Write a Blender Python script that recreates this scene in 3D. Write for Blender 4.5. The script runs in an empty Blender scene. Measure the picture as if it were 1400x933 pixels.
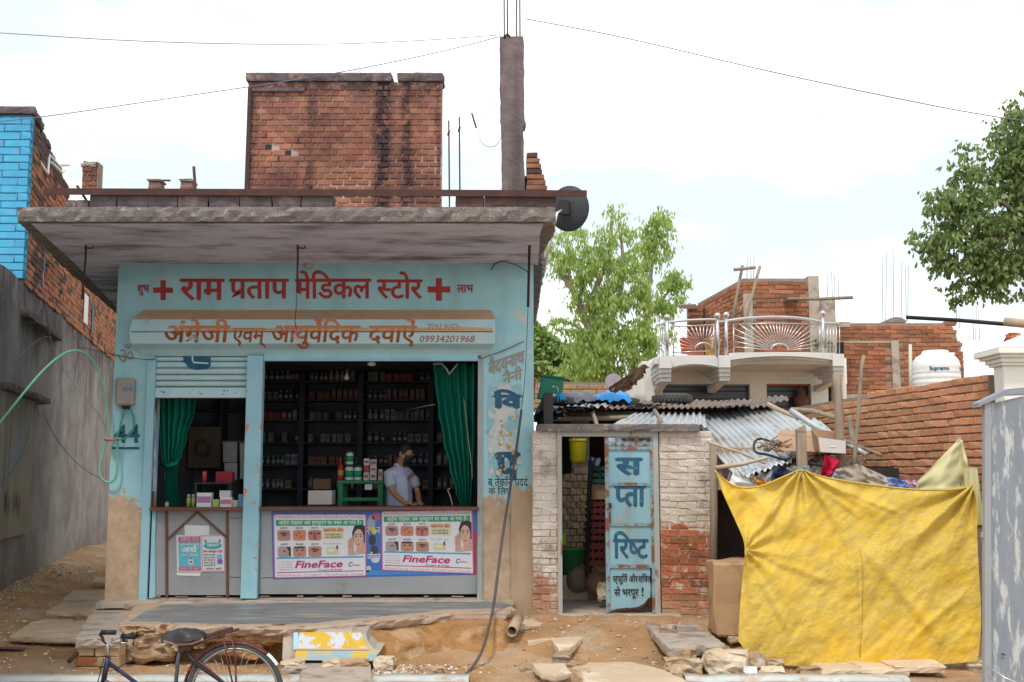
import bpy, bmesh, math, random
from math import sin, cos, pi, radians as R
from mathutils import Vector as V, Matrix, noise

S = bpy.context.scene
COL = S.collection
rnd = random.Random(7)

# ---------------------------------------------------------------- camera
F = 1530.0; PITCH = math.atan(183.5 / F); EZ = 1.95
cam = bpy.data.cameras.new('camera'); cam.sensor_width = 36; cam.lens = F / 1400 * 36
cam.clip_start = 0.1; cam.clip_end = 2000
camo = bpy.data.objects.new('camera', cam); COL.objects.link(camo)
camo.location = (0, 0, EZ); camo.rotation_euler = (pi / 2 + PITCH, 0, 0)
S.camera = camo

# ---------------------------------------------------------------- sky and sun
SUN_EL, SUN_AZ = R(56), R(202)      # azimuth clockwise from +Y: behind the camera, a little to the left
w = bpy.data.worlds.new('World'); S.world = w; w.use_nodes = True
nt = w.node_tree; nt.nodes.clear()
def wn(t): return nt.nodes.new(t)
sky = wn('ShaderNodeTexSky'); sky.sky_type = 'NISHITA'; sky.sun_disc = False
sky.sun_elevation = SUN_EL; sky.sun_rotation = SUN_AZ; sky.dust_density = 2.0; sky.air_density = 1.0
tc = wn('ShaderNodeTexCoord'); mp = wn('ShaderNodeMapping'); mp.inputs['Scale'].default_value = (1, 1, 2.4)
mp.inputs['Location'].default_value = (0.3, 0.1, 0.35)
nz = wn('ShaderNodeTexNoise'); nz.inputs['Scale'].default_value = 2.3; nz.inputs['Detail'].default_value = 7; nz.inputs['Roughness'].default_value = 0.55
cr = wn('ShaderNodeValToRGB'); cr.color_ramp.elements[0].position = 0.30; cr.color_ramp.elements[1].position = 0.47
cl = wn('ShaderNodeTexNoise'); cl.inputs['Scale'].default_value = 3.5; cl.inputs['Detail'].default_value = 5
cc = wn('ShaderNodeMixRGB'); cc.inputs[1].default_value = (6.0, 6.75, 7.15, 1); cc.inputs[2].default_value = (11.0, 11.05, 11.1, 1)
mx = wn('ShaderNodeMixRGB'); bg = wn('ShaderNodeBackground'); bg.inputs['Strength'].default_value = 0.1
sc = wn('ShaderNodeMixRGB'); sc.blend_type = 'ADD'; sc.inputs[0].default_value = 1; sc.inputs[2].default_value = (3.9, 4.6, 4.7, 1)
out = wn('ShaderNodeOutputWorld'); L = nt.links.new
L(tc.outputs['Generated'], mp.inputs[0]); L(mp.outputs[0], nz.inputs['Vector']); L(mp.outputs[0], cl.inputs['Vector'])
L(nz.outputs['Fac'], cr.inputs[0]); cm_ = wn('ShaderNodeMapRange'); cm_.inputs['From Min'].default_value = .40; cm_.inputs['From Max'].default_value = .58; L(cl.outputs['Fac'], cm_.inputs['Value']); L(cm_.outputs[0], cc.inputs[0]); L(sky.outputs[0], sc.inputs[1])
L(cr.outputs[0], mx.inputs[0]); L(sc.outputs[0], mx.inputs[1]); L(cc.outputs[0], mx.inputs[2])
L(mx.outputs[0], bg.inputs['Color']); L(bg.outputs[0], out.inputs[0])
sl = bpy.data.lights.new('sun', 'SUN'); sl.energy = 1.5; sl.angle = R(10); sl.color = (1, .95, .87)
so = bpy.data.objects.new('sun', sl); COL.objects.link(so)
sd = V((sin(SUN_AZ) * cos(SUN_EL), cos(SUN_AZ) * cos(SUN_EL), sin(SUN_EL)))
so.rotation_euler = (-sd).to_track_quat('-Z', 'Y').to_euler(); so.location = sd * 40
S.view_settings.view_transform = 'Standard'; S.view_settings.look = 'None'
S.view_settings.exposure = 0.6; S.view_settings.gamma = 1

# ---------------------------------------------------------------- helpers
CP, SP = cos(PITCH), sin(PITCH)
def U(px, py, Y):                       # a point of the place seen along a sight line, at distance Y
    x = (px - 700) / F; yu = (466.5 - py) / F
    d = V((x, CP - yu * SP, SP + yu * CP)); return V((0, 0, EZ)) + d * (Y / d.y)
def UX(px, Y, py=650): return U(px, py, Y).x
def UZ(py, Y): return U(700, py, Y).z
def G(px, py, Z):
    x = (px - 700) / F; yu = (466.5 - py) / F
    d = V((x, CP - yu * SP, SP + yu * CP)); return V((0, 0, EZ)) + d * ((Z - EZ) / d.z)

def sstep(a, b, t):
    t = max(0, min(1, (t - a) / (b - a))); return t * t * (3 - 2 * t)
def fn(x, y, s=1.0, seed=0): return noise.fractal(V((x * s, y * s, seed)), 1, 2, 4)

class MB:
    def __init__(self): self.v = []; self.f = []; self.m = []; self.mi = 0; self.sm = []
    def add(self, vs, fs, smooth=False):
        n = len(self.v); self.v += [tuple(p) for p in vs]
        for f in fs: self.f.append([i + n for i in f]); self.m.append(self.mi); self.sm.append(smooth)
        return self
    def box(self, a, b, rz=0, jit=0, rg=None):
        x0, y0, z0 = a; x1, y1, z1 = b
        vs = [V(p) for p in ((x0,y0,z0),(x1,y0,z0),(x1,y1,z0),(x0,y1,z0),(x0,y0,z1),(x1,y0,z1),(x1,y1,z1),(x0,y1,z1))]
        if rz:
            c = V(((x0+x1)/2, (y0+y1)/2, 0)); M = Matrix.Rotation(rz, 3, 'Z'); vs = [M @ (p - c) + c for p in vs]
        if jit:
            g = rg or rnd; vs = [p + V((g.uniform(-jit, jit), g.uniform(-jit, jit), g.uniform(-jit, jit))) for p in vs]
        return self.add(vs, [(0,3,2,1),(4,5,6,7),(0,1,5,4),(1,2,6,5),(2,3,7,6),(3,0,4,7)])
    def cbox(self, c, s, **k): return self.box([c[i]-s[i]/2 for i in range(3)], [c[i]+s[i]/2 for i in range(3)], **k)
    def obox(self, p0, p1, wd, th, up=V((0,0,1))):      # a bar from p0 to p1
        p0, p1 = V(p0), V(p1); d = (p1 - p0).normalized(); s = d.cross(up)
        if s.length < 1e-4: s = V((1,0,0))
        s.normalize(); u = s.cross(d).normalized(); s *= wd/2; u *= th/2
        vs = [p0-s-u, p0+s-u, p0+s+u, p0-s+u, p1-s-u, p1+s-u, p1+s+u, p1-s+u]
        return self.add(vs, [(0,1,2,3),(7,6,5,4),(0,4,5,1),(1,5,6,2),(2,6,7,3),(3,7,4,0)])
    def tube(self, pts, r, n=6, cap=True, closed=False):
        pts = [V(p) for p in pts]; m = len(pts); rr = r if isinstance(r, (list, tuple)) else [r]*m
        vs = []; ref = None
        for i, p in enumerate(pts):
            if closed: t = pts[(i+1) % m] - pts[i-1]
            else: t = pts[min(i+1, m-1)] - pts[max(i-1, 0)]
            t.normalize()
            if ref is None: ref = t.orthogonal().normalized()
            ref = (ref - t * ref.dot(t))
            if ref.length < 1e-5: ref = t.orthogonal()
            ref.normalize(); b = t.cross(ref)
            for k in range(n):
                a = 2*pi*k/n; vs.append(p + (ref*cos(a) + b*sin(a)) * rr[i])
        fs = []
        for i in range(m if closed else m-1):
            j = (i+1) % m
            for k in range(n):
                k2 = (k+1) % n; fs.append((i*n+k, i*n+k2, j*n+k2, j*n+k))
        self.add(vs, fs, True)
        if cap and not closed:
            N = len(self.v) - len(vs)
            self.f.append([N+k for k in range(n)][::-1]); self.f.append([N+(m-1)*n+k for k in range(n)])
            self.m += [self.mi]*2; self.sm += [False]*2
        return self
    def lathe(self, prof, c=(0,0,0), n=16, M=None):     # prof: (radius, z)
        vs = []; fs = []
        for r, z in prof:
            for k in range(n):
                a = 2*pi*k/n; vs.append(V((r*cos(a), r*sin(a), z)))
        for i in range(len(prof)-1):
            for k in range(n):
                k2 = (k+1) % n; fs.append((i*n+k, i*n+k2, (i+1)*n+k2, (i+1)*n+k))
        ring = (V(prof[0])-V(prof[-1])).length < 1e-6
        if prof[0][0] > 1e-4 and not ring: fs.append(tuple(range(n))[::-1])
        if prof[-1][0] > 1e-4 and not ring: fs.append(tuple((len(prof)-1)*n+k for k in range(n)))
        if M is not None: vs = [M @ p for p in vs]
        c = V(c); return self.add([p + c for p in vs], fs, True)
    def grid(self, fun, nu, nv, smooth=True):
        vs = [fun(i/nu, j/nv) for j in range(nv+1) for i in range(nu+1)]
        fs = [(j*(nu+1)+i, j*(nu+1)+i+1, (j+1)*(nu+1)+i+1, (j+1)*(nu+1)+i) for j in range(nv) for i in range(nu)]
        return self.add(vs, fs, smooth)
    def prism(self, poly, d):                           # planar 3-D polygon pushed along d
        n = len(poly); d = V(d); vs = [V(p) for p in poly] + [V(p)+d for p in poly]
        return self.add(vs, [tuple(range(n))[::-1], tuple(range(n, 2*n))] + [(i, (i+1)%n, n+(i+1)%n, n+i) for i in range(n)])
    def disc(self, c, rx, rz, n=20, y=0):
        c = V(c); return self.add([c + V((rx*cos(2*pi*k/n), 0, rz*sin(2*pi*k/n))) for k in range(n)], [tuple(range(n))[::-1]])
    def quad(self, *p): return self.add(p, [(0,1,2,3)])
    def mesh(self, name, mats):
        me = bpy.data.meshes.new(name); me.from_pydata(self.v, [], self.f)
        for m in (mats if isinstance(mats, (list, tuple)) else [mats]): me.materials.append(m)
        me.polygons.foreach_set('material_index', self.m); me.polygons.foreach_set('use_smooth', self.sm)
        me.update(); return me
    def build(self, name, mats, parent=None, bevel=0, solid=0, fix=False):
        me = self.mesh(name, mats)
        if fix or bevel:
            bm = bmesh.new(); bm.from_mesh(me); bmesh.ops.recalc_face_normals(bm, faces=bm.faces)
            if bevel:
                es = [e for e in bm.edges if len(e.link_faces) == 2 and e.calc_face_angle(0) > .6]
                bmesh.ops.bevel(bm, geom=es, offset=bevel, segments=1, affect='EDGES')
            bm.to_mesh(me); bm.free()
        return obj(name, me, parent)

def obj(name, me, parent=None):
    o = bpy.data.objects.new(name, me); COL.objects.link(o)
    if parent: o.parent = parent; o.matrix_parent_inverse = Matrix.Translation(-parent.location) @ Matrix.Identity(4) if False else Matrix.Identity(4)
    return o
def tag(o, label=None, cat=None, group=None, kind=None):
    if label: o['label'] = label
    if cat: o['category'] = cat
    if group: o['group'] = group
    if kind: o['kind'] = kind
    return o
def T(name, label, cat, group=None, loc=(0,0,0)):       # a thing: an Empty its parts hang on
    o = bpy.data.objects.new(name, None); COL.objects.link(o); o.location = loc; o.empty_display_size = .1
    return tag(o, label, cat, group)
def single(mb, name, mats, label, cat, group=None, **k): return tag(mb.build(name, mats, **k), label, cat, group)
def dup(root, loc=None, rot=None, label=None, scale=None):
    def cp(o, par):
        c = o.copy(); COL.objects.link(c); c.parent = par
        for ch in [x for x in KIDS.get(o.name, [])] if False else list(o.children): cp(ch, c)
        return c
    r = cp(root, None)
    if loc is not None: r.location = loc
    if rot is not None: r.rotation_euler = rot
    if scale is not None: r.scale = scale
    if label: r['label'] = label
    return r

# ---------------------------------------------------------------- materials
def _m(name):
    m = bpy.data.materials.new(name); m.use_nodes = True; t = m.node_tree
    return m, t, t.nodes['Principled BSDF']
def mat(name, c1, c2=None, scale=6, rough=.85, bump=.25, bscale=40, metal=0, c3=None, s3=1.2, t3=(.52,.62), stretch=(1,1,1), coord='Object', spec=.3, var=0.0, bdist=.01, trans=0, extra=None, dark=None):
    """base colour c1..c2 by noise; c3 = blotches of another colour; dark=(colour, amount) streaks down the wall"""
    m, t, b = _m(name); N = t.nodes.new; K = t.links.new
    tcn = N('ShaderNodeTexCoord'); mpn = N('ShaderNodeMapping'); mpn.inputs['Scale'].default_value = stretch
    K(tcn.outputs[coord], mpn.inputs[0])
    def nse(s, det=6, ro=.6):
        n = N('ShaderNodeTexNoise'); n.inputs['Scale'].default_value = s; n.inputs['Detail'].default_value = det; n.inputs['Roughness'].default_value = ro
        K(mpn.outputs[0], n.inputs['Vector']); return n
    def ramp(src, a, bb):
        r = N('ShaderNodeMapRange'); r.inputs['From Min'].default_value = a; r.inputs['From Max'].default_value = bb; K(src, r.inputs['Value']); return r.outputs[0]
    def mixc(fac, a, bb, mode='MIX'):
        x = N('ShaderNodeMixRGB'); x.blend_type = mode
        for i, q in ((0, fac), (1, a), (2, bb)):
            if isinstance(q, (int, float)): x.inputs[i].default_value = q
            elif isinstance(q, (tuple, list)): x.inputs[i].default_value = (*q[:3], 1)
            else: K(q, x.inputs[i])
        return x.outputs[0]
    c2 = c2 or tuple(c*.75 for c in c1)
    col = mixc(ramp(nse(scale).outputs['Fac'], .3, .7), c1, c2)
    if c3: col = mixc(ramp(nse(s3, 8, .65).outputs['Fac'], *t3), col, c3)
    if dark:
        mp2 = N('ShaderNodeMapping'); mp2.inputs['Scale'].default_value = (3.2, 3.2, .28); K(tcn.outputs[coord], mp2.inputs[0])
        n2 = N('ShaderNodeTexNoise'); n2.inputs['Scale'].default_value = 1.4; n2.inputs['Detail'].default_value = 7; K(mp2.outputs[0], n2.inputs['Vector'])
        f = ramp(n2.outputs['Fac'], .5, .72); q = N('ShaderNodeMath'); q.operation = 'MULTIPLY'; K(f, q.inputs[0]); q.inputs[1].default_value = dark[1]
        col = mixc(q.outputs[0], col, dark[0])
    if var:
        oi = N('ShaderNodeObjectInfo'); ge = N('ShaderNodeNewGeometry'); a = N('ShaderNodeMath'); K(oi.outputs['Random'], a.inputs[0]); K(ge.outputs['Random Per Island'], a.inputs[1])
        fr = N('ShaderNodeMath'); fr.operation = 'FRACT'; K(a.outputs[0], fr.inputs[0])
        r = N('ShaderNodeMapRange'); r.inputs['To Min'].default_value = 1-var; r.inputs['To Max'].default_value = 1+var*.6; K(fr.outputs[0], r.inputs['Value'])
        hs = N('ShaderNodeHueSaturation'); K(r.outputs[0], hs.inputs['Value']); K(col, hs.inputs['Color'])
        h = N('ShaderNodeMapRange'); h.inputs['To Min'].default_value = .49; h.inputs['To Max'].default_value = .512; K(a.outputs[0], h.inputs['Value']); K(h.outputs[0], hs.inputs['Hue'])
        col = hs.outputs[0]
    if extra: col = extra(t, N, K, nse, ramp, mixc, col, tcn)
    K(col, b.inputs['Base Color'])
    b.inputs['Roughness'].default_value = rough; b.inputs['Metallic'].default_value = metal; b.inputs['Specular IOR Level'].default_value = spec
    if bump:
        bn = N('ShaderNodeBump'); bn.inputs['Strength'].default_value = bump; bn.inputs['Distance'].default_value = bdist
        K(nse(bscale, 5, .65).outputs['Fac'], bn.inputs['Height']); K(bn.outputs[0], b.inputs['Normal'])
    if trans: b.inputs['Transmission Weight'].default_value = trans
    return m
def flat(name, c, rough=.7, metal=0, spec=.3): return mat(name, c, tuple(x*.88 for x in c), scale=14, rough=rough, bump=.08, metal=metal, spec=spec)

M = {}
def mth(N, K, op, *a):
    q = N('ShaderNodeMath'); q.operation = op
    for i, v in enumerate(a):
        if isinstance(v, (int, float)): q.inputs[i].default_value = v
        else: K(v, q.inputs[i])
    return q.outputs[0]
def facade_extra(t, N, K, nse, ramp, mixc, col, tcn):
    # bare ochre plaster where the paint has come off low down, with its own ragged edge; darker tone towards the canopy
    geo = N('ShaderNodeNewGeometry'); sp = N('ShaderNodeSeparateXYZ'); K(geo.outputs['Position'], sp.inputs[0])
    n = nse(1.9, 9, .72); a = N('ShaderNodeMath'); a.operation = 'MULTIPLY_ADD'; K(n.outputs['Fac'], a.inputs[0]); a.inputs[1].default_value = 1.25; K(sp.outputs['Z'], a.inputs[2])
    bare = ramp(a.outputs[0], 2.36, 2.32)
    fl = ramp(nse(9, 9, .75).outputs['Fac'], .655, .675)      # small flakes
    col = mixc(fl, col, (.42, .43, .42))
    geo2 = N('ShaderNodeNewGeometry'); s2 = N('ShaderNodeSeparateXYZ'); K(geo2.outputs['Position'], s2.inputs[0])
    pk = mth(N, K, 'MULTIPLY', ramp(nse(5, 9, .72).outputs['Fac'], .575, .59), mth(N, K, 'MULTIPLY', ramp(s2.outputs['X'], -.45, -.05), ramp(s2.outputs['Z'], 2.9, 3.3)))
    col = mixc(pk, col, (.50,.50,.46)); upper_ = mth(N, K, 'MULTIPLY', ramp(mth(N, K, 'MULTIPLY_ADD', n.outputs['Fac'], .5, sp.outputs['Z']), 4.28, 4.5), .55); col = mixc(upper_, col, (.17,.30,.30))
    return mixc(bare, col, mixc(ramp(nse(7, 8, .7).outputs['Fac'], .35, .65), (.52, .38, .26), (.36, .25, .17)))
def wnoise(N, K, s, det=7, ro=.6, sc=(1,1,1)):
    geo = N('ShaderNodeNewGeometry'); mp_ = N('ShaderNodeMapping'); mp_.inputs['Scale'].default_value = sc; K(geo.outputs['Position'], mp_.inputs[0])
    n = N('ShaderNodeTexNoise'); n.inputs['Scale'].default_value = s; n.inputs['Detail'].default_value = det; n.inputs['Roughness'].default_value = ro; K(mp_.outputs[0], n.inputs['Vector'])
    sp = N('ShaderNodeSeparateXYZ'); K(geo.outputs['Position'], sp.inputs[0]); return n.outputs['Fac'], sp
def soot_extra(t, N, K, nse, ramp, mixc, col, tcn):
    # black rain streaks running down the tower from its broken coping
    n, sp = wnoise(N, K, 2.6, 8, .7, (1, 1, .35)); f = 0
    xj = mth(N, K, 'MULTIPLY_ADD', n, .26, mth(N, K, 'SUBTRACT', sp.outputs['X'], .13))
    for px, w_, k in ((524, .17, 1), (556, .13, .9), (424, .11, .65), (345, .07, .6), (599, .05, .6)):
        d = mth(N, K, 'ABSOLUTE', mth(N, K, 'SUBTRACT', xj, UX(px, 14.4, 190))); g_ = mth(N, K, 'MULTIPLY', ramp(d, w_, w_*.35), k); f = g_ if f == 0 else mth(N, K, 'MAXIMUM', f, g_)
    tp = mth(N, K, 'MULTIPLY', ramp(mth(N, K, 'MULTIPLY_ADD', n, .5, sp.outputs['Z']), 7.12, 7.32), .8); f = mth(N, K, 'MAXIMUM', f, tp)
    n2, _ = wnoise(N, K, 9, 6, .7); f = mth(N, K, 'MULTIPLY', f, ramp(n2, .30, .52))
    n3, _ = wnoise(N, K, 1.3, 5); f = mth(N, K, 'MAXIMUM', f, mth(N, K, 'MULTIPLY', ramp(n3, .46, .66), .60))
    return mixc(f, col, (.045,.028,.03))
def low_grime(t, N, K, nse, ramp, mixc, col, tcn):
    n, sp = wnoise(N, K, 1.2, 8, .65); f = mth(N, K, 'MULTIPLY', ramp(mth(N, K, 'MULTIPLY_ADD', n, 1.2, sp.outputs['Z']), 2.75, 2.45), .6); n2, _ = wnoise(N, K, 7, 7, .7)
    c_ = mixc(mth(N, K, 'MULTIPLY', ramp(n2, .56, .64), .55), col, (.40,.33,.27)); return mixc(f, c_, (.15,.09,.055))
def wall_extra(t, N, K, nse, ramp, mixc, col, tcn):
    n, sp = wnoise(N, K, 1.1, 9, .68, (1, .55, .5)); h = mth(N, K, 'MULTIPLY_ADD', n, 3.4, sp.outputs['Z'])
    f = mth(N, K, 'MULTIPLY', ramp(h, 4.6, 6.0), .88); n2, _ = wnoise(N, K, 5, 7, .7, (1,1,.4)); f = mth(N, K, 'MULTIPLY', f, ramp(n2, .28, .55))
    c_ = mixc(f, col, (.035,.03,.032)); g_ = mth(N, K, 'MULTIPLY', ramp(mth(N, K, 'MULTIPLY_ADD', n2, 1.2, sp.outputs['Z']), 1.65, 1.0), .6); return mixc(g_, c_, (.20,.14,.09))
def dirt_extra(t, N, K, nse, ramp, mixc, col, tcn):
    n, sp = wnoise(N, K, 13, 6, .75); c_ = mixc(mth(N, K, 'MULTIPLY', ramp(n, .56, .68), .5), col, (.60,.47,.35)); n2, _ = wnoise(N, K, 28, 4, .7)
    c_ = mixc(mth(N, K, 'MULTIPLY', ramp(n2, .58, .66), .55), c_, (.20,.12,.07)); n3, _ = wnoise(N, K, .7, 5, .6); return mixc(mth(N, K, 'MULTIPLY', ramp(n3, .5, .66), .45), c_, (.26,.165,.10))
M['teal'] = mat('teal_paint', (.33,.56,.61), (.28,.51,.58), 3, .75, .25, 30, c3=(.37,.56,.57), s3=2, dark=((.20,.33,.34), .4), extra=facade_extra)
M['teal2'] = mat('teal_paint_metal', (.31,.54,.62), (.26,.47,.55), 4, .55, .12, 25, c3=(.38,.22,.12), s3=5, t3=(.66,.72))
M['teal_shut'] = mat('shutter_paint', (.46,.65,.69), (.38,.57,.61), 4, .5, .1, 25, c3=(.38,.26,.16), s3=4, t3=(.66,.74))
M['plaster'] = mat('ochre_plaster', (.48,.35,.24), (.40,.28,.18), 4, .9, .35, 30)
M['orange'] = mat('ochre_paint', (.60,.37,.22), (.50,.31,.19), 5, .7, .1, c3=(.4,.4,.36), s3=4, t3=(.6,.68))
M['concrete'] = mat('rough_concrete', (.27,.23,.21), (.15,.125,.12), 9, .95, .9, 60, c3=(.36,.30,.26), s3=14, t3=(.55,.62), bdist=.03)
M['conc_dark'] = mat('weathered_concrete', (.16,.12,.12), (.07,.055,.06), 5, .95, .7, 50, c3=(.25,.17,.15), s3=4, bdist=.02)
M['soffit'] = mat('soffit_plaster', (.60,.58,.68), (.50,.48,.57), 1.2, .9, .2, 20, c3=(.17,.155,.18), s3=1.9, t3=(.47,.66), stretch=(.5,1.2,1))
M['shaded_mudstone'] = mat('shaded_muddy_rubble', (.34,.21,.12), (.24,.14,.08), 6, 1, .8, 25, c3=(.42,.31,.22), s3=4, bdist=.02)  # muddy stone, darkened to paint in the shade under the platform overhang
M['platf'] = mat('platform_cement', (.46,.34,.26), (.36,.26,.19), 5, .95, .6, 40, bdist=.02)
M['polish'] = mat('worn_cement_floor', (.20,.205,.215), (.12,.13,.14), 3, .42, .15, 30, c3=(.32,.27,.22), s3=2.5, stretch=(.6,2,1))
M['cement'] = mat('cement', (.44,.37,.31), (.35,.29,.24), 6, .9, .4, 40, c3=(.24,.19,.16), s3=3)
M['stone'] = mat('sandstone_slab', (.60,.44,.32), (.50,.36,.255), 4, .9, .3, 25, c3=(.68,.55,.43), s3=2, var=.12)
M['rock'] = mat('rubble_stone', (.42,.29,.19), (.30,.19,.12), 7, .95, .6, 30, var=.25, c3=(.45,.36,.3), s3=5)
M['dirt'] = mat('dry_dirt', (.56,.325,.15), (.38,.205,.09), 2.2, 1, 1, 35, c3=(.52,.37,.25), s3=1.7, t3=(.48,.60), bdist=.035, extra=dirt_extra)
M['mound'] = mat('packed_earth', (.50,.265,.10), (.27,.135,.055), 5, 1, 1, 25, c3=(.5,.33,.19), s3=3, bdist=.04)
M['road'] = mat('road_dust', (.44,.37,.30), (.36,.30,.24), 3, 1, .5, 40)
M['kerb'] = mat('whitewashed_kerb', (.52,.54,.52), (.42,.42,.40), 5, .9, .4, 30, c3=(.40,.27,.18), s3=4, t3=(.54,.64))
M['brick'] = mat('red_brick', (.40,.145,.085), (.28,.10,.06), 9, .95, .5, 60, var=.35, c3=(.36,.22,.15), s3=4, t3=(.6,.75))
M['brick_tower'] = mat('sooty_red_brick', (.37,.145,.10), (.26,.10,.07), 9, .95, .5, 60, var=.3, coord='Object', extra=soot_extra)
M['brick_soot'] = mat('blackened_brick', (.12,.065,.06), (.07,.045,.045), 9, .95, .5, 60, var=.35)
M['brick_or'] = mat('orange_brick', (.66,.26,.145), (.50,.18,.10), 7, .95, .6, 50, var=.22, c3=(.50,.34,.24), s3=5, t3=(.55,.68), extra=low_grime)
M['brick_white'] = mat('whitewashed_brick', (.64,.56,.49), (.52,.44,.37), 6, .95, .7, 40, var=.12, c3=(.34,.25,.19), s3=6, t3=(.60,.70), bdist=.02)
def pier_extra(thr, red):
    def f_(t, N, K, nse, ramp, mixc, col, tcn):
        # limewash worn away towards the ground along one ragged line, with small chips higher up
        n, sp = wnoise(N, K, 1.7, 8, .68); h = mth(N, K, 'MULTIPLY_ADD', n, 1.1, sp.outputs['Z']); white = ramp(h, thr, thr+.10)
        n2, _ = wnoise(N, K, 7, 8, .75); white = mth(N, K, 'MULTIPLY', white, ramp(n2, .66, .62)); white = mth(N, K, 'MAXIMUM', white, mth(N, K, 'MULTIPLY', ramp(n2, .53, .60), .7))
        n3, _ = wnoise(N, K, 4, 6, .6); wc = mixc(ramp(n3, .35, .65), (.66,.59,.52), (.50,.42,.34)); n4, _ = wnoise(N, K, 2.2, 8, .7); wc = mixc(mth(N, K, 'MULTIPLY', ramp(n4, .56, .64), .6), wc, (.22,.16,.12))
        c_ = mixc(white, col, wc); return mixc(mth(N, K, 'MULTIPLY', ramp(mth(N, K, 'MULTIPLY_ADD', n3, .5, sp.outputs['Z']), 1.05, .75), .75), c_, (.44,.28,.16))
    return f_
M['pier_l'] = mat('limewashed_pier_brick', (.46,.20,.13), (.36,.15,.10), 9, .95, .8, 40, var=.25, extra=pier_extra(1.42, 0), bdist=.02)
M['pier_r'] = mat('half_bare_pier_brick', (.44,.13,.07), (.32,.09,.05), 9, .95, .8, 40, var=.35, extra=pier_extra(2.02, 1), bdist=.02)
M['pier_m'] = mat('pier_mortar', (.40,.31,.24), (.30,.23,.18), 9, 1, .8, 40, extra=pier_extra(1.85, 0))
M['brick_bare'] = mat('scraped_red_brick', (.43,.13,.07), (.31,.09,.05), 9, .95, .6, 45, var=.3, c3=(.52,.42,.35), s3=9, t3=(.55,.62))
M['brick_dust'] = mat('dusty_brick', (.46,.30,.19), (.36,.22,.13), 9, .95, .6, 45, var=.2)
M['brick_blue'] = mat('blue_painted_brick', (.09,.42,.62), (.06,.35,.54), 6, .8, .5, 45, var=.08, c3=(.30,.14,.09), s3=8, t3=(.66,.7))
M['brick_yard'] = mat('yard_brick', (.62,.46,.33), (.44,.30,.21), 9, .95, .5, 45, var=.3)
M['mortar'] = mat('mortar', (.32,.25,.21), (.22,.17,.14), 12, 1, .8, 60)
M['mortar_tower'] = mat('grey_pink_mortar', (.56,.40,.36), (.42,.29,.26), 12, 1, .8, 60, extra=soot_extra)
M['mortar_white'] = mat('limewashed_mortar', (.56,.48,.40), (.40,.33,.27), 8, 1, .8, 60)
M['mortar_blue'] = mat('blue_mortar', (.045,.27,.42), (.02,.12,.20), 8, 1, .8, 60)
M['plast_wall'] = mat('blackened_plaster', (.36,.34,.32), (.23,.21,.20), 1.6, .95, .5, 18, c3=(.20,.18,.17), s3=1.1, t3=(.46,.62), dark=((.10,.09,.09), .3), extra=wall_extra)
M['letter_red'] = mat('red_sign_paint', (.40,.045,.04), (.27,.03,.03), 5, .7, .1, c3=(.38,.36,.36), s3=9, t3=(.655,.68))
M['letter_org'] = mat('sunlit_faded_orange_paint', (.62,.22,.09), (.50,.20,.10), 5, .7, 0)  # paler tone paints in the sun on the upper letter halves
M['letter_brown'] = mat('red_brown_paint', (.38,.09,.035), (.22,.05,.02), 6, .7, 0, c3=(.45,.42,.36), s3=9, t3=(.63,.66))
M['letter_navy'] = mat('navy_paint', (.015,.07,.14), (.03,.12,.19), 12, .7, 0, c3=(.25,.40,.45), s3=10, t3=(.63,.66))
M['letter_tan'] = mat('tan_paint', (.30,.25,.19), (.25,.26,.24), 9, .8, 0)
M['letter_black'] = flat('black_paint', (.02,.02,.025))
M['rust'] = mat('rusty_iron', (.10,.045,.035), (.055,.03,.028), 8, .8, .4, 60, metal=.2)
M['rust2'] = mat('brown_trim_paint', (.17,.07,.045), (.12,.05,.035), 8, .6, .1)
M['dark'] = flat('black_plastic', (.018,.018,.02), .5)
M['rubber'] = mat('old_rubber', (.05,.05,.055), (.09,.085,.08), 5, .85, .2)
M['greyboard'] = mat('grey_enamel_board', (.30,.31,.32), (.25,.26,.27), 2, .45, .06, c3=(.22,.20,.19), s3=2, t3=(.6,.7))
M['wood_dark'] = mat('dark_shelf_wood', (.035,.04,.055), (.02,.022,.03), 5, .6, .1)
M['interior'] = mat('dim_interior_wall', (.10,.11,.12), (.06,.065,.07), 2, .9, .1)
M['curtain'] = mat('green_curtain_cloth', (.0,.19,.125), (.0,.14,.10), 5, .75, .15, 80)
M['green'] = flat('green_paint', (.02,.20,.08), .5)
M['white'] = mat('white_paint', (.74,.74,.72), (.66,.65,.62), 2, .7, .1, c3=(.55,.52,.47), s3=2, t3=(.62,.75))
M['cream'] = mat('cream_wall_paint', (.80,.77,.71), (.72,.69,.62), 2, .8, .1, c3=(.52,.47,.40), s3=1.5, t3=(.6,.75))
M['steel'] = mat('stainless_tube', (.62,.60,.60), (.5,.47,.47), 5, .3, 0, metal=.85)
M['tin'] = mat('galvanised_sheet', (.50,.52,.54), (.36,.38,.40), 2.5, .45, .1, c3=(.34,.27,.22), s3=2.2, t3=(.53,.64), metal=.35)
M['tin_dark'] = mat('rusted_sheet', (.20,.17,.16), (.11,.09,.085), 4, .8, .3, c3=(.28,.17,.11), s3=3, metal=.2)
M['wood'] = mat('weathered_wood', (.34,.26,.20), (.22,.16,.12), 6, .9, .5, 30, stretch=(4,4,.6), var=.15)
M['wood_pale'] = mat('pale_stick', (.48,.38,.28), (.36,.27,.19), 6, .9, .4, 30)
M['card'] = mat('cardboard', (.42,.26,.17), (.36,.22,.14), 5, .9, .1)
M['cardw'] = mat('printed_cardboard', (.62,.57,.53), (.55,.5,.47), 5, .8, .1)
M['tank'] = flat('white_tank_plastic', (.78,.79,.80), .35, spec=.5)
M['skin'] = flat('skin', (.34,.165,.10), .55)
M['hair'] = flat('black_hair', (.012,.011,.012), .6)
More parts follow.
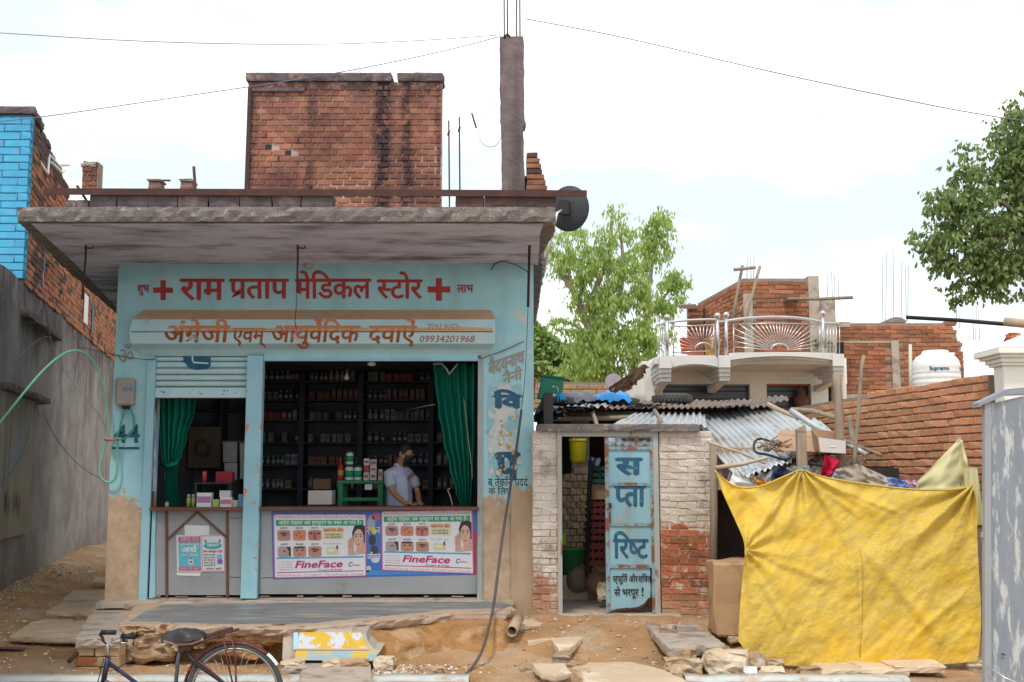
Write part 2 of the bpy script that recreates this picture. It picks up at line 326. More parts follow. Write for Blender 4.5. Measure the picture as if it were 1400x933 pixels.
M['shirt'] = mat('pale_blue_shirt_cloth', (.36,.40,.50), (.30,.34,.44), 5, .85, .2, 40)
M['trouser'] = flat('dark_trousers', (.03,.03,.04))
M['white_plastic'] = flat('white_plastic', (.7,.7,.68), .4)
M['paper'] = mat('white_paper', (.68,.68,.68), (.6,.6,.61), 4, .7, .05)
def col(name, c, **k):
    if name not in M: M[name] = flat(name, c, **k)
    return M[name]
def leafmat(name, c1, c2, tr=.35):
    m, t, b = _m(name); N = t.nodes.new; K = t.links.new
    ge = N('ShaderNodeNewGeometry'); r = N('ShaderNodeValToRGB'); r.color_ramp.elements[0].color = (*c1, 1); r.color_ramp.elements[1].color = (*c2, 1)
    K(ge.outputs['Random Per Island'], r.inputs[0]); K(r.outputs[0], b.inputs['Base Color']); b.inputs['Roughness'].default_value = .5
    tr_ = N('ShaderNodeBsdfTranslucent'); K(r.outputs[0], tr_.inputs['Color']); ms = N('ShaderNodeMixShader'); ms.inputs[0].default_value = tr
    K(b.outputs[0], ms.inputs[1]); K(tr_.outputs[0], ms.inputs[2]); K(ms.outputs[0], t.nodes['Material Output'].inputs[0]); return m

# ---------------------------------------------------------------- brick walls
def brick_mesh(l, d, h, seed, rgh=.004):
    g = random.Random(seed); bm = bmesh.new(); bmesh.ops.create_cube(bm, size=1)
    for v in bm.verts: v.co = V((v.co.x*l + g.uniform(-rgh, rgh), v.co.y*d, v.co.z*h + g.uniform(-rgh, rgh)))
    bmesh.ops.bevel(bm, geom=list(bm.edges), offset=min(.007, h*.12), segments=1, affect='EDGES')
    for v in bm.verts: v.co += V((g.uniform(-1,1), g.uniform(-1,1), g.uniform(-1,1))) * rgh*.5
    return bm
_bc = {}
def brick_var(l, d, h, m, k, rgh=.004):
    key = (round(l,3), round(d,3), round(h,3), m.name, k, rgh)
    if key not in _bc:
        bm = brick_mesh(l, d, h, k+3, rgh); me = bpy.data.meshes.new('brick'); bm.to_mesh(me); bm.free(); me.materials.append(m); _bc[key] = me
    return _bc[key]
def brickwork(par, o, u, width, height, mats, mort, ch=.085, bl=.235, depth=.11, top=None, bot=None, skip=None, pick=None, cap=300, thick=.2, header=None, proud=.008, lean=0, rgh=.004, core=True, seed=1, gap=.010, recess=.012):
    """courses of single bricks along unit vector u from origin o; normal n = the face that is seen"""
    g = random.Random(seed); o = V(o); u = V(u).normalized(); n = V((u.y, -u.x, 0)); ang = math.atan2(u.y, u.x)
    items = []; rows = int(height / ch)
    for r in range(rows):
        z = r*ch; hd = header and header(r); L_ = bl/2+.002 if hd else bl
        x = -(L_*.5 if r % 2 else 0)
        while x < width - .02:
            a, b = max(0, x), min(width, x+L_); x += L_
            if b-a < .04: continue
            cx = (a+b)/2; t = top(cx) if top else height; bt = bot(cx) if bot else 0
            if z+ch > t+.02 or z < bt-.02: continue
            if skip and skip(cx, z+ch/2, g): continue
            items.append((cx, z+ch/2, b-a-gap))
    ctr = [(o + u*c[0] + V((0,0,c[1])), c) for c in items]
    ctr.sort(key=lambda q: q[0].length)
    if len(ctr) > cap: near, far = ctr[:cap], ctr[cap:]
    else: near, far = ctr, []
    def place(p, c):
        p = p + V((0, 0, .007*noise.noise(V((c[0]*1.6, round(c[1]/ch)*.35, seed)))))
        pr = proud + g.uniform(-.004, .005)
        return Matrix.Translation(p - n*(depth/2 - pr) ) @ Matrix.Rotation(ang + g.uniform(-.012,.012), 4, 'Z') @ Matrix.Rotation(g.uniform(-.008,.008), 4, 'Y')
    for p, c in near:
        ln = round(c[2]/.03)*.03 if c[2] < bl-.03 else bl-gap
        ln = min(ln, c[2]+.006); m = pick(c[0], c[1], g) if pick else mats
        me = brick_var(ln, depth, ch-gap, m, g.randrange(4), rgh)
        b = bpy.data.objects.new('brick', me); COL.objects.link(b); b.parent = par; b.matrix_world = Matrix.Translation(-par.location) @ place(p, c) if False else place(p, c)
    if far:
        mb = MB(); ml = []
        for p, c in far:
            m = pick(c[0], c[1], g) if pick else mats
            if m not in ml: ml.append(m)
            mb.mi = ml.index(m); Mx = place(p, c); l, h = c[2]/2, (ch-gap)/2; e = .006
            q = [Mx @ V(v) for v in ((-l,-depth/2,-h),(l,-depth/2,-h),(l,-depth/2,h),(-l,-depth/2,h),(-l,depth/2,-h),(l,depth/2,-h),(l,depth/2,h),(-l,depth/2,h))]
            mb.add(q, [(0,1,2,3),(5,4,7,6),(1,5,6,2),(4,0,3,7),(3,2,6,7),(4,5,1,0)])
        tag(mb.build('brick_courses', ml, par), kind='stuff')
    if core:
        mb = MB(); st = max(1, int(width/.12)); P = []
        for i in range(st+1):
            x = width*i/st; P.append((x, (bot(x) if bot else 0), (top(x) if top else height)))
        fr = [o + u*x + V((0,0,b)) for x, b, t in P]; ft = [o + u*x + V((0,0,t-.012)) for x, b, t in P]
        bk = [p - n*(thick) for p in fr]; bt_ = [p - n*thick for p in ft]; m_ = len(P)
        # core set back 12 mm from the face
        fr = [p - n*recess for p in fr]; ft = [p - n*recess for p in ft]
        vs = fr+ft+bk+bt_; fs = []
        for i in range(m_-1):
            fs += [(i,i+1,m_+i+1,m_+i), (2*m_+i+1,2*m_+i,3*m_+i,3*m_+i+1), (m_+i,m_+i+1,3*m_+i+1,3*m_+i)]
        fs += [(2*m_,0,m_,3*m_), (m_-1,3*m_-1,4*m_-1,2*m_-1)]
        mb.add(vs, fs); mb.build('mortar_core', mort, par)
    return par

# ---------------------------------------------------------------- lettering
_gc = {}
def glyph(ch, bold=0):
    k = (ch, bold)
    if k in _gc: return _gc[k]
    dev_ = ord(ch[0]) > 0x900
    def mesh_of(s):
        c = bpy.data.curves.new('t', 'FONT'); c.body = s; c.offset = 0 if dev_ else bold; c.resolution_u = 3
        o = bpy.data.objects.new('t', c); me = None
        COL.objects.link(o); bpy.context.view_layer.update()
        me = o.to_mesh(); r = ([(v.co.x, v.co.y) for v in me.vertices], [tuple(p.vertices) for p in me.polygons])
        o.to_mesh_clear(); bpy.data.objects.remove(o); bpy.data.curves.remove(c); return r
    vs, fs = mesh_of(ch)
    dev = ord(ch[0]) > 0x900 if ch else False
    ref = '\u093e' if dev else 'I'
    kr = ('__ref', ref, bold)
    if kr not in _gc: _gc[kr] = max(x for x, y in mesh_of(ref)[0])
    both = mesh_of(ch + ref)[0]; adv = max(x for x, y in both) - _gc[kr]
    if ch == '\u093f': adv = .273
    _gc[k] = (vs, fs, adv); return _gc[k]
def clip2(vs, fs, f):        # keep the part of flat polygons where f(x,y) >= 0 (half-plane)
    V2 = []; F2 = []
    for p in fs:
        q = []; n = len(p)
        for i in range(n):
            a, b = vs[p[i]], vs[p[(i+1)%n]]; fa, fb = f(*a), f(*b)
            if fa >= 0: q.append(a)
            if fa*fb < 0: t = fa/(fa-fb); q.append((a[0]+(b[0]-a[0])*t, a[1]+(b[1]-a[1])*t))
        if len(q) >= 3: F2.append(tuple(range(len(V2), len(V2)+len(q)))); V2 += q
    return V2, F2
def shape_text(s, bold=.0):
    """visual-order string. '<' after a consonant = its half form, '/' = r-stroke below, '^' = reph over the letter just set"""
    vs, fs = [], []; x = 0; last = 0
    def put(v, f, dx):
        n = len(vs); vs.extend((a+dx, b) for a, b in v); fs.extend(tuple(i+n for i in q) for q in f)
    i = 0
    while i < len(s):
        ch = s[i]; nx = s[i+1] if i+1 < len(s) else ''
        if ch == ' ': x += .28; last = 0
        elif ch == '/':
            b = bold; q = [(-.18, .27+b), (-.40, .02+b), (-.45, .05-b), (-.18, .17-b)]
            put([(a-.05, c) for a, c in q], [(3,2,1,0)], x)
        elif ch == '^':
            pts = [(-.06+.15*cos(a), .72+.13*sin(a)) for a in [R(d) for d in (250, 200, 150, 110, 70, 30)]]
            w_ = .035+bold; v2 = []
            for (a, c) in pts: v2 += [(a-w_*.6, c+w_*.5), (a+w_*.6, c-w_*.5)]
            put(v2, [(2*k, 2*k+1, 2*k+3, 2*k+2) for k in range(5)], x-.06)
        else:
            v, f, adv = glyph(ch, bold)
            if nx == '<': 
                cut = adv - .19; v, f = clip2(v, f, lambda a, b: cut - a); adv = cut; i += 1
            put(v, f, x); x += adv
        i += 1
    return vs, fs, x
def lettering(name, s, m, place, parent, bold=.02, box=None, seams=(), shear=0, msel=None, thick=None):
    """place(u,v)->3-D point; text fitted to box (x0,y0,x1,y1): baseline y0 .. headline/cap y1 in place units"""
    vs, fs, wd = shape_text(s, bold)
    if not vs: return None
    dev = any(ord(c) > 0x900 for c in s)
    h = .622 if dev else .70
    xs = [a for a, b in vs]; x0, x1 = min(xs), max(xs); bx = box
    kx = (bx[2]-bx[0])/(x1-x0); ky = (bx[3]-bx[1])/h
    v2 = [(bx[0] + (a-x0)*kx + b*shear*ky, bx[1] + b*ky) for a, b in vs]
    for sm_ in seams:
        a1, f1 = clip2(v2, fs, lambda a, b: b-sm_); a2, f2 = clip2(v2, fs, lambda a, b: sm_-b)
        n = len(a1); v2 = a1+a2; fs = f1+[tuple(i+n for i in q) for q in f2]
    mb = MB(); ms = m if isinstance(m, (list, tuple)) else [m]
    off = [(0, 0)] if not (dev and bold) else [(0, 0), (bold, 0), (-bold, 0), (0, bold*.7), (0, -bold*.7)]   # brush weight
    for k, (ox, oy) in enumerate(off):
        for q in fs:
            c = sum(v2[i][1] for i in q)/len(q); mb.mi = msel(c) if msel else 0
            mb.add([place(v2[i][0]+ox*kx, v2[i][1]+oy*ky) + V((0, -.0003*k, 0)) for i in q], [tuple(range(len(q)))])
    return mb.build(name, list(ms), parent)
def onwall(Y):               # picture coordinates (x right, -y up) of a wall plane at distance Y
    return lambda u, v: U(u, -v, Y)
def paint(name, s, m, x0, x1, ytop, ybase, Y, parent, **k):
    return lettering(name, s, m, onwall(Y), parent, box=(x0, -ybase, x1, -ytop), **k)
# ================================================================ the ground
def trench(x, y): return sstep(1.50, 1.58, x) * (1 - sstep(1.82, 1.90, x)) * (1 - sstep(10.3, 10.6, y))
def gz(x, y):
    if y < 9.33: return .30
    right = .31 + .22 * sstep(10.0, 11.8, y); left = .31 + .17 * sstep(9.6, 13, y) + .1*sstep(13, 20, y)
    t = sstep(-4.2, -3.6, x); z = left*(1-t) + right*t
    z += .02*fn(x, y, .9, 1) + .012*fn(x, y, 5, 2)
    # heap along the foot of the long wall, worn hollow by the drain slab
    z += .10 * (1 - sstep(0, .9, abs(x + 5.95 + .235*(y-13)) )) * sstep(9.5, 11, y) * (1 if y < 22 else 0)
    z += .05 * math.exp(-((x-.15)**2/.25 + (y-10.6)**2/.35))
    z -= .38 * trench(x, y)
    return z
def axis(fine, a, b, lo, hi, grow=1.35):
    pts = []; x = a
    while x < b: pts.append(x); x += fine
    st = fine; q = b
    while q < hi: pts.append(q); st *= grow; q += st
    pts.append(hi); st = fine; q = a
    while True:
        st *= grow; q -= st
        if q <= lo: break
        pts.insert(0, q)
    pts.insert(0, lo); return pts
xs = axis(.045, -6.4, 5.2, -160, 160); ys = axis(.045, 9.33, 12.4, 9.33, 400, 1.12)
mb = MB(); nx = len(xs)
ys = [9.322] + ys
mb.add([(x, y, gz(x, y) if y > 9.329 else -.6) for y in ys for x in xs], [(j*nx+i, j*nx+i+1, (j+1)*nx+i+1, (j+1)*nx+i) for j in range(len(ys)-1) for i in range(nx-1)], True)
tag(mb.build('ground', M['dirt']), kind='structure')
def roadz(x, y): return .05 - .33 * sstep(-2.35, -3.1, x) + .012*fn(x, y, 1.5)
xs = axis(.15, -6, 5, -160, 160); ys = axis(.15, 6, 9.2, -30, 9.36); nx = len(xs); mb = MB()
mb.add([(x, y, roadz(x, y)) for y in ys for x in xs], [(j*nx+i, j*nx+i+1, (j+1)*nx+i+1, (j+1)*nx+i) for j in range(len(ys)-1) for i in range(nx-1)], True)
tag(mb.build('road', M['road']), kind='structure')

def resample(poly, st=.05):
    o = []
    for i in range(len(poly)):
        a, b = V(poly[i][:2]), V(poly[(i+1) % len(poly)][:2]); n = max(1, int((b-a).length/st))
        o += [a.lerp(b, k/n) for k in range(n)]
    return o
def rslab(mb, poly, z0, z1, amp=.012, seed=0, zf=None, st=.05, topz=.004):
    """a slab with broken, uneven edges; zf(x,y) may tilt it"""
    P = resample(poly, st); n = len(P); c = sum((p for p in P), V((0,0)))/n; zf = zf or (lambda x, y: 0)
    lv = [(z0, -.2), (z0*.7+z1*.3, .6), (z0*.3+z1*.7, .8), (z1-.006, .3), (z1, -.5)]
    vs = []
    for j, (z, off) in enumerate(lv):
        for i, p in enumerate(P):
            d = (p-c).normalized(); k = noise.fractal(V((p.x*9, p.y*9, j*.7+seed)), 1, 2, 4)*amp*1.6 + off*amp
            q = p + d*k; vs.append((q.x, q.y, z + zf(q.x, q.y) + (noise.noise(V((q.x*14, q.y*14, seed)))*topz if j > 2 else noise.noise(V((q.x*20, q.y*20, j)))*amp*.5)))
    fs = [(j*n+i, j*n+(i+1)%n, (j+1)*n+(i+1)%n, (j+1)*n+i) for j in range(4) for i in range(n)]
    fs += [tuple(range(n))[::-1], tuple(4*n+i for i in range(n))]
    return mb.add(vs, fs)
_rock = {}
def rockmesh(k, sx, sy, sz, m, flatn=.6):
    bm = bmesh.new(); bmesh.ops.create_cube(bm, size=1); bmesh.ops.subdivide_edges(bm, edges=bm.edges, cuts=6, use_grid_fill=True)
    for v in bm.verts:
        p = v.co.copy(); s = p.normalized()*.62; p = p.lerp(s, .22)
        p += V([noise.noise(V((p.x*2.3+k*7, p.y*2.3, p.z*2.3+j*9))) for j in range(3)])*.22
        p += V([noise.fractal(V((p.x*6+k*3, p.y*6, p.z*6+j*5)), 1, 2, 3) for j in range(3)])*.035
        v.co = V((p.x*sx, p.y*sy, p.z*sz))
    me = bpy.data.meshes.new('rock'); bm.to_mesh(me); bm.free(); me.materials.append(m)
    return me
def stone(px0, py0, px1, py1, Y, dp=.2, m='rock', name='stone', label=None, group=None, parent=None, seed=None, rot=None):
    a = U(px0, py1, Y); b = U(px1, py0, Y); k = rnd.randrange(99) if seed is None else seed
    o = obj(name, rockmesh(k, (b.x-a.x)*1.08, dp, (b.z-a.z)*1.08, M[m]), parent)
    o.location = ((a.x+b.x)/2, Y+dp/2, (a.z+b.z)/2); o.rotation_euler = rot or (rnd.uniform(-.08,.08), rnd.uniform(-.08,.08), rnd.uniform(-.15,.15))
    if label: tag(o, label, 'stone', group)
    return o

# kerb of the roadside drain
kx0, kx1 = UX(641, 9.27, 925), UX(937, 9.27, 925)
for a, b, s in ((-9, kx0, 0), (kx1, 3.2, 1)):
    mb = MB(); n = int((b-a)/.12)
    for i in range(n):
        x0, x1 = a+(b-a)*i/n, a+(b-a)*(i+1)/n
    def kf(u, v, a=a, b=b, s=s):
        x = a+(b-a)*u; pr = [(9.25, -.35), (9.24, .05), (9.25, .305), (9.265, .330), (9.44, .335), (9.455, .1)]
        k = v*5; i = min(4, int(k)); t = k-i; y = pr[i][0]*(1-t)+pr[i+1][0]*t; z = pr[i][1]*(1-t)+pr[i+1][1]*t
        return (x, y + .008*noise.noise(V((x*6, v*9, s))), z + .010*noise.noise(V((x*4, 7, s))) + .003*noise.noise(V((x*20, v*7, s))))
    mb.grid(kf, n*2, 5); mb.m = [1 if f//(n*2) < 2 else 0 for f in range(len(mb.f))]; single(mb, 'concrete_kerb', [M['kerb'], mat('pink_kerb_side_%d' % s, (.46,.33,.27), (.36,.26,.20), 5, .95, .4)], 'long whitewashed concrete kerb along the road left of the drain slabs' if s == 0 else 'short pale concrete kerb in front of the yellow tarpaulin', 'kerb')

# slabs and stones lying about
def slabthing(pts, Z, th, label, m='stone', cat='slab', amp=.012, name='stone_slab', zf=None, seed=1):
    mb = MB(); rslab(mb, [G(x, y, Z)[:2] for x, y in pts], Z-th, Z, amp, seed, zf); return single(mb, name, M[m], label, cat)
g1 = 'sandstone slabs paving the narrow alley'
def sl(pts, y_, label, zoff=.035):
    c = [sum(p[k] for p in pts)/len(pts) for k in (0, 1)]; Z = .40
    for _ in range(6): q = G(c[0], c[1], Z); Z = gz(q.x, q.y)+zoff
    P = [G(x, y, Z) for x, y in pts]; mb = MB(); e = 1.0
    a = gz(P[0].x, P[0].y)
    rslab(mb, [p[:2] for p in P], Z-.06, Z, .010, y_); return single(mb, 'paving_slab', M['stone'], label, 'slab', g1)
sl([(14,869),(112,872),(150,842),(62,838)], 3, 'large cracked sandstone slab nearest the road in the narrow alley', .05)
sl([(64,836),(150,838),(146,822),(88,821)], 4, 'middle sandstone slab of the alley path beside the ochre pillar', .05)
sl([(86,819),(149,820),(148,806),(100,808)], 5, 'narrow sandstone slab third from the road in the alley', .05)
sl([(126,796),(150,797),(149,790),(130,789)], 6, 'small farthest slab of the alley path by the ochre pillar', .04)
slabthing([(884,854),(952,853),(990,880),(914,886)], .50, .085, 'thick grey concrete slab bridging the open drain by the gate pillar', 'cement', name='concrete_slab')
slabthing([(790,912),(806,906),(862,905),(905,915),(938,930),(936,950),(830,952),(800,930)], .34, .07, 'broad pale flat slab between the drain kerbs in front of the gate', 'stone')
slabthing([(414,906),(506,906),(511,960),(406,960)], .36, .06, 'grey cement slab lying before the yellow painted block', 'cement', name='concrete_slab')
slabthing([(748,866),(794,865),(797,872),(780,886),(764,888)], .43, .06, 'half round broken slab sunk in the dirt below the gate step', 'stone', amp=.008)
slabthing([(716,868),(750,867),(752,874),(722,878)], .43, .05, 'thin broken slab beside the half round one below the gate step', 'stone')
slabthing([(727,907),(772,907),(779,918),(760,924),(740,920)], .40, .05, 'small slab with red and white paint traces on the dirt by the kerb', 'stone')
slabthing([(983,858),(1012,857),(1016,870),(998,873)], .47, .05, 'flat stone under the left edge of the yellow tarpaulin', 'stone')
slabthing([(700,846),(728,845),(740,853),(705,856)], .52, .05, 'flat dusty stone against the foot of the ochre wall by the gate', 'stone')
for q in (((1125,925,1190,915), 'flat stone leftmost under the hem of the yellow tarpaulin'), ((1178,924,1242,912), 'tilted flat stone under the hem middle of the yellow tarpaulin'), ((1225,922,1292,911), 'pinkish flat stone right under the hem of the yellow tarpaulin')):
    (a, b, c, d), lb = q; Y = 9.44; mb = MB(); p0, p1 = U(a, b, Y), U(c, b, Y)
    rslab(mb, [(p0.x, Y), (p1.x, Y), (p1.x+.03, Y+.5), (p0.x-.02, Y+.5)], p0.z+.005, U(a, d, Y).z, .012, a, zf=lambda x, y, x0=p0.x: (x-x0)*(-.06 if a == 1178 else .02)); single(mb, 'flat_stone', M['stone'], lb, 'stone')
# rubble beside the drain and under the tarp: each piece can be picked up
for i, (a, b, c, d, Y, dp, m, lb) in enumerate([
 (934,888,952,906,9.75,.2,'brick_dust','squared brick under the near corner of the bridging slab'),
 (915,904,955,925,9.55,.25,'rock','lumpy stone on the left lip of the open drain'),
 (972,896,1022,928,9.5,.3,'stone','big tilted block on the right lip of the open drain'),
 (1022,898,1046,922,9.55,.2,'rock','rough boulder between the drain and the yellow tarpaulin'),
 (1044,914,1072,926,9.45,.12,'stone','pale rubble stone below the lower left hem of the tarpaulin'),
 (1020,914,1036,926,9.42,.1,'white','small white stone in front of the rough boulder'),
 (1048,904,1072,916,9.6,.14,'rock','brown rubble stone tucked under the tarpaulin hem'),
 (1098,914,1126,926,9.5,.12,'brick_dust','dusty brick end just left of the flat stones'),
 (386,905,411,915,9.62,.14,'stone','flat rubble stone at the left foot of the yellow painted block'),
 (388,914,416,927,9.5,.15,'cement','squared rubble block left of the cement slab'),
 (440,905,462,915,9.62,.12,'stone','rubble stone under the middle of the yellow painted block'),
 (463,904,500,915,9.62,.12,'brick_dust','broken brick under the right of the yellow painted block'),
 (511,901,536,917,9.75,.16,'stone','rough stone by the right foot of the yellow painted block'),
 (741,918,768,935,9.5,.15,'brick_dust','broken brick under the paint flecked slab by the kerb'),
 (768,920,784,933,9.55,.14,'rock','dark rubble stone right of the paint flecked slab'),
 (783,918,806,938,9.45,.16,'rock','rough rubble stone against the broad pale slab'),
 (757,896,778,905,9.85,.12,'rock','loose stone on the dirt above the paint flecked slab'),
 (712,915,728,926,9.6,.1,'rock','small brown stone left of the paint flecked slab'),
 (588,913,604,924,9.5,.1,'brick_dust','small broken stone lying at the foot of the earth mound'),
 (905,856,925,870,10.6,.15,'rock','rock beneath the far left corner of the bridging slab'),
 (1326,905,1350,918,9.75,.2,'stone','stone wedged between the tarpaulin and the grey gate')]):
    stone(a, b, c, d, Y, dp, m, label=lb, name='rubble_stone')

# pebbles and crumbs: nobody could count them
mb = MB(); g = random.Random(5); ml = [M['rock'], M['stone'], M['white'], M['brick_dust'], M['conc_dark']]
for i in range(5200):
    if i % 3 == 0: x, y = g.gauss(-1.2, .35), g.gauss(9.75, .15)
    elif i % 3 == 1: x, y = -5.6-.2*g.random()-.235*(g.random()), g.uniform(9.5, 17); x = -5.95-.235*(y-13)+abs(g.gauss(.1, .35))
    else: x, y = g.uniform(-5.5, 4.4), g.uniform(9.4, 11.9)
    if y < 9.4 or (-3.5 < x < .1 and y > 10.0) or trench(x, y) > .1: continue
    s = g.choice((.004,.005,.006,.008,.011,.015,.022)); z = gz(x, y); mb.mi = g.choice((0,0,0,1,1,2,3,4)) if s < .02 else g.choice((0,1,3))
    vs = [V((g.uniform(-1,1)*s*.3, g.uniform(-1,1)*s*.3, s*.8))] + [V((cos(a)*s*g.uniform(.7,1.4), sin(a)*s*g.uniform(.7,1.3), s*g.uniform(.0,.3))) for a in (0,1.25,2.5,3.8,5.0)] + [V((0,0,-s*.4))]
    mb.add([v + V((x, y, z)) for v in vs], [(0,1,2),(0,2,3),(0,3,4),(0,4,5),(0,5,1),(6,2,1),(6,3,2),(6,4,3),(6,5,4),(6,1,5)])
tag(mb.build('gravel', ml), 'scattered pebbles and crumbs over the dirt by the shop', kind='stuff')
for i, (x, y, lb) in enumerate([(60,858,'crumpled pale paper scrap on the left end of the alley slab'),(118,797,'white paper scrap by the wall foot deep in the alley'),(232,822,'')][:2]):
    q = G(x, y, .42); mb = MB(); mb.grid(lambda u, v: (q.x+u*.12, q.y+v*.07, gz(q.x, q.y)+.03+.02*noise.noise(V((u*4, v*4, i)))), 5, 4); single(mb, 'paper_scrap', M['paper'], lb, 'litter')
q = G(15, 898, .30); mb = MB(); mb.grid(lambda u, v: (q.x-.25+u*.35, q.y+v*.12, gz(q.x, q.y)+.02+.03*u*(1-u)), 6, 3); single(mb, 'plastic_wrapper', col('wrapper_purple', (.10,.05,.10)), 'dark torn wrapper on the dirt at the left by the kerb', 'litter')
q = G(120, 842, .42); mb = MB(); mb.tube([q+V((-.13,-.1,.03)), q+V((-.02,-.06,.035)), q+V((.12,.08,.05))], .011, 5); single(mb, 'bent_stick', M['wood_pale'], 'thin bent stick on the dirt beside the alley slabs', 'stick')
# ================================================================ the shop
FY = 12.0
shop = T('shop_building', 'small pale blue medical store with painted red lettering under a concrete canopy', 'shop')
XL, XR = UX(150, FY), UX(730, FY)
xo1, xo2 = UX(205, FY), UX(657, FY)           # the opening
zt, zb = UZ(487, FY), UZ(818, FY)             # its lintel and its floor
ZS = UZ(360, FY)                              # soffit
ZROOF = UZ(283, 10)
mb = MB()
LB = lambda y: XL - .235*(y-FY)
mb.box((xo1, FY, zt), (xo2, FY+.22, ZS+.05))                              # fascia
mb.prism([(XL, FY, .2), (XL, FY, ZS+.05), (LB(17), 17, ZS+.05), (LB(17), 17, .2)], (.2, 0, 0))
mb.box((XL+.003, FY+.002, .2), (xo1, FY+.25, ZS+.05)); mb.box((xo2, FY+.002, .2), (XR, FY+.25, ZS+.05))
mb.box((XR-.2, FY+.25, .2), (XR-.003, 17, ZS+.05)); mb.box((LB(17)+.2, 16.8, .2), (XR-.2, 17, ZS+.05))
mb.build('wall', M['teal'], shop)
# bare plaster strip between the shop pillar and the gate wall
mb = MB(); mb.grid(lambda u, v: (UX(699, FY)+u*(UX(730, FY)-UX(699, FY)), FY-.03+.012*noise.noise(V((u*2, v*5, 3))), .35+v*(UZ(668, FY)-.35+.05*sin(u*9))), 5, 14)
mb.build('bare_plaster_patch', M['plaster'], shop)
# interior shell
RI = 15.3; IX0, IX1 = XL+.2, XR-.2
mb = MB()
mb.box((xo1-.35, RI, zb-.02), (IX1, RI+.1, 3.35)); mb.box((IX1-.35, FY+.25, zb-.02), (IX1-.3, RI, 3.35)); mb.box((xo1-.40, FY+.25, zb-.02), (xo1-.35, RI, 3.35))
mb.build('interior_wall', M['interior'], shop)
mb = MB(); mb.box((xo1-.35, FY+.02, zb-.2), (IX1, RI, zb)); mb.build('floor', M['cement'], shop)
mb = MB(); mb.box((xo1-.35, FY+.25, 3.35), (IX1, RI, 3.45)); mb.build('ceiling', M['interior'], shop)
# canopy and roof slab with ragged edge
sx0, sx1 = UX(25, 10, 290), UX(758, 10, 290)
zc0 = UZ(303, 10)
mb = MB()
poly = [(sx0, 10.0), (sx1, 10.0), (sx1+.02, 10.5), (UX(735, 11.4)+.05, 11.6), (XR+.12, 12.4), (XR+.12, 17.1), (-5.9, 17.1), (sx0-.235*1.0-.2, 12.0)]
rslab(mb, poly, zc0, ZROOF, .02, 3, st=.06)
mb.build('canopy_slab', M['concrete'], shop)
mb = MB()
P = [(sx0+.1, 10.06), (sx1-.1, 10.06), (sx1-.12, 10.5), (XR+.05, 11.6), (XR+.05, 12.1), (XR, FY+.0), (XL, FY), (XL-.4, 14.5), (-5.7, 16.5), (sx0-.25, 12.0)]
mb.prism([(x, y, zc0-.012) for x, y in P], (0, 0, .006)); mb.build('soffit', M['soffit'], shop)
# drip strip where soffit paint meets the wall
# parapet blocks on the canopy front
def pblocks(xs_, y0, y1, m, Y=10.05, nm='parapet_block'):
    for i in range(len(xs_)-1):
        a, b = UX(xs_[i], Y, 270), UX(xs_[i+1], Y, 270); mb = MB()
        rslab(mb, [(a+.008, Y), (b-.008, Y), (b-.008, Y+.16), (a+.008, Y+.16)], UZ(y1, Y)-.01, UZ(y0, Y)+rnd.uniform(-.006,.006), .007, i*3, st=.05)
        mb.build(nm, M[m], shop)
pblocks([122, 160, 203, 243, 285, 328, 372, 412, 455], 264, 285, 'conc_dark')
pblocks([88, 105, 122], 273, 285, 'conc_dark')
pblocks([622, 662, 705, 760], 264, 284, 'brick_soot')
mb = MB(); rslab(mb, [(UX(455,10.1),10.12),(UX(622,10.1),10.12),(UX(622,10.1),10.4),(UX(455,10.1),10.4)], ZROOF-.01, ZROOF+.03, .02, 8); mb.build('mortar_bed', M['conc_dark'], shop)
# rusty angle iron lying along the parapet
p0, p1 = U(62, 254, 10.05), U(802, 262, 10.05); p0.z = ZROOF+.175; p1.z = ZROOF+.155; mb = MB()
mb.obox(p0, p1, .07, .008); mb.obox(p0-V((0,.035,.028)), p1-V((0,.035,.028)), .008, .06)
single(mb, 'angle_iron', M['rust'], 'long rusty angle iron lying along the canopy edge', 'iron bar')
mb = MB(); mb.tube([U(105,254,10.1), U(118,274,10.2)], .012, 5); mb.build('iron_stub', M['rust'], shop)
mb = MB(); mb.tube([U(420,268,10.2), U(426,252,10.15)], .022, 6)
mb.build('iron_stub', M['rust'], shop)

# painted sign on the fascia
SG = lambda nm, s, m, x0, x1, yt, yb, **k: paint(nm, s, M[m], x0, x1, yt, yb, FY-.004, shop, **k)
SG('painted_word', 'राम', 'letter_red', 247, 306, 382, 410, bold=.026)
SG('painted_word', 'प/ताप', 'letter_red', 314, 394, 382, 408, bold=.026)
SG('painted_word', 'मेिडकल', 'letter_red', 404, 507, 382, 408, bold=.026)
SG('painted_word', 'स<टोर', 'letter_red', 516, 577, 383, 408, bold=.026)
SG('painted_word', 'शुभ', 'letter_red', 188, 204, 390, 400, bold=.03)
SG('painted_word', 'लाभ', 'letter_red', 625, 647, 390, 400, bold=.03)
for cx, cy, s in ((223, 397, 13.5), (600, 396, 15.5)):
    mb = MB(); q = onwall(FY-.004); t = s*.27
    for a, b, c, d in ((-s, -t, s, t), (-t, t, t, s), (-t, -s, t, -t)): mb.quad(q(cx+a, -cy+b), q(cx+c, -cy+b), q(cx+c, -cy+d), q(cx+a, -cy+d))
    mb.build('painted_cross', M['letter_red'], shop)

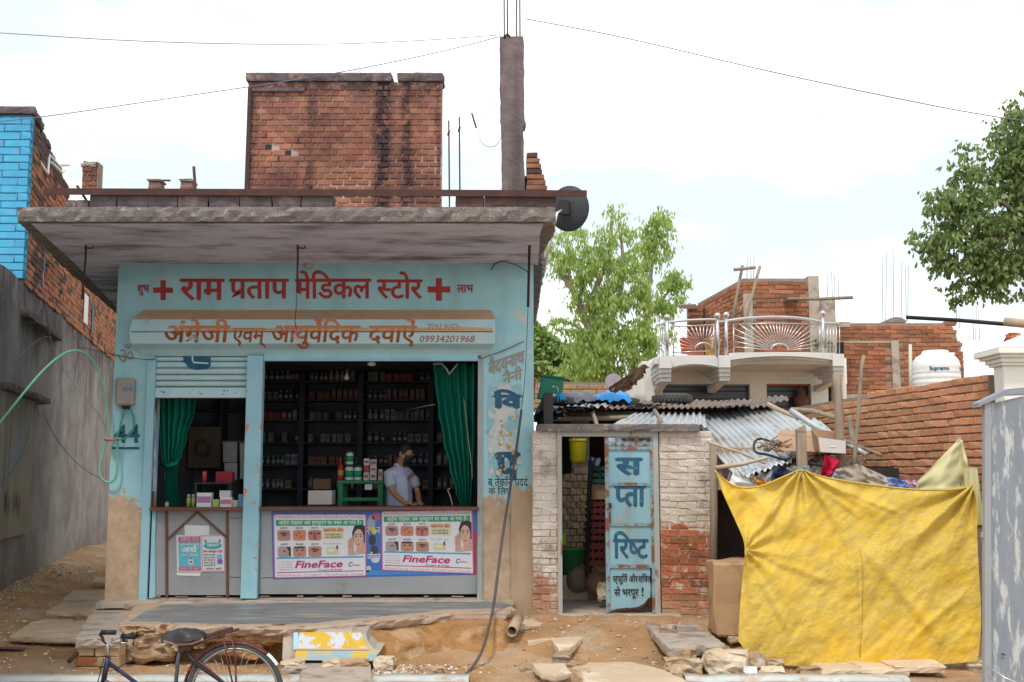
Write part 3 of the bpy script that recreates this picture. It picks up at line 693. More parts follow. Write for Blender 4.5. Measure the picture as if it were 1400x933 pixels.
# shutter box
by = [(437, 0), ]
bx0, bx1 = UX(178, 11.75, 450), UX(677, 11.75, 450)
prof = [(FY, UZ(424, 12.0)), (FY-.20, UZ(437, 11.8)), (FY-.27, UZ(454, 11.73)), (FY-.22, UZ(470, 11.78)), (FY-.08, UZ(478, 11.92)), (FY, UZ(487, FY))]
sbox = MB(); n = len(prof)
sbox.add([(bx0 + (0 if 0 < i < 4 else .05), y, z) for i, (y, z) in enumerate(prof)] + [(bx1 - (0 if 0 < i < 4 else .05), y, z) for i, (y, z) in enumerate(prof)], [(0, n, n+1, 1)])
sbox.mi = 1
N0 = 0
sbox.f += [(i, n+i, n+i+1, i+1) for i in range(1, n-1)] + [tuple(range(n)), tuple(range(n, 2*n))[::-1]]; sbox.m += [1]*(n); sbox.sm += [False]*n
SB = sbox.build('shutter_box', [M['orange'], M['teal_shut']], shop, fix=True)
mb = MB(); mb.box((bx0+.02, FY-.276, UZ(454,11.73)-.004), (bx1-.02, FY-.268, UZ(454,11.73)+.005)); mb.build('box_seam', M['rust2'], shop)
mb = MB(); g = random.Random(9); a_ = 240.
while a_ < 672:
    w_ = g.uniform(18, 60); b_ = min(674, a_+w_); h_ = g.uniform(4.0, 6.5); f_ = lambda x, y: V((UX(x, 11.73, y), prof[1][0]+(prof[2][0]-prof[1][0])*(y-437)/17-.003, prof[1][1]+(prof[2][1]-prof[1][1])*(y-437)/17)); mb.quad(f_(a_,453.2), f_(b_,453.2), f_(b_-1,453.2-h_), f_(a_+1,453.2-h_+g.uniform(-.8,.8))); a_ = b_
mb.build('overpaint_band', M['orange'], shop)
def onbox(u, v):                                    # u = picture x, v = -picture y
    py = -v
    rows = [(437, prof[1]), (454, prof[2]), (470, prof[3])]
    if py < 454: t = (py-437)/17; a, b = prof[1], prof[2]
    else: t = (py-454)/16; a, b = prof[2], prof[3]
    y, z = a[0]+(b[0]-a[0])*t, a[1]+(b[1]-a[1])*t
    nn = V((0, -(a[1]-b[1]), (b[0]-a[0]))) ; nn = V((0, -1, .1)).normalized()
    p = V((UX(u, y, py), y, z)) + V((0, -.004, 0)); return p
def BX(s, x0, x1, yt=446, yb=468, b=.022, shear=.12):
    lettering('painted_word', s, [M['letter_org'], M['letter_brown']], onbox, shop, bold=b, box=(x0, -yb, x1, -yt), seams=(-454.01,), msel=lambda c: 0 if c > -454 else 1, shear=shear)  # upper halves take the sunlit tone, lower halves the darker red-brown
BX('अंग/ेजी', 224, 312); BX('एवम्', 317, 364, 449); BX('आयुवे^िदक', 371, 490); BX('दवाऐं', 503, 567)
lettering('painted_word', 'TIN NO:', M['letter_org'], onbox, shop, bold=0, box=(583, -452, 628, -443), shear=.2)
lettering('painted_number', '09934201968', M['letter_brown'], onbox, shop, bold=.0, box=(573, -468, 648, -459), shear=.25)

# frame posts, rails, roller shutter
mb = MB(); mb.box((UX(335,FY), FY-.06, zb), (UX(357,FY), FY+.05, zt-.0)); mb.build('middle_post', mat('flecked_post_paint', (.31,.54,.62), (.26,.47,.55), 4, .55, .15, 25, c3=(.55,.22,.12), s3=7, t3=(.615,.63)), shop, bevel=.004)
mb = MB(); mb.box((UX(196,FY-.03), FY-.035, zb-.02), (UX(207,FY-.03), FY-.003, zt-.02)); mb.build('door_jamb', M['teal2'], shop)
mb = MB(); mb.box((UX(210,FY), FY+.0, zb), (UX(215,FY), FY+.06, UZ(696,FY))); mb.build('door_jamb', M['teal2'], shop)
mb = MB(); mb.box((UX(653,FY), FY-.02, zb-.02), (UX(660,FY), FY+.1, zt-.02)); mb.build('door_jamb', mat('chipped_jamb', (.34,.40,.40), (.22,.24,.24), 10, .7, .4, c3=(.45,.38,.3), s3=10, stretch=(3,3,.5)), shop)
mb = MB(); mb.box((UX(357,FY), FY-.03, UZ(494,FY)), (UX(653,FY), FY+.04, UZ(480,FY))); mb.box((UX(357,FY)+.3, FY-.038, UZ(492,FY)), (UX(653,FY)-.5, FY-.03, UZ(490,FY))); mb.build('lintel_rail', M['teal2'], shop, bevel=.003)

ys_ = [487, 494, 503, 512, 520.5, 529]
rsx0, rsx1 = UX(205, FY+.02), UX(334, FY+.02)
RSP = MB(); RSP.box((rsx0-.0, FY+.045, UZ(545,FY)), (rsx1, FY+.055, UZ(487,FY))); RS = RSP.build('roller_shutter', M['rust2'], shop)
for i in range(5):
    z1, z0 = UZ(ys_[i], FY)-.004, UZ(ys_[i+1], FY)+.004; mb = MB()
    mb.grid(lambda u, v: (rsx0+u*(rsx1-rsx0), FY+.035-.028*sin(pi*v)**.7, z0+v*(z1-z0)), 1, 6); mb.build('slat', M['teal_shut'], RS)
mb = MB(); mb.box((rsx0, FY+.0, UZ(544,FY)), (rsx1, FY+.03, UZ(530,FY))); mb.build('bottom_rail', M['teal_shut'], RS, bevel=.004)
mb = MB()
for cx in (223, 266, 312):
    q = onwall(FY-.001)
    for k in range(7):
        x = cx+rnd.uniform(-9, 9); y = 538+rnd.uniform(-4, 3); w_ = rnd.uniform(1, 4); mb.quad(q(x, -y), q(x+w_, -y+.3), q(x+w_, -y+1.0), q(x+.4, -y+.9))
mb.build('lock_scar', M['letter_black'], RS)
mb = MB(); q = lambda a, b: U(a, b, FY+.005)
mb.add([q(250,486), q(288,486), q(288,501), q(282,505), q(268,506), q(257,502), q(251,494)], [tuple(range(7))]); o = mb.build('painted_mark', M['letter_navy'], RS)
mb = MB(); mb.quad(q(262,486.5), q(264,486.5), q(265,495), q(262.5,494)); mb.quad(q(264,494.5), q(284,496), q(286,498), q(264,497)); 
for v in range(len(mb.v)): mb.v[v] = (mb.v[v][0], mb.v[v][1]-.004, mb.v[v][2])
mb.build('painted_line', M['teal_shut'], RS)
mb = MB(); mb.box((UX(205,FY), FY+.02, UZ(694,FY)), (UX(209,FY), FY+.06, UZ(545,FY))); mb.build('shutter_guide', M['rust2'], shop)

# wall paintings on the pillars
paint('painted_number', '44', M['letter_navy'], 156, 191, 581, 605, FY-.004, shop, bold=.02)
mb = MB(); q = onwall(FY-.004); mb.quad(q(153,-614.5), q(191,-614.5), q(191,-611.5), q(153,-611)); mb.build('painted_line', M['letter_navy'], shop)
paint('painted_om', 'ॐ', M['letter_tan'], 162, 182, 478, 498, FY-.004, shop, bold=.01)
paint('painted_word', 'X', M['letter_tan'], 0, 1, 0, 1, FY-.004, shop) if False else lettering('painted_word', 'बैदयनाथ', M['letter_tan'], lambda u, v: U(u, -v-(u-666)*.36, FY-.004), shop, bold=.04, box=(668, -514, 717, -498))
lettering('painted_word', 'नैनी', M['letter_tan'], lambda u, v: U(u, -v-(u-688)*.3, FY-.004), shop, bold=.03, box=(688, -526, 714, -513))
# limewashed, flaking panel with remains of large letters
pp = mat('flaking_limewash', (.56,.56,.54), (.44,.46,.45), 14, .9, .5, 40, c3=(.25,.42,.47), s3=5, t3=(.50,.53))
mb = MB(); g = random.Random(3); ring = []
for k in range(46):
    a = 2*pi*k/46; ex = 24; ey = 62; c_, s_ = cos(a), sin(a); m_ = max(abs(c_), abs(s_)); x = 691+c_/m_*ex*(1-.04*g.random()) + g.uniform(-1.5, 1.5); y = 588+s_/m_*ey+g.uniform(-2.5, 2.5)
    if c_ > 0 and y > 560: x -= 5+g.uniform(0, 8)
    ring.append(U(x, y, FY-.003))
mb.add(ring, [tuple(range(len(ring)))[::-1]]); mb.build('limewash_patch', pp, shop, fix=False)
paint('painted_letter', 'िव', M['letter_navy'], 676, 712, 541, 558, FY-.007, shop, bold=.07)
paint('painted_letter', 'प', M['letter_navy'], 679, 709, 620, 655, FY-.007, shop, bold=.05)
mb = MB()
for k in range(34):
    x = g.choice((g.gauss(684, 7), g.gauss(700, 6))); y = g.uniform(566, 648); r_ = g.uniform(1.2, 4.2); mb.mi = g.choice((0,0,1,1,2)); n = 7
    mb.add([U(x+cos(2*pi*i/n)*r_*g.uniform(.5,1.2), y+sin(2*pi*i/n)*r_*g.uniform(.6,1.5), FY-.010-.0003*k) for i in range(n)], [tuple(range(n))])
mb.build('paint_flake', [col('flake_white', (.55,.55,.52)), mat('flake_yellow', (.50,.33,.05)), M['letter_navy']], shop)
paint('painted_word', 'ब तेकॉन पदद^', M['letter_black'], 667, 722, 655, 665, FY-.004, shop, bold=.0)
paint('painted_word', 'के िलए !', M['letter_black'], 668, 704, 668, 676, FY-.004, shop, bold=.0)

# electricity meter
mt = T('electricity_meter', 'small grey electricity meter box on the blue pillar above the number 44', 'meter')
a, b = U(161, 555, FY), U(187, 518, FY); mb = MB(); mb.box((a.x, FY-.10, a.z), (b.x, FY-.002, b.z)); mb.build('casing', mat('meter_grey', (.34,.30,.26), (.28,.25,.22), 5, .5, .1), mt, bevel=.018)
mb = MB(); mb.quad(U(168,535,FY-.103), U(183,535,FY-.103), U(183,527,FY-.103), U(168,527,FY-.103)); mb.build('display_label', mat('meter_label', (.03,.10,.30), (.35,.38,.30), 40, .4, 0), mt)
mb = MB(); mb.box((U(170,560,FY).x, FY-.08, U(170,560,FY).z), (U(179,560,FY).x, FY-.02, a.z)); mb.build('cable_gland', M['dark'], mt)
# green hose
mb = MB(); hose = [(-30,610),(0,578),(30,540),(60,505),(85,484),(105,478),(122,486),(134,505),(142,530),(147,560),(149,585),(146,600),(139,625),(135,645),(140,657),(150,661),(158,655),(161,640),(160,620),(161,603)]
def smoothpts(P, k=3):
    for _ in range(k):
        Q = [P[0]]
        for i in range(len(P)-1): a, b = V(P[i]), V(P[i+1]); Q += [a.lerp(b, .25), a.lerp(b, .75)]
        Q.append(P[-1]); P = Q
    return P
H = [U(x, y, 11.2 + .72*min(1, max(0, (x-20)/125)) if i < 11 else 11.93) for i, (x, y) in enumerate(hose)]
mb.tube(smoothpts(H, 2), .0125, 6); single(mb, 'garden_hose', mat('pale_green_hose', (.17,.46,.34), (.13,.40,.29), 5, .4, 0), 'pale green hose arching across the alley to the number 44 pillar', 'hose')
mb = MB(); mb.tube(smoothpts([U(170,560,11.93), U(166,575,11.93), U(163,590,11.92), U(158,601,11.92), U(150,602,11.91)], 2), .011, 5); mb.tube(smoothpts([U(179,560,11.93), U(184,575,11.93), U(182,590,11.92), U(172,600,11.92), U(158,602,11.92), U(145,600,11.91)], 2), .011, 5)
single(mb, 'meter_cable', mat('green_cable', (.05,.33,.20), (.04,.26,.16), 5, .5, 0), 'two green cables looping down from the electricity meter', 'cable')
mb = MB(); mb.tube([U(143,600,11.88), U(150,601,11.88), U(160,601,11.9)], .02, 6); single(mb, 'tape_wrap', col('pink_tape', (.42,.22,.18)), 'pinkish tape binding the green hose at the corner', 'tape')

# rods under the canopy
gr = 'iron rods hanging from the canopy soffit'
for pts, lb in (([(118,320),(117,352),(112,410)], 'thin iron rod hanging from the soffit at the left by the alley'), ([(407,320),(407,350),(406,400)], 'thin iron rod hanging from the soffit in front of the sign')):
    mb = MB(); Y = 11.0; P = [U(x, y, Y) for x, y in pts]; P[0].z = zc0-.01; mb.tube(P, .011, 5); mb.tube([P[0]+V((0,0,-.03)), P[0]+V((.07,0,-.035)), P[0]+V((.08,0,-.01))], .008, 5); single(mb, 'hanging_rod', M['rust'], lb, 'rod', gr)
mb = MB(); P = [U(406,398,11.0), U(405,420,11.1), U(403,440,11.3), U(405,450,11.4)]; mb.tube(P, .005, 4); single(mb, 'hanging_wire', M['rubber'], 'short wire hanging from the middle rod down to the shutter box', 'wire')
mb = MB(); g = random.Random(2)
for k in range(12): a = g.uniform(0, 6.3); c_ = U(406, 455, 11.35); mb.tube([c_, c_+V((cos(a)*.05, -.02, sin(a)*.05)), c_+V((cos(a+.6)*.08, -.01, -.03+sin(a)*.07))], .005, 4)
single(mb, 'cloth_charm', col('red_white_thread', (.55,.25,.22)), 'small red and white knotted charm hanging before the shutter box', 'charm')
mb = MB(); P = [U(725,320,11.0), U(724,330,11.0), U(722,420,11.2)]; P[0].z = zc0-.01; mb.tube(P, .014, 6); single(mb, 'hanging_rod', M['rust'], 'thick dark iron rod hanging from the right end of the canopy', 'rod', gr)
mb = MB(); P = [U(722,418,11.2), U(718,520,11.6), U(713,560,11.85)]; mb.tube(smoothpts(P, 2), .004, 4); single(mb, 'thin_wire', M['dark'], 'thin black wire running down the right pillar from the rod', 'wire')
mb = MB(); P = [U(713,560,11.9), U(708,600,11.9), U(702,640,11.88), U(694,690,11.8), U(686,740,11.6), U(680,790,11.2), (U(674,835,10.9)), U(668,860,10.3), U(660,890,9.9), U(645,915,9.6), U(628,930,9.42)]
mb.tube(smoothpts(P, 3), [.013]*1 + [.014]*(len(smoothpts(P,3))-1), 6); single(mb, 'drooping_cable', mat('grey_cable', (.10,.09,.09), (.07,.06,.06), 5, .6, .1), 'thick grey cable drooping from the right pillar over the platform to the kerb', 'cable')
mb = MB(); P = [U(0,-5,0.001)]*0 + [U(156,485,11.98), U(175,489,11.95), U(200,492,11.93), U(213,491,11.95)]; mb.tube(P, .006, 4); mb.tube([U(105,474,12.3), U(156,485,11.98)], .006, 4); single(mb, 'thin_rope', col('maroon_cord', (.16,.05,.06)), 'thin maroon cord tied across from the alley to the shutter', 'cord')
mb = MB(); mb.tube([U(656,491,11.92), U(668,487,11.95), U(690,479,11.97), U(716,467,11.97)], .007, 4); single(mb, 'red_cord', col('maroon_cord', (.16,.05,.06)), 'dark red cord slanting across the right pillar above the tan lettering', 'cord')
mb = MB(); mb.tube(smoothpts([U(672,369,11.98), U(676,360,11.9), U(690,357,11.8), U(705,362,11.6), U(722,372,11.2)], 2), .006, 4); single(mb, 'loose_wire', M['dark'], 'loose black wire curling from the wall hole to the right rod', 'wire')
mb = MB(); mb.lathe([(.045,0),(.045,.03),(.03,.035),(.02,.05)], n=12, M=Matrix.Rotation(pi/2, 4, 'X')); 
for v in range(len(mb.v)): mb.v[v] = tuple(V(mb.v[v]) + U(422, 362, FY))
single(mb, 'wall_lamp_holder', M['cement'], 'small round lamp holder on the wall just under the soffit', 'lamp holder')

# ---- counter
ctr = T('shop_counter', 'grey panelled shop counter with a brown wooden top across both openings', 'counter')
zc = UZ(694, FY-.05)
mb = MB(); mb.box((UX(209,FY), FY-.075, zc-.035), (UX(334.5,FY), FY+.42, zc)); mb.build('counter_top', M['rust2'], ctr, bevel=.004)
mb = MB(); mb.box((UX(357.5,FY), FY-.075, zc-.030), (UX(655,FY), FY+.42, zc+.005)); mb.build('counter_top', M['rust2'], ctr, bevel=.004)
mb = MB(); mb.box((UX(211,FY), FY-.05, UZ(698,FY)), (UX(335,FY), FY-.04, UZ(696,FY))); mb.build('trim', M['rust2'], ctr)
mb = MB(); mb.box((UX(215.5,FY), FY+.02, zb+.03), (UX(334,FY), FY+.05, zc-.036)); mb.build('front_panel', M['greyboard'], ctr)
mb = MB(); mb.box((UX(358,FY), FY+.02, zb+.04), (UX(652.5,FY), FY+.05, zc-.032)); mb.build('front_panel', M['greyboard'], ctr)
for a, b, w_ in (((228,699),(228,817),.026), ((311,699),(311,817),.026), ((229,738),(270,700),.022), ((270,700),(310,735),.022), ((210.5,698),(210.5,817),.03)):
    mb = MB(); mb.obox(U(*a, FY+.012), U(*b, FY+.012), w_, .018, up=V((0,1,0))); mb.build('moulding', M['rust2'] if a[0] > 215 else M['teal2'], ctr)
mb = MB(); g = random.Random(8)
for x0, x1 in ((216, 332), (360, 652)):
    x = x0
    while x < x1: s = g.uniform(5, 22); mb.box((UX(x,FY), FY+.012, zb+.008), (UX(min(x+s,x1),FY), FY+.03, zb+.014+g.uniform(0,.014)), jit=.003); x += s+g.uniform(14, 60)
mb.build('splintered_edge', M['wood'], ctr)
for a in ((314,708,332,709),(314,789,332,790)): mb = MB(); mb.quad(*[U(x, y, FY+.018) for x, y in ((a[0],a[3]),(a[2],a[3]),(a[2],a[1]),(a[0],a[1]))]); mb.build('panel_seam', M['rust2'], ctr)
mb = MB(); mb.quad(*[U(x, y, FY+.018) for x, y in ((358,791),(375,790),(375,789),(358,790))]); mb.build('panel_seam', M['rust2'], ctr)

# ---- platform
plat = T('shop_platform', 'raised worn cement platform with a ragged edge in front of the shop', 'platform')
ZP = zb-.02
front = [(165,852),(215,855),(300,857),(380,857),(430,856),(470,852),(510,849),(550,846),(585,841),(620,838),(660,838),(690,838),(702,832),(696,826)]
pts = [G(x, y, ZP)[:2] for x, y in front] + [(UX(696,FY), 11.9), (UX(696,FY), 12.05), (XL+.05, 12.05), (UX(180,11.2), 11.5)]
mb = MB(); rslab(mb, pts, ZP-.075, ZP, .022, 5, st=.05); mb.build('platform_top', M['platf'], plat)
mb = MB(); rslab(mb, [G(x, y, ZP)[:2] for x, y in ((176,850),(300,853.5),(380,853.5),(430,852),(500,844),(560,839),(610,833.5),(690,832),(697,829),(688,823),(500,824),(300,825),(222,828),(196,838))], ZP-.01, ZP+.005, .016, 15, st=.05, topz=.001); mb.build('polished_surface', M['polish'], plat)
mb = MB(); rslab(mb, [(XL+.02, 11.72), (UX(700,11.8), 11.78), (UX(700,FY), 12.0), (XL, 12.0)], ZP-.05, ZP+.006, .02, 6, st=.05, topz=.006); mb.build('threshold_band', M['cement'], plat)
# packed earth below the edge, bulging out on the right
def earth(u, v):
    px = 160+u*560; base = [G(x, y, ZP) for x, y in front]
    xs_ = [p[0] for p in front[:-1]]; k = 0
    while k < len(xs_)-2 and px > xs_[k+1]: k += 1
    t = min(1, max(0, (px-xs_[k])/(xs_[k+1]-xs_[k]))); e = base[k].lerp(base[k+1], t)
    rightness = sstep(400, 520, px); inset = .22*(1-rightness) + .05*rightness
    bulge = (.16*rightness)*sin(pi*min(1, v*1.1))**1 - inset*(1-v)*1.0 - (1-rightness)*.12
    hol = .10*math.exp(-((px-590)/60)**2)*math.exp(-((v-.75)/.25)**2)
    und = .10*(1-sstep(0, .12, v))
    y = e.y + und + inset - .0 - rightness*.62*v**1.15 + (1-rightness)*.05 + hol + .07*fn(px*.012, v*2, 1.5, 4) + .03*fn(px*.05, v*5, 1, 6)
    if px > 700: y += (px-700)*.03
    return (e.x*(y/e.y) , y, ZP-.04 + (gz(e.x, y)-.04-ZP+.04)*v)
mb = MB(); mb.grid(earth, 110, 16); mb.build('earth_bank', M['mound'], plat)
mb = MB(); Q = [(x+ (0), y) for x, y in pts]; 
# masonry under the left part: every stone its own piece
for a, b, c, d, m in ((166,857,184,869,'brick_dust'),(191,859,213,868,'brick_dust'),(216,857,234,872,'shaded_mudstone'),(184,866,222,884,'shaded_mudstone'),(182,878,232,904,'shaded_mudstone'),(168,872,183,905,'shaded_mudstone'),(166,868,172,885,'brick_dust'),(234,876,256,890,'brick_dust'),(257,872,276,888,'brick_dust'),(282,858,330,880,'mound'),(262,858,290,870,'shaded_mudstone'),(330,858,388,882,'mound'),(300,876,352,900,'mound')):
    stone(a, b, c, d, 9.98, .3, m, 'masonry_stone', parent=plat)
mb = MB(); mb.box((UX(172,10.3), 10.3, .2), (UX(400,10.3), 10.4, ZP-.06)); mb.build('packing', M['mound'], plat)
# side step at the left end
sp = T('brick_step', 'low dusty concrete and brick step at the left end of the platform', 'step')
zs = .575; mb = MB(); rslab(mb, [(UX(104,9.75,870), 9.75), (UX(164,9.75,870), 9.75), (UX(167,9.95), 10.2), (-3.60, 11.0), (XL+.35, 11.85), (XL-.02, 11.85), (-4.15, 11.2)], zs-.085, zs, .018, 9); mb.build('step_top', M['cement'], sp)
mb = MB(); mb.prism([(UX(105,9.8,870), 9.83, .2), (UX(164,9.8,870), 9.83, .2), (-3.45, 11.8, .2), (XL, 11.8, .2)], (0, 0, .25)); mb.build('step_core', M['mound'], sp, fix=True)
for a, b, c, d, m in ((104,884,128,898,'brick_dust'),(129,884,148,898,'brick_dust'),(149,884,163,898,'brick_dust'),(103,899,132,912,'brick_bare'),(132,899,163,912,'brick_dust'),(104,913,136,927,'brick_dust'),(137,913,165,927,'brick_dust')):
    p0_, p1_ = U(a, d, 9.78), U(c, b, 9.78); mb = MB(); mb.box((p0_.x, 9.78, p0_.z), (p1_.x, 9.95, p1_.z), jit=.006); mb.build('brick', M[m], sp, bevel=.008)
# drain pipe stub in the bank
pc = U(703, 857, 10.72); mb = MB(); d = V((-.15,-1,-.15)).normalized(); ang = d.to_track_quat('Z','Y').to_matrix().to_4x4()
mb.lathe([(.052,-.3),(.052,.16),(.044,.16),(.044,-.3)], pc, 16, ang); pm = single(mb, 'drain_pipe', col('pipe_buff', (.42,.30,.2)), 'open pipe end sticking out of the earth by the platform corner', 'pipe')
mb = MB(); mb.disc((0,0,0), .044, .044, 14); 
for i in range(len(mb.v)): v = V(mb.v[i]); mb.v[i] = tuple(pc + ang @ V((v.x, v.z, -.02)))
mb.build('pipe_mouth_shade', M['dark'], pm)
mb = MB(); a = U(94, 905, 9.7); mb.tube([a, a+V((.10,.25,.16))], .018, 8); single(mb, 'iron_pipe', M['rust'], 'short rusty pipe stub poking from the dirt left of the brick step', 'pipe')

# painted block of broken masonry standing in front
pb = T('broken_block', 'broken masonry block painted yellow and blue leaning before the platform', 'masonry block')
Yb = 9.8
def pbp(u, v): return U(u, v, Yb + (903-v)*.004)
mb = MB(); P = [pbp(x, y) for x, y in ((386,902),(387,872),(391,861),(480,861),(483,866),(500,866),(503,878),(512,888),(521,889),(510,903))]
mb.prism(P, (0, .28, .02)); mb.build('core', M['cement'], pb, fix=True)
mb = MB(); mb.prism([pbp(x, y)+V((0,-.03,0)) for x, y in ((404,902),(405,889),(521,889),(510,903))], (0,.03,0)); mb.build('blue_ledge', mat('blue_yellow_paint', (.24,.38,.46), (.28,.36,.38), 6, .8, .3, c3=(.55,.38,.06), s3=5, t3=(.48,.56)), pb, fix=True)
mb = MB(); mb.prism([pbp(x, y)+V((0,-.02,0)) for x, y in ((406,887),(410,864),(494,865),(503,886))], (0,.02,0)); mb.build('painted_face', mat('chipped_yellow_paint', (.58,.38,.03), (.52,.33,.03), 6, .7, .3, c3=(.50,.52,.58), s3=7, t3=(.53,.56)), pb, fix=True)
mb = MB(); mb.prism([pbp(x, y)+V((0,-.028,0)) for x, y in ((404,888),(404,886),(503,886),(506,888))], (0,.01,0)); mb.build('groove', M['orange'], pb, fix=True)
mb = MB(); mb.prism([pbp(x, y)+V((0,-.025,0)) for x, y in ((402,888),(402,864),(408,864),(410,888))], (0,.03,0)); mb.build('blue_strip', M['teal2'], pb, fix=True)
# ================================================================ inside the shop
SY = 14.95
rows = [(521,'top'),(546,'second'),(574,'third'),(604.5,'fourth'),(635.5,'fifth'),(668,'lowest')]
bays = [(347,408,'left'),(413,489,'middle'),(494,586,'right'),(591,650,'far right')]
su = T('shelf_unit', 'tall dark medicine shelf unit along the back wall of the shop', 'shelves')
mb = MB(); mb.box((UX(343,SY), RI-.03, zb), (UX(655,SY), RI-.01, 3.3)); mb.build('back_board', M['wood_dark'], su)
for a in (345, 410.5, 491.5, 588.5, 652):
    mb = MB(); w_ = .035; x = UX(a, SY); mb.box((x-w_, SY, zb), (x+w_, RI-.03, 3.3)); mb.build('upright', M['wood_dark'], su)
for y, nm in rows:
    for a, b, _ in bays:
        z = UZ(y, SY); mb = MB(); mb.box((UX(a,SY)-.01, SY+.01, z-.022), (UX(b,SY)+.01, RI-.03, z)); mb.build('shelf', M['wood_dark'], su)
pal = [('brown',(.20,.10,.06)),('white',(.40,.39,.38)),('yellow',(.36,.28,.06)),('red',(.34,.05,.05)),('grey',(.22,.22,.23)),('green',(.10,.22,.12)),('orange',(.36,.16,.05)),('blue',(.12,.16,.30)),('pale pink',(.40,.28,.28))]
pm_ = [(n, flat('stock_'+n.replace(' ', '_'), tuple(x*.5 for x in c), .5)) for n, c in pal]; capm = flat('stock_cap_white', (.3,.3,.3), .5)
def carton_me(w_, d, h, m, m2):
    mb = MB(); mb.box((-w_/2,-d/2,0), (w_/2,d/2,h)); mb.mi = 1; mb.box((-w_*.42,-d/2-.0015,h*.35), (w_*.42,-d/2-.0005,h*.8)); return mb.mesh('carton', [m, m2])
def bottle_me(r, h, m, m2):
    mb = MB(); mb.lathe([(r*.96,0),(r,.01),(r,h*.66),(r*.8,h*.75),(r*.36,h*.83),(r*.36,h*.86)], n=10); mb.mi = 1; mb.lathe([(r*.5,h*.86),(r*.5,h*.99),(r*.42,h)], n=10); mb.lathe([(r*1.01,h*.2),(r*1.01,h*.55)], n=10); return mb.mesh('bottle', [m, m2])
ORD = ['', 'first', 'second', 'third', 'fourth', 'fifth', 'sixth', 'seventh', 'eighth', 'ninth', 'tenth', 'eleventh', 'twelfth', 'thirteenth', 'fourteenth', 'fifteenth', 'sixteenth', 'seventeenth', 'eighteenth']
g = random.Random(11)
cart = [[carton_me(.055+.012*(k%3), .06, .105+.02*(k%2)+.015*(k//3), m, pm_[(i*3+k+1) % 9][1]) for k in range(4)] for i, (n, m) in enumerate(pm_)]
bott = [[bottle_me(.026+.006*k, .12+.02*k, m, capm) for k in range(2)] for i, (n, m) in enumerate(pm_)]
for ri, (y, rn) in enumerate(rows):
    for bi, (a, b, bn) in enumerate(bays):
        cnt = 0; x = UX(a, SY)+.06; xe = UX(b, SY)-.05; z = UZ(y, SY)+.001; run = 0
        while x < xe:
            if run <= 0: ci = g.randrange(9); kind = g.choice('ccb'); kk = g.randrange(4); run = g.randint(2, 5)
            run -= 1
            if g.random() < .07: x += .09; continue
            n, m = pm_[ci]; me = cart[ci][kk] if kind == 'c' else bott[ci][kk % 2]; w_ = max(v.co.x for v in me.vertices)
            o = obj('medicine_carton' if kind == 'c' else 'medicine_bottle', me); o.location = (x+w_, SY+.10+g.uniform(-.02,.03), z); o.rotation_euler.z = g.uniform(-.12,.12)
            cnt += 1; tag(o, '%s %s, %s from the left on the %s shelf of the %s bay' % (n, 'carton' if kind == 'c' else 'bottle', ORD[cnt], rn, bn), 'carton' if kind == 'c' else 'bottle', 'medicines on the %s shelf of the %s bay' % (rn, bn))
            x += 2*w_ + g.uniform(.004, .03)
# shelves and things behind the left opening
ls = T('small_shelf', 'dark wooden shelf board on the back wall behind the left counter', 'shelf'); LYB = 14.6
mb = MB(); mb.box((UX(214,LYB), LYB, UZ(603,LYB)-.02), (UX(337,LYB), LYB+.3, UZ(603,LYB))); mb.build('board', M['wood'], ls)
mb = MB(); mb.box((UX(214,LYB), LYB, UZ(560,LYB)-.02), (UX(337,LYB), LYB+.3, UZ(560,LYB))); mb.build('board', M['wood_dark'], ls)
for x in (216, 300, 336): mb = MB(); mb.box((UX(x,LYB)-.02, LYB, zb), (UX(x,LYB)+.02, LYB+.3, 3.2)); mb.build('post', M['wood_dark'], ls)
mb = MB(); mb.box((UX(214,LYB), LYB+.3, zb), (UX(337,LYB), LYB+.32, 3.3)); mb.build('back_board', M['interior'], ls)
ob = T('wall_picture', 'dim framed picture with a ring garland behind the left counter', 'picture')
mb = MB(); mb.box((UX(256,14.5), 14.5, UZ(640,14.5)), (UX(300,14.5), 14.52, UZ(584,14.5))); mb.build('board', mat('picture_board', (.16,.12,.07), (.12,.09,.06), 8, .6, 0), ob)
mb = MB(); c_ = U(278,613,14.48); mb.tube([c_+V((cos(a)*.085, 0, sin(a)*.10)) for a in [2*pi*k/18 for k in range(18)]], .022, 6, closed=True); mb.build('garland', M['conc_dark'], ob)
for (x0,y0,x1,y1), lb in (((305,605,324,632),'upper white printed sheet pinned behind the left counter'), ((307,633,324,656),'lower white printed sheet pinned behind the left counter'), ((328,606,336,655),'narrow white sheet beside the middle post inside the shop')):
    mb = MB(); mb.grid(lambda u, v: U(x0+u*(x1-x0), y1+v*(y0-y1), 14.0)+V((0,.01*sin(u*4+v*5),0)), 4, 4); single(mb, 'pinned_sheet', col('dim_paper', (.36,.36,.36)), lb, 'paper')
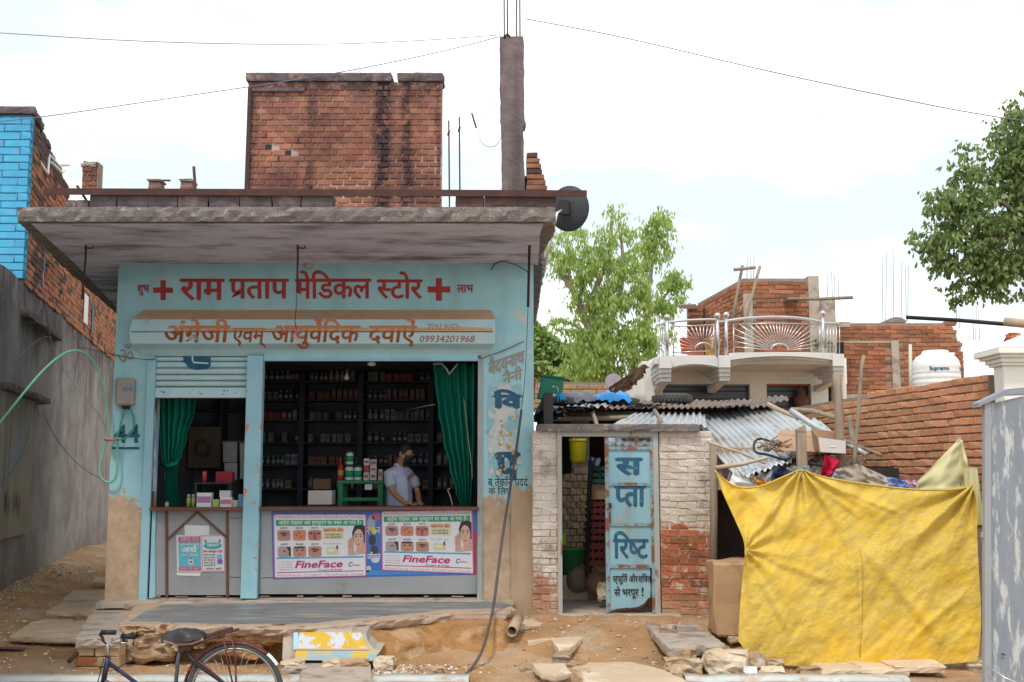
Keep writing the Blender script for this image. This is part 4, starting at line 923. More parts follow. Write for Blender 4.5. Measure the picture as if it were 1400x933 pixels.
# glass case and goods on the left counter
def boxat(px0, py0, px1, py1, Y, d, m, nm, lb, cat, rz=0, band=None):
    a, b = U(px0, py1, Y), U(px1, py0, Y); mb = MB(); mb.box((a.x, Y, a.z), (b.x, Y+d, b.z), rz=rz)
    if band: mb.mi = 1; h = b.z-a.z; mb.box((a.x+.006, Y-.002, a.z+h*.25), (b.x-.006, Y-.001, a.z+h*.7)) if not rz else None
    return single(mb, nm, [m, band] if band else m, lb, cat)
gc_ = T('display_case', 'low dim glass display case on the left counter', 'case')
zct = zc+.001
a, b = U(268, 688, 12.22), U(318, 660, 12.22)
for q in ((a.x, b.x, zct, zct+.015), (a.x, b.x, b.z-.015, b.z)): mb = MB(); mb.box((q[0], 12.16, q[2]), (q[1], 12.4, q[3])); mb.build('board', M['wood_dark'], gc_)
for x in (a.x, b.x-.015): mb = MB(); mb.box((x, 12.16, zct+.015), (x+.015, 12.4, b.z-.015)); mb.build('side', M['wood_dark'], gc_)
def onc(px0, py0, px1, Y, d, m, nm, lb, cat, z=None, band=None):
    z = zct if z is None else z; X0, X1 = UX(px0, Y, 680), UX(px1, Y, 680); h = U(px0, py0, Y).z - z; mb = MB(); mb.box((X0, Y, z), (X1, Y+d, z+h))
    if band: mb.mi = 1; mb.box((X0+.005, Y-.002, z+h*.3), (X1-.005, Y-.0008, z+h*.75))
    return single(mb, nm, [m, band] if band else m, lb, cat), z+h
W_, PK = M['paper'], col('pack_violet', (.40,.18,.38))
onc(269, 674, 289, 12.05, .08, W_, 'medicine_box', 'white and violet tablet box on the left counter', 'box', band=PK)
_, zz = onc(301, 680, 317, 12.06, .09, W_, 'medicine_box', 'flat white pink striped box on the left counter', 'box', band=col('pack_pink', (.5,.2,.28)))
onc(300, 671, 315, 12.07, .08, col('pack_pale', (.5,.55,.55)), 'medicine_box', 'pale grey box lying on top of the pink striped box', 'box', z=zz)
onc(326, 676, 334, 12.06, .06, col('pack_blue', (.15,.28,.5)), 'medicine_box', 'small blue and white box against the middle post', 'box')
onc(291, 683, 299, 12.04, .05, col('pack_lime', (.35,.42,.15)), 'medicine_box', 'tiny lime green box between the two white boxes', 'box')
onc(318, 684, 325, 12.05, .05, col('pack_sand', (.5,.46,.35)), 'medicine_box', 'tiny sand coloured box on the left counter', 'box')
for i, (px, py, c, lb) in enumerate(((258,676,(.30,.36,.10),'left small lime jar on the left counter'),(264.5,676,(.34,.38,.14),'right small lime jar on the left counter'),(228.5,686,(.5,.42,.2),'small ochre jar at the left end of the counter'))):
    X = UX(px, 12.1, 680); h = U(px, py, 12.1).z-zct; mb = MB(); mb.lathe([(.02,0),(.022,h*.7),(.016,h*.75)], (X, 12.1, zct), 10); mb.mi = 1; mb.lathe([(.019,h*.75),(.019,h)], (X, 12.1, zct), 10); single(mb, 'small_jar', [flat('jar_%d' % i, c), capm], lb, 'jar')
X = U(280, 660, 12.3).x; zz = b.z+.001; mb = MB(); mb.lathe([(.018,0),(.026,.09),(.026,.12)], (X, 12.28, zz), 8); single(mb, 'tube_stand', col('pack_red', (.55,.04,.08), spec=.5), 'small bright red and white tube standing on the display case', 'tube')
onc(294, 645, 317, 12.3, .1, col('box_red', (.30,.02,.03)), 'medicine_box', 'dark red box on top of the display case', 'box', z=zz)

# light bulbs
lb_ = T('light_bulb', 'unlit clear light bulb hanging inside the shop', 'light bulb'); p = U(474, 516, 13.2)
mb = MB(); mb.lathe([(.004,-.036),(.022,-.03),(.032,-.008),(.028,.014),(.014,.036),(.013,.05)], p, 14); mb.build('glass_bulb', flat('milky_glass', (.62,.60,.55), .15, spec=.8), lb_)
mb = MB(); mb.lathe([(.016,.05),(.018,.09),(.008,.1)], p, 10); mb.tube([p+V((0,0,.1)), V((p.x+.02, p.y, 3.2)), V((p.x+.1, p.y, 3.35))], .004, 4); mb.build('holder', M['rust2'], lb_)
p = U(508, 497, 12.5); mb = MB(); mb.lathe([(.02,-.03),(.045,-.02),(.05,0),(.03,.02),(.03,zt+.0-p.z if zt>p.z else .05)], p, 14); single(mb, 'ceiling_rose', M['white_plastic'], 'white round ceiling lamp holder just behind the shop lintel', 'lamp holder')
mb = MB(); mb.tube([U(594,553,12.35), U(560,560,13.2), U(540,567,14.2)], .004, 4); single(mb, 'curtain_string', M['wood_pale'], 'pale string stretched from the right curtain into the shop', 'string')

# green table with goods
TY = 13.25; tb = T('green_table', 'bright green painted table behind the right counter', 'table')
zt_ = UZ(657, TY); x0, x1 = UX(461, TY), UX(525, TY)
mb = MB(); mb.box((x0, TY, zt_-.04), (x1, TY+.45, zt_)); mb.build('table_top', M['green'], tb, bevel=.006)
for x in (x0+.01, x1-.07):
    for y in (TY+.01, TY+.38): mb = MB(); mb.box((x, y, zb), (x+.06, y+.06, zt_-.04)); mb.build('leg', M['green'], tb)
mb = MB(); mb.box((x0+.07, TY+.02, zt_-.24), (x1-.07, TY+.04, zt_-.20)); mb.build('rail', M['green'], tb)
def jar(px, Y, r, h, lb, c1, capc, z=zt_, nm='supplement_jar'):
    j = T(nm, lb, 'jar'); c = (UX(px, Y, 650), Y, z+.001)
    mb = MB(); mb.lathe([(r*.95,0),(r,.01),(r,h*.78),(r*.8,h*.86)], c, 18); mb.build('body', flat('jar_body_'+str(px), c1, .3, spec=.5), j)
    mb = MB(); mb.lathe([(r*1.01,h*.2),(r*1.01,h*.62)], c, 18); mb.build('wrapper', flat('jar_wrap_'+str(px), (.02,.30,.12), .4), j)
    mb = MB(); mb.lathe([(r*.86,h*.86),(r*.86,h*.99),(r*.7,h)], c, 18); mb.build('lid', flat('jar_lid_'+str(px), capc, .4), j); return j
jar(477.5, 13.38, .052, .185, 'left large green and white supplement jar on the green table', (.62,.62,.60), (.02,.10,.06))
jar(489.5, 13.38, .050, .18, 'right large green and white supplement jar on the green table', (.62,.62,.60), (.02,.10,.06))
jar(477.9, 13.38, .046, .16, 'smaller green and white jar stacked on the left supplement jar', (.60,.62,.58), (.02,.09,.07), z=zt_+.187)
mb = MB(); c = (UX(465.5, 13.35, 650), 13.35, zt_+.001); mb.lathe([(.032,0),(.034,.01),(.034,.14),(.028,.17),(.012,.21)], c, 14); mb.mi = 1; mb.lathe([(.014,.21),(.014,.26)], c, 10); mb.mi = 2; mb.lathe([(.0345,.05),(.0345,.12)], c, 14)
single(mb, 'syrup_bottle', [col('syrup_red', (.34,.03,.03)), col('cap_red', (.45,.03,.04)), col('label_gold', (.5,.30,.06))], 'tall dark red syrup bottle at the left end of the green table', 'bottle')
def stk(px0, px1, Y, hs, cols, labels):
    z = zt_+.001
    for h, c, l in zip(hs, cols, labels):
        mb = MB(); mb.box((UX(px0,Y,650), Y, z), (UX(px1,Y,650), Y+.07, z+h), jit=.003); mb.mi = 1; mb.box((UX(px0,Y,650)+.01, Y-.005, z+h*.35), (UX(px1,Y,650)-.01, Y-.004, z+h*.7)); single(mb, 'medicine_box', [flat('sbox_'+l[:8], c), col('boxprint', (.42,.10,.10))], l, 'box'); z += h+.002
stk(497, 504.5, 13.3, (.09,.08,.08), ((.58,.56,.54),(.45,.06,.04),(.62,.60,.58)), ('white box at the foot of the left stack on the green table','red box in the middle of the left stack on the green table','white red striped box topping the left stack on the green table'))
stk(506, 514.5, 13.3, (.09,.07,.08), ((.60,.58,.58),(.55,.53,.55),(.50,.48,.5)), ('white box at the foot of the right stack on the green table','greyish white middle box of the right stack on the green table','greyish box topping the right stack on the green table'))
stk(517, 523, 13.36, (.13,), ((.52,.50,.48),), ('upright pale packet beside the pharmacist on the green table',))
p = U(504, 668, 13.24); mb = MB(); mb.box((p.x-.045, TY-.006, zt_-.11), (p.x+.04, TY-.002, zt_-.045)); single(mb, 'paper_note', M['paper'], 'small white paper note stuck under the edge of the green table', 'note')
boxat(421, 671, 454, 690, 13.0, .25, M['cardw'], 'carton_box', 'whitish printed carton standing behind the counter left of the green table', 'box')
boxat(428, 655, 452, 669, 14.7, .2, M['card'], 'carton_box', 'dim brown cardboard box on the lowest middle shelf', 'box')

# curtains
def curtain(rows_, Y, folds, amp, lb, nm='curtain', ph=0, scal=None):
    def fu(u, v):
        k = v*(len(rows_)-1); i = min(len(rows_)-2, int(k)); t = k-i; t = t*t*(3-2*t); a, b = rows_[i], rows_[i+1]
        y = a[0]+(b[0]-a[0])*(k-i); x0 = a[1]+(b[1]-a[1])*t; x1 = a[2]+(b[2]-a[2])*t; wd = x1-x0
        if scal and v < .15: y += scal(u)*(1-v/.15)
        p = U(x0+wd*u + wd*.012*sin(folds*2*pi*u*1.0+1+v*3), y, Y)
        p.y += amp*(.55+.45*min(1, wd/50))*sin(folds*2*pi*u + ph + 1.2*sin(v*3+u*4)) + .012*noise.noise(V((u*8, v*3, ph)))*3
        return p
    mb = MB(); mb.grid(fu, 90, 60); return mb.build(nm, M['curtain'])
cu = T('left_curtain', 'green curtain gathered and knotted in the left shop opening', 'curtain'); 
o = curtain([(528,210,271),(560,212,267),(600,216,256),(622,219,249),(636,223,243),(645,224,243),(665,225,243),(694,228,246)], 12.55, 7, .035, '', 'cloth'); o.parent = cu
mb = MB(); mb.tube([U(221,634,12.50), U(230,637,12.45), U(240,634,12.5), U(246,626,12.55)], [.02,.03,.03,.015], 8); mb.build('knot', M['curtain'], cu)
cu.name = 'curtain'
cu2 = T('curtain', 'green curtain bunched narrow at the right side of the shop opening', 'curtain')
o = curtain([(497,591,651),(520,593,650),(560,598,649),(600,605,649),(640,614,648),(670,622,646),(692,629,644)], 12.42, 6, .05, '', 'cloth', 1.3, scal=lambda u: 14*math.exp(-((u-.42)/.12)**2)+5*math.exp(-((u-.85)/.06)**2)); o.parent = cu2
mb = MB(); mb.tube([U(592,498,12.36), U(604,497,12.34), U(611,505,12.34), U(614,512,12.35), U(620,505,12.35), U(626,497,12.34)], .012, 5); mb.build('hem', col('hem_grey', (.40,.38,.36)), cu2)
mb = MB(); mb.tube([U(634,545,12.3), U(645,640,12.28), U(646,655,12.28)], .006, 4); mb.tube([U(619,693,12.25), U(616,680,12.25), U(612,670,12.3), U(615,668,12.3)], .008, 4); mb.build('tie_string', M['wood_pale'], cu2)
mb = MB(); mb.quad(*[U(x, y, 12.02) for x, y in ((208.5,672),(213.5,672),(213.5,560),(208.5,556))]); o = single(mb, 'side_sticker', mat('sticker_print', (.5,.5,.52), (.10,.2,.45), 18, .5, 0, c3=(.5,.1,.12), s3=12, t3=(.58,.6), stretch=(1,1,.5)), 'narrow blue and white printed strip stuck inside the left door jamb', 'sticker')

# ---------------------------------------------------------------- posters
_pf = {}
def pf(c):
    if c not in _pf: _pf[c] = mat('print_%02d' % len(_pf), c, tuple(x*.93 for x in c), 20, .45, .03, spec=.35)
    return _pf[c]
class Poster:
    def __init__(s, quad, Y, name, label, root=None):
        s.q = quad; s.Y = Y; s.n = 0; s.t = root or T(name, label, 'poster')
    def P(s, u, v, L_=0):
        (ax,ay),(bx,by),(cx,cy),(dx,dy) = s.q      # tl tr br bl ; v from the top
        x = (ax*(1-u)+bx*u)*(1-v)+(dx*(1-u)+cx*u)*v; y = (ay*(1-u)+by*u)*(1-v)+(dy*(1-u)+cy*u)*v
        return U(x, y, s.Y - .0010*L_) + V((0, .003*sin(u*9+v*4)*0, 0))
    def rect(s, u0, v0, u1, v1, c, L_=1, nm='print_patch'):
        mb = MB(); mb.quad(s.P(u0,v1,L_), s.P(u1,v1,L_), s.P(u1,v0,L_), s.P(u0,v0,L_)); return mb.build(nm, pf(c), s.t)
    def blob(s, u, v, ru, rv, c, L_=2, n=16, nm='print_patch', a0=0, sq=1):
        mb = MB(); P = []
        for k in range(n):
            a = 2*pi*k/n; P.append(s.P(u+ru*math.copysign(abs(cos(a))**sq, cos(a)), v-rv*math.copysign(abs(sin(a))**sq, sin(a)), L_))
        mb.add(P, [tuple(range(n))]); return mb.build(nm, pf(c), s.t)
    def poly(s, pts, c, L_=2, nm='print_patch'):
        mb = MB(); mb.add([s.P(u, v, L_) for u, v in pts][::-1], [tuple(range(len(pts)))]); return mb.build(nm, pf(c), s.t)
    def text(s, t, u0, v0, u1, v1, c, L_=3, bold=.02, shear=0, nm='printed_words'):
        return lettering(nm, t, pf(c), lambda a, b: s.P(a, -b, L_), s.t, bold=bold, box=(u0, -v1, u1, -v0), shear=shear)
    def sheet(s, c, m=None):
        mb = MB(); mb.grid(lambda u, v: s.P(u, 1-v, 0), 6, 6); mb.build('paper_sheet', m or pf(c), s.t)
W3 = (.62,.62,.66)
bgp = Poster([(371,699),(652,696),(651,786),(373,792)], FY+.0175, 'backing_poster', 'torn blue backing poster under the two cream advertisements'); bgp.sheet((.05,.14,.42))
for u, v, ru, rv, c in ((.485,.2,.02,.12,(.3,.32,.38)),(.49,.45,.018,.08,(.04,.04,.05)),(.50,.6,.02,.07,(.05,.05,.05)),(.47,.88,.015,.05,(.35,.5,.6)),(.51,.1,.02,.06,(.5,.1,.2)),(.50,.32,.012,.04,(.6,.5,.1)),(.505,.75,.02,.04,(.5,.55,.65))): bgp.blob(u, v, ru, rv, c, 1)
bgp.rect(.975, .35, 1, 1, (.40,.04,.07)); bgp.rect(.30, .90, .9, .97, (.05,.22,.55)); bgp.text('र य न', .465, .26, .53, .36, (.6,.5,.1)); bgp.text('जीवन', .465, .66, .53, .74, (.6,.6,.65))
def fineface(quad, Y, label, root=None):
    p = Poster(quad, Y, 'cream_advertisement', label); p.sheet(W3)
    for a in ((0,0,.012,1),(.988,0,1,1),(0,.985,1,1),(0,0,1,.012)): p.rect(*a, (.50,.12,.28), 1, 'border_line')
    for k in range(22): p.rect(.012+.976*k/22, .0, .02+.976*k/22, .02, (.3,.05,.3), 2, 'border_tick') if k % 3 == 0 else None
    g = random.Random(4)
    for v in (.035, .945): p.text('FineFace Cream FineFace Soap', .03, v-.005, .97, v+.03, (.50,.22,.34), 1, 0, .2)
    p.rect(.03, .095, .97, .185, (.0,.27,.14), 1, 'header_band')
    p.text('आईना देखकर अब मुस्कुराने का वक<त आ गया है।'.replace('मुस्कु', 'मुस<कु'), .06, .112, .94, .165, (.66,.66,.62), 3, .02)
    tones = [(.38,.20,.19),(.50,.20,.13),(.42,.17,.15),(.34,.27,.26),(.42,.22,.17),(.40,.21,.13)]
    names = ['झाईयां','मुंहासे','दाग','काले घेरे','कील मुंहासे','दाग']
    for i in range(6):
        cx = .115+.165*(i % 3); cy = .335+.255*(i//3); p.text(names[i], cx-.04, cy-.125, cx+.04, cy-.10, (.08,.08,.08), 1, .01)
        p.blob(cx, cy, .072, .083, tones[i], 1, 20, 'photo_panel', sq=.35)
        d = (.06,.035,.03)
        if i in (0, 5): p.poly([(cx-.05,cy-.02),(cx-.02,cy-.05),(cx+.03,cy-.04),(cx+.055,cy-.01),(cx+.02,cy-.02),(cx-.02,cy-.02)], d, 2); p.blob(cx, cy+.0, .025, .012, d, 2, 10)
        elif i == 1: [p.blob(cx+a, cy+b, .018, .02, (.42,.09,.06), 2, 8) for a, b in ((-.03,-.01),(.02,.02),(.0,-.04))]
        elif i == 2: p.blob(cx, cy+.01, .018, .07, (.30,.08,.07), 2, 10); p.blob(cx-.04, cy-.03, .018, .015, d, 3, 8); p.blob(cx+.04, cy-.03, .018, .015, d, 3, 8)
        elif i == 3: p.poly([(cx+.02,cy-.08),(cx+.07,cy-.08),(cx+.07,cy+.08),(cx+.045,cy+.05),(cx+.05,cy)], d, 2); p.blob(cx, cy-.01, .02, .01, d, 2, 8)
        else: p.blob(cx-.03, cy-.02, .016, .012, d, 2, 8); p.blob(cx+.03, cy-.02, .016, .012, d, 2, 8); p.blob(cx, cy+.045, .02, .010, (.35,.06,.06), 2, 8); p.poly([(cx-.06,cy-.08),(cx+.06,cy-.08),(cx+.05,cy-.05),(cx-.05,cy-.05)], d, 2)
    p.rect(.525, .21, .76, .40, (.60,.56,.36), 1, 'text_panel'); p.text('फाईनफेस क/ीम', .54, .235, .75, .28, (.55,.12,.06), 3, .03); p.text('का उपयोग करे व', .555, .315, .73, .34, (.2,.15,.1), 3); p.text('दाग धबे िमटाये', .555, .36, .73, .385, (.2,.15,.1), 3)
    p.rect(.57, .53, .70, .64, (.56,.50,.24), 1, 'product_pack'); p.rect(.585, .555, .655, .60, W3, 2); p.rect(.675, .50, .695, .56, (.10,.07,.05), 2); p.text('face cream soap', .54, .455, .73, .48, (.2,.2,.45), 1, 0)
    sk = (.50,.30,.23); skd = (.42,.23,.17)
    p.poly([(.80,.62),(.82,.40),(.845,.36),(.86,.42),(.87,.60),(.90,.66),(.80,.66)], sk, 1, 'hand_print')
    for k in range(4): p.poly([(.800+.014*k,.55),(.797+.014*k,.40+.012*abs(k-2)),(.806+.014*k,.39+.012*abs(k-2)),(.811+.014*k,.55)], skd if k % 2 else sk, 2)
    p.poly([(.86,.45),(.845,.30),(.87,.19),(.93,.17),(.985,.19),(.985,.52),(.96,.60)], (.03,.02,.02), 1, 'hair_print')
    p.poly([(.885,.60),(.90,.50),(.985,.45),(.985,.64),(.90,.65)], sk, 2, 'neck_print'); p.blob(.915, .39, .055, .15, (.55,.34,.27), 3, 20, 'face_print')
    for a in (.89, .94): p.blob(a, .36, .012, .010, (.04,.03,.03), 4, 8); p.poly([(a-.018,.325),(a+.014,.32),(a+.016,.332),(a-.016,.335)], (.05,.03,.03), 4)
    p.blob(.912, .485, .016, .012, (.45,.05,.07), 4, 10); p.poly([(.908,.38),(.902,.44),(.918,.44)], skd, 4)
    p.rect(.03, .675, .97, .70, (.02,.30,.52), 1, 'blue_rule'); p.text('Price Rs Size 25 g Available', .28, .678, .8, .69, (.5,.55,.6), 2, 0)
    t = 'FineFace'; p.text(t, .225, .735, .735, .845, (.42,.02,.17), 3, .025, .22, 'brand_words')
    p.text('Cream & Soap', .475, .872, .735, .895, (.12,.12,.14), 2, .02)
    p.text('C', .80, .77, .84, .84, (.10,.06,.4), 2, .03, .2); p.text('Vaishno', .845, .80, .93, .83, (.5,.15,.12), 2)
    for k in range(4): p.text(('is the new of','a care cream','herbal','Natural oil')[k], .05, .735+.04*k, .20, .757+.04*k, (.3,.3,.32) if k < 3 else (.45,.1,.25), 2, 0)
    p.rect(.03, .905, .97, .918, (.48,.03,.06), 2, 'red_rule'); return p
fineface([(373,703),(501,703),(501,788),(375,791)], FY+.013, 'face cream advertisement on the left half of the right counter front')
fineface([(521,699),(646,697),(648,785),(522,780)], FY+.012, 'face cream advertisement on the right half of the right counter front')
pp_ = Poster([(241,732),(307,731),(308,782),(242,782)], FY+.013, 'double_poster', 'small double poster, turquoise left and white right, on the left counter front'); pp_.sheet((.60,.60,.62))
pp_.rect(.04,.04,.5,.20,(.55,.06,.20)); pp_.rect(.04,.20,.5,.86,(.10,.44,.55)); pp_.rect(.04,.86,.5,.97,(.55,.06,.20)); pp_.text('पाईल<स क<लीिनक'.replace('क<लीिनक','केयर'), .08,.06,.47,.11,(.6,.5,.5),2); pp_.text('भरोसे मंद इलाज', .08,.13,.47,.175,(.6,.5,.5),2)
pp_.text('खूनी बादी बवासीर', .07,.24,.46,.285,(.6,.62,.65),2); pp_.text('अश^', .10,.34,.42,.47,(.66,.66,.66),2,.04,.1); pp_.text('जिटल कैप<सूल', .08,.52,.46,.57,(.6,.62,.65),2); pp_.rect(.24,.66,.34,.80,(.6,.6,.6),2); pp_.blob(.29,.73,.03,.03,(.1,.15,.4),3); pp_.rect(.26,.62,.32,.66,(.5,.1,.2),2); pp_.text('डाकघर रोड बाजार', .07,.89,.47,.94,(.6,.5,.5),2)
for a in ((.52,.02,.53,.98),(.98,.02,.99,.98),(.52,.02,.99,.035),(.52,.97,.99,.985)): pp_.rect(*a,(.50,.08,.14),2)
pp_.blob(.75,.30,.19,.09,(.03,.36,.42),2,20); pp_.text('सहकार', .63,.25,.87,.32,(.6,.62,.6),3,.03); pp_.poly([(.57,.12),(.62,.16),(.63,.25),(.60,.22)],(.1,.1,.15),2); pp_.poly([(.93,.12),(.88,.16),(.87,.25),(.90,.22)],(.1,.1,.15),2)
pp_.text('तेल कैप<सूल चूण^', .55,.43,.95,.475,(.5,.08,.1),2,.03)
for k, t in enumerate(('पेट की गैस कब<ज','भूख न लगना','हर मौसम मे','बदन दद^ मे','उपयोगी है')): pp_.text(t,.56,.53+.07*k,.80,.565+.07*k,(.1,.1,.1),2,.01)
pp_.rect(.83,.53,.94,.80,(.2,.4,.55),2); pp_.blob(.90,.72,.05,.07,(.25,.08,.4),3); pp_.text('फोन करें', .6,.90,.92,.94,(.3,.1,.1),2)
for (q, lb) in (([(252,718),(286,719),(286,735),(253,734)],'blank white paper remnant above the small double poster'), ([(240,783),(275,783),(273,788),(243,787)],'torn white paper strip beneath the small double poster')):
    mb = MB(); mb.add([U(x, y, FY+.015) for x, y in q[::-1]], [(0,1,2,3)]); single(mb, 'paper_remnant', M['paper'], lb, 'paper')

# ---------------------------------------------------------------- the pharmacist
def skin(verts, edges, rad, sub=1):
    me = bpy.data.meshes.new('s'); me.from_pydata([tuple(v) for v in verts], edges, []); o = bpy.data.objects.new('s', me); COL.objects.link(o)
    md = o.modifiers.new('s', 'SKIN'); me.skin_vertices[0]
    for i, r_ in enumerate(rad):
        me.skin_vertices[0].data[i].radius = r_ if isinstance(r_, tuple) else (r_, r_)
    me.skin_vertices[0].data[0].use_root = True; md.use_smooth_shade = True
    s2 = o.modifiers.new('u', 'SUBSURF'); s2.levels = sub; s2.render_levels = sub
    bpy.context.view_layer.update(); dg = bpy.context.evaluated_depsgraph_get(); r = bpy.data.meshes.new_from_object(o.evaluated_get(dg)); bpy.data.objects.remove(o); return r
def fuse(name, meshes, mbx, vox, m, parent, sm=4):
    bm = bmesh.new()
    for q in meshes: bm.from_mesh(q)
    if mbx: bm.from_mesh(mbx.mesh('t', m))
    me = bpy.data.meshes.new(name); bm.to_mesh(me); bm.free(); o = bpy.data.objects.new('t', me); COL.objects.link(o)
    r = o.modifiers.new('r', 'REMESH'); r.mode = 'VOXEL'; r.voxel_size = vox; r.use_smooth_shade = True
    q = o.modifiers.new('q', 'SMOOTH'); q.iterations = sm; q.factor = .5
    bpy.context.view_layer.update(); dg = bpy.context.evaluated_depsgraph_get(); me2 = bpy.data.meshes.new_from_object(o.evaluated_get(dg)); bpy.data.objects.remove(o)
    me2.materials.clear(); me2.materials.append(m); me2.name = name; return obj(name, me2, parent)
pe = T('person', 'man in a pale blue shirt and black face mask leaning on the counter', 'person')
J = lambda x, y, Y: U(x, y, Y)
pel = J(546, 706, 12.80); ab = J(546, 684, 12.80); chs = J(546, 662, 12.80); nb = J(547, 642, 12.80); nk = J(549, 636, 12.78); hd = J(553, 622, 12.74)
shR = J(531, 649, 12.70); elR = J(537, 673, 12.60); wrR = J(553, 688, 12.42); shL = J(562, 650, 12.93); elL = J(571, 674, 12.92); wrL = J(573, 694, 12.72)
fz = zb+.03
kR, fR = V((pel.x-.05, 12.66, 1.10)), V((pel.x-.07, 12.74, fz+.06)); kL, fL = V((pel.x+.07, 12.84, 1.10)), V((pel.x+.07, 12.92, fz+.06))
hpR, hpL = pel+V((-.05,-.09,-.05)), pel+V((.05,.09,-.05))
def lerps(a, b, t): return a.lerp(b, t)
bv = [pel, ab, chs, nb, nk, shR, lerps(shR, elR, .5), elR, lerps(elR, wrR, .5), wrR, shL, lerps(shL, elL, .5), elL, lerps(elL, wrL, .5), wrL, hpR, kR, fR, hpL, kL, fL, fR+V((.14,-.05,-.045)), fL+V((.14,-.05,-.045))]
be = [(0,1),(1,2),(2,3),(3,4),(3,5),(5,6),(6,7),(7,8),(8,9),(3,10),(10,11),(11,12),(12,13),(13,14),(0,15),(15,16),(16,17),(0,18),(18,19),(19,20),(17,21),(20,22)]
br = [.13,.125,.13,.075,.055,.058,.046,.040,.037,.026,.058,.046,.040,.037,.026,.085,.055,.038,.085,.055,.038,.03,.03]
hm = MB(); yaw = R(24); Mh = Matrix.Translation(hd) @ Matrix.Rotation(-yaw, 4, 'Z') @ Matrix.Rotation(R(20), 4, 'Y')
# head: +X is forwards in its own frame, then turned towards the viewer's right and bowed
hv = []; nn_ = 20; mm_ = 16; hf = []
for j in range(mm_+1):
    th = pi*j/mm_
    for i in range(nn_):
        ph = 2*pi*i/nn_; x, y, z = sin(th)*cos(ph), sin(th)*sin(ph), cos(th)
        X = x*.098*(1.0 if x < 0 else .96); Yy = y*.077; Z = z*.122
        if z < -.1: k = 1-.32*min(1, (-z-.1)/.9); Yy *= k; X = X*k + .018*(-z)
        hv.append(Mh @ V((X, Yy, Z)))
for j in range(mm_):
    for i in range(nn_): hf.append((j*nn_+i, (j+1)*nn_+i, (j+1)*nn_+(i+1)%nn_, j*nn_+(i+1)%nn_))
hm.add(hv, hf)
hp = lambda x, y, z: Mh @ V((x, y, z))
hm.tube([hp(.085,0,.02), hp(.105,0,-.015), hp(.10,0,-.03)], [.010,.017,.014], 8)
for s in (-1, 1): hm.tube([hp(.0,s*.073,.02), hp(-.01,s*.086,.025), hp(-.012,s*.086,-.005), hp(.0,s*.076,-.025)], [.010,.014,.013,.010], 6); hm.tube([hp(.088,s*.03,.035), hp(.092,s*.03,.03)], .014, 6)
hm.tube([nb, nk, hp(-.01,0,-.07), hp(-.01,0,-.02)], [.062,.056,.055,.06], 10)
# hands: palm and five fingers
def hand(mbx, wr, fwd, up, side, curl=.5):
    fwd = fwd.normalized(); up = (up - fwd*up.dot(fwd)).normalized(); sd_ = fwd.cross(up)*side
    pc_ = wr + fwd*.045; mbx.tube([wr, wr+fwd*.03, wr+fwd*.085], [.026,.030,.027], 8)
    for s_ in (-1, 1): mbx.tube([wr+fwd*.02+sd_*.008*s_, wr+fwd*.09+sd_*.022*s_], [.02,.015], 8)
    for k, (o_, ln) in enumerate(((-.030,.062),(-.010,.074),(.010,.070),(.030,.056))):
        b0 = wr+fwd*.085+sd_*o_; d1 = (fwd + sd_*o_*4).normalized(); p1 = b0+d1*ln*.5 + up*.006; p2 = p1+(d1-up*curl).normalized()*ln*.3; p3 = p2+(d1*.8-up*curl*1.3).normalized()*ln*.28
        mbx.tube([b0, p1, p2, p3], [.0095,.0088,.008,.0065], 6)
    b0 = wr+fwd*.03-sd_*.025; mbx.tube([b0, b0+(fwd*.6-sd_).normalized()*.035, b0+(fwd*.9-sd_*.7).normalized()*.062], [.013,.010,.008], 6)
zhand = zc+.03; wr = V((wrR.x, wrR.y, zhand+.005)); hand(hm, wr, V((.8,-.55,-.12)), V((0,0,1)), 1, .35)
wl = V((wrL.x, wrL.y, zhand+.005)); wl.z = max(wl.z, zhand+.005)
bv[9] = wr; bv[14] = wl; bv[8] = lerps(elR, wr, .5); bv[13] = lerps(elL, wl, .5); hand(hm, wl, V((.2,-1,-.15)), V((0,0,1)), -1, .35)
body = fuse('body', [skin(bv, be, br)], hm, .0075, M['skin'], pe, 3)
sv = [ab+V((0,0,-.13)), ab+V((0,0,-.02)), lerps(ab, chs, .6), chs+V((0,0,.06)), nb+V((0,0,-.02)), shR+V((.01,0,.0)), lerps(shR, elR, .45), lerps(shR, elR, .78), shL+V((-.01,0,0)), lerps(shL, elL, .45), lerps(shL, elL, .78), nb+V((0,0,.045))]
sh = skin(sv, [(0,1),(1,2),(2,3),(3,4),(4,5),(5,6),(6,7),(4,8),(8,9),(9,10),(4,11)], [(.165,.165),(.165,.165),(.160,.16),(.15,.15),.10,.078,.074,.080,.078,.074,.080,.066])
cmb = MB(); cmb.tube([nb+V((cos(a)*.066, sin(a)*.060, .045+.014*cos(a+2))) for a in [2*pi*k/14 for k in range(14)]], .016, 6, closed=True)
fuse('shirt', [sh], cmb, .010, M['shirt'], pe, 3)
tv = [pel+V((0,0,.06)), pel+V((0,0,-.03)), hpR+V((0,0,-.06)), kR, fR+V((0,0,.03)), hpL+V((0,0,-.06)), kL, fL+V((0,0,.03))]
fuse('trousers', [skin(tv, [(0,1),(1,2),(2,3),(3,4),(1,5),(5,6),(6,7)], [.15,.14,.10,.072,.062,.10,.072,.062])], None, .014, M['trouser'], pe, 3)
mk = MB(); msf = []
def hsurf(th, ph, e): 
    x, y, z = sin(th)*cos(ph), sin(th)*sin(ph), cos(th); X = x*(.098+e)*(1 if x < 0 else .96); Yy = y*(.077+e); Z = z*(.122+e)
    if z < -.1: k = 1-.32*min(1, (-z-.1)/.9); Yy *= k; X = X*k + .018*(-z)
    return hp(X, Yy, Z)
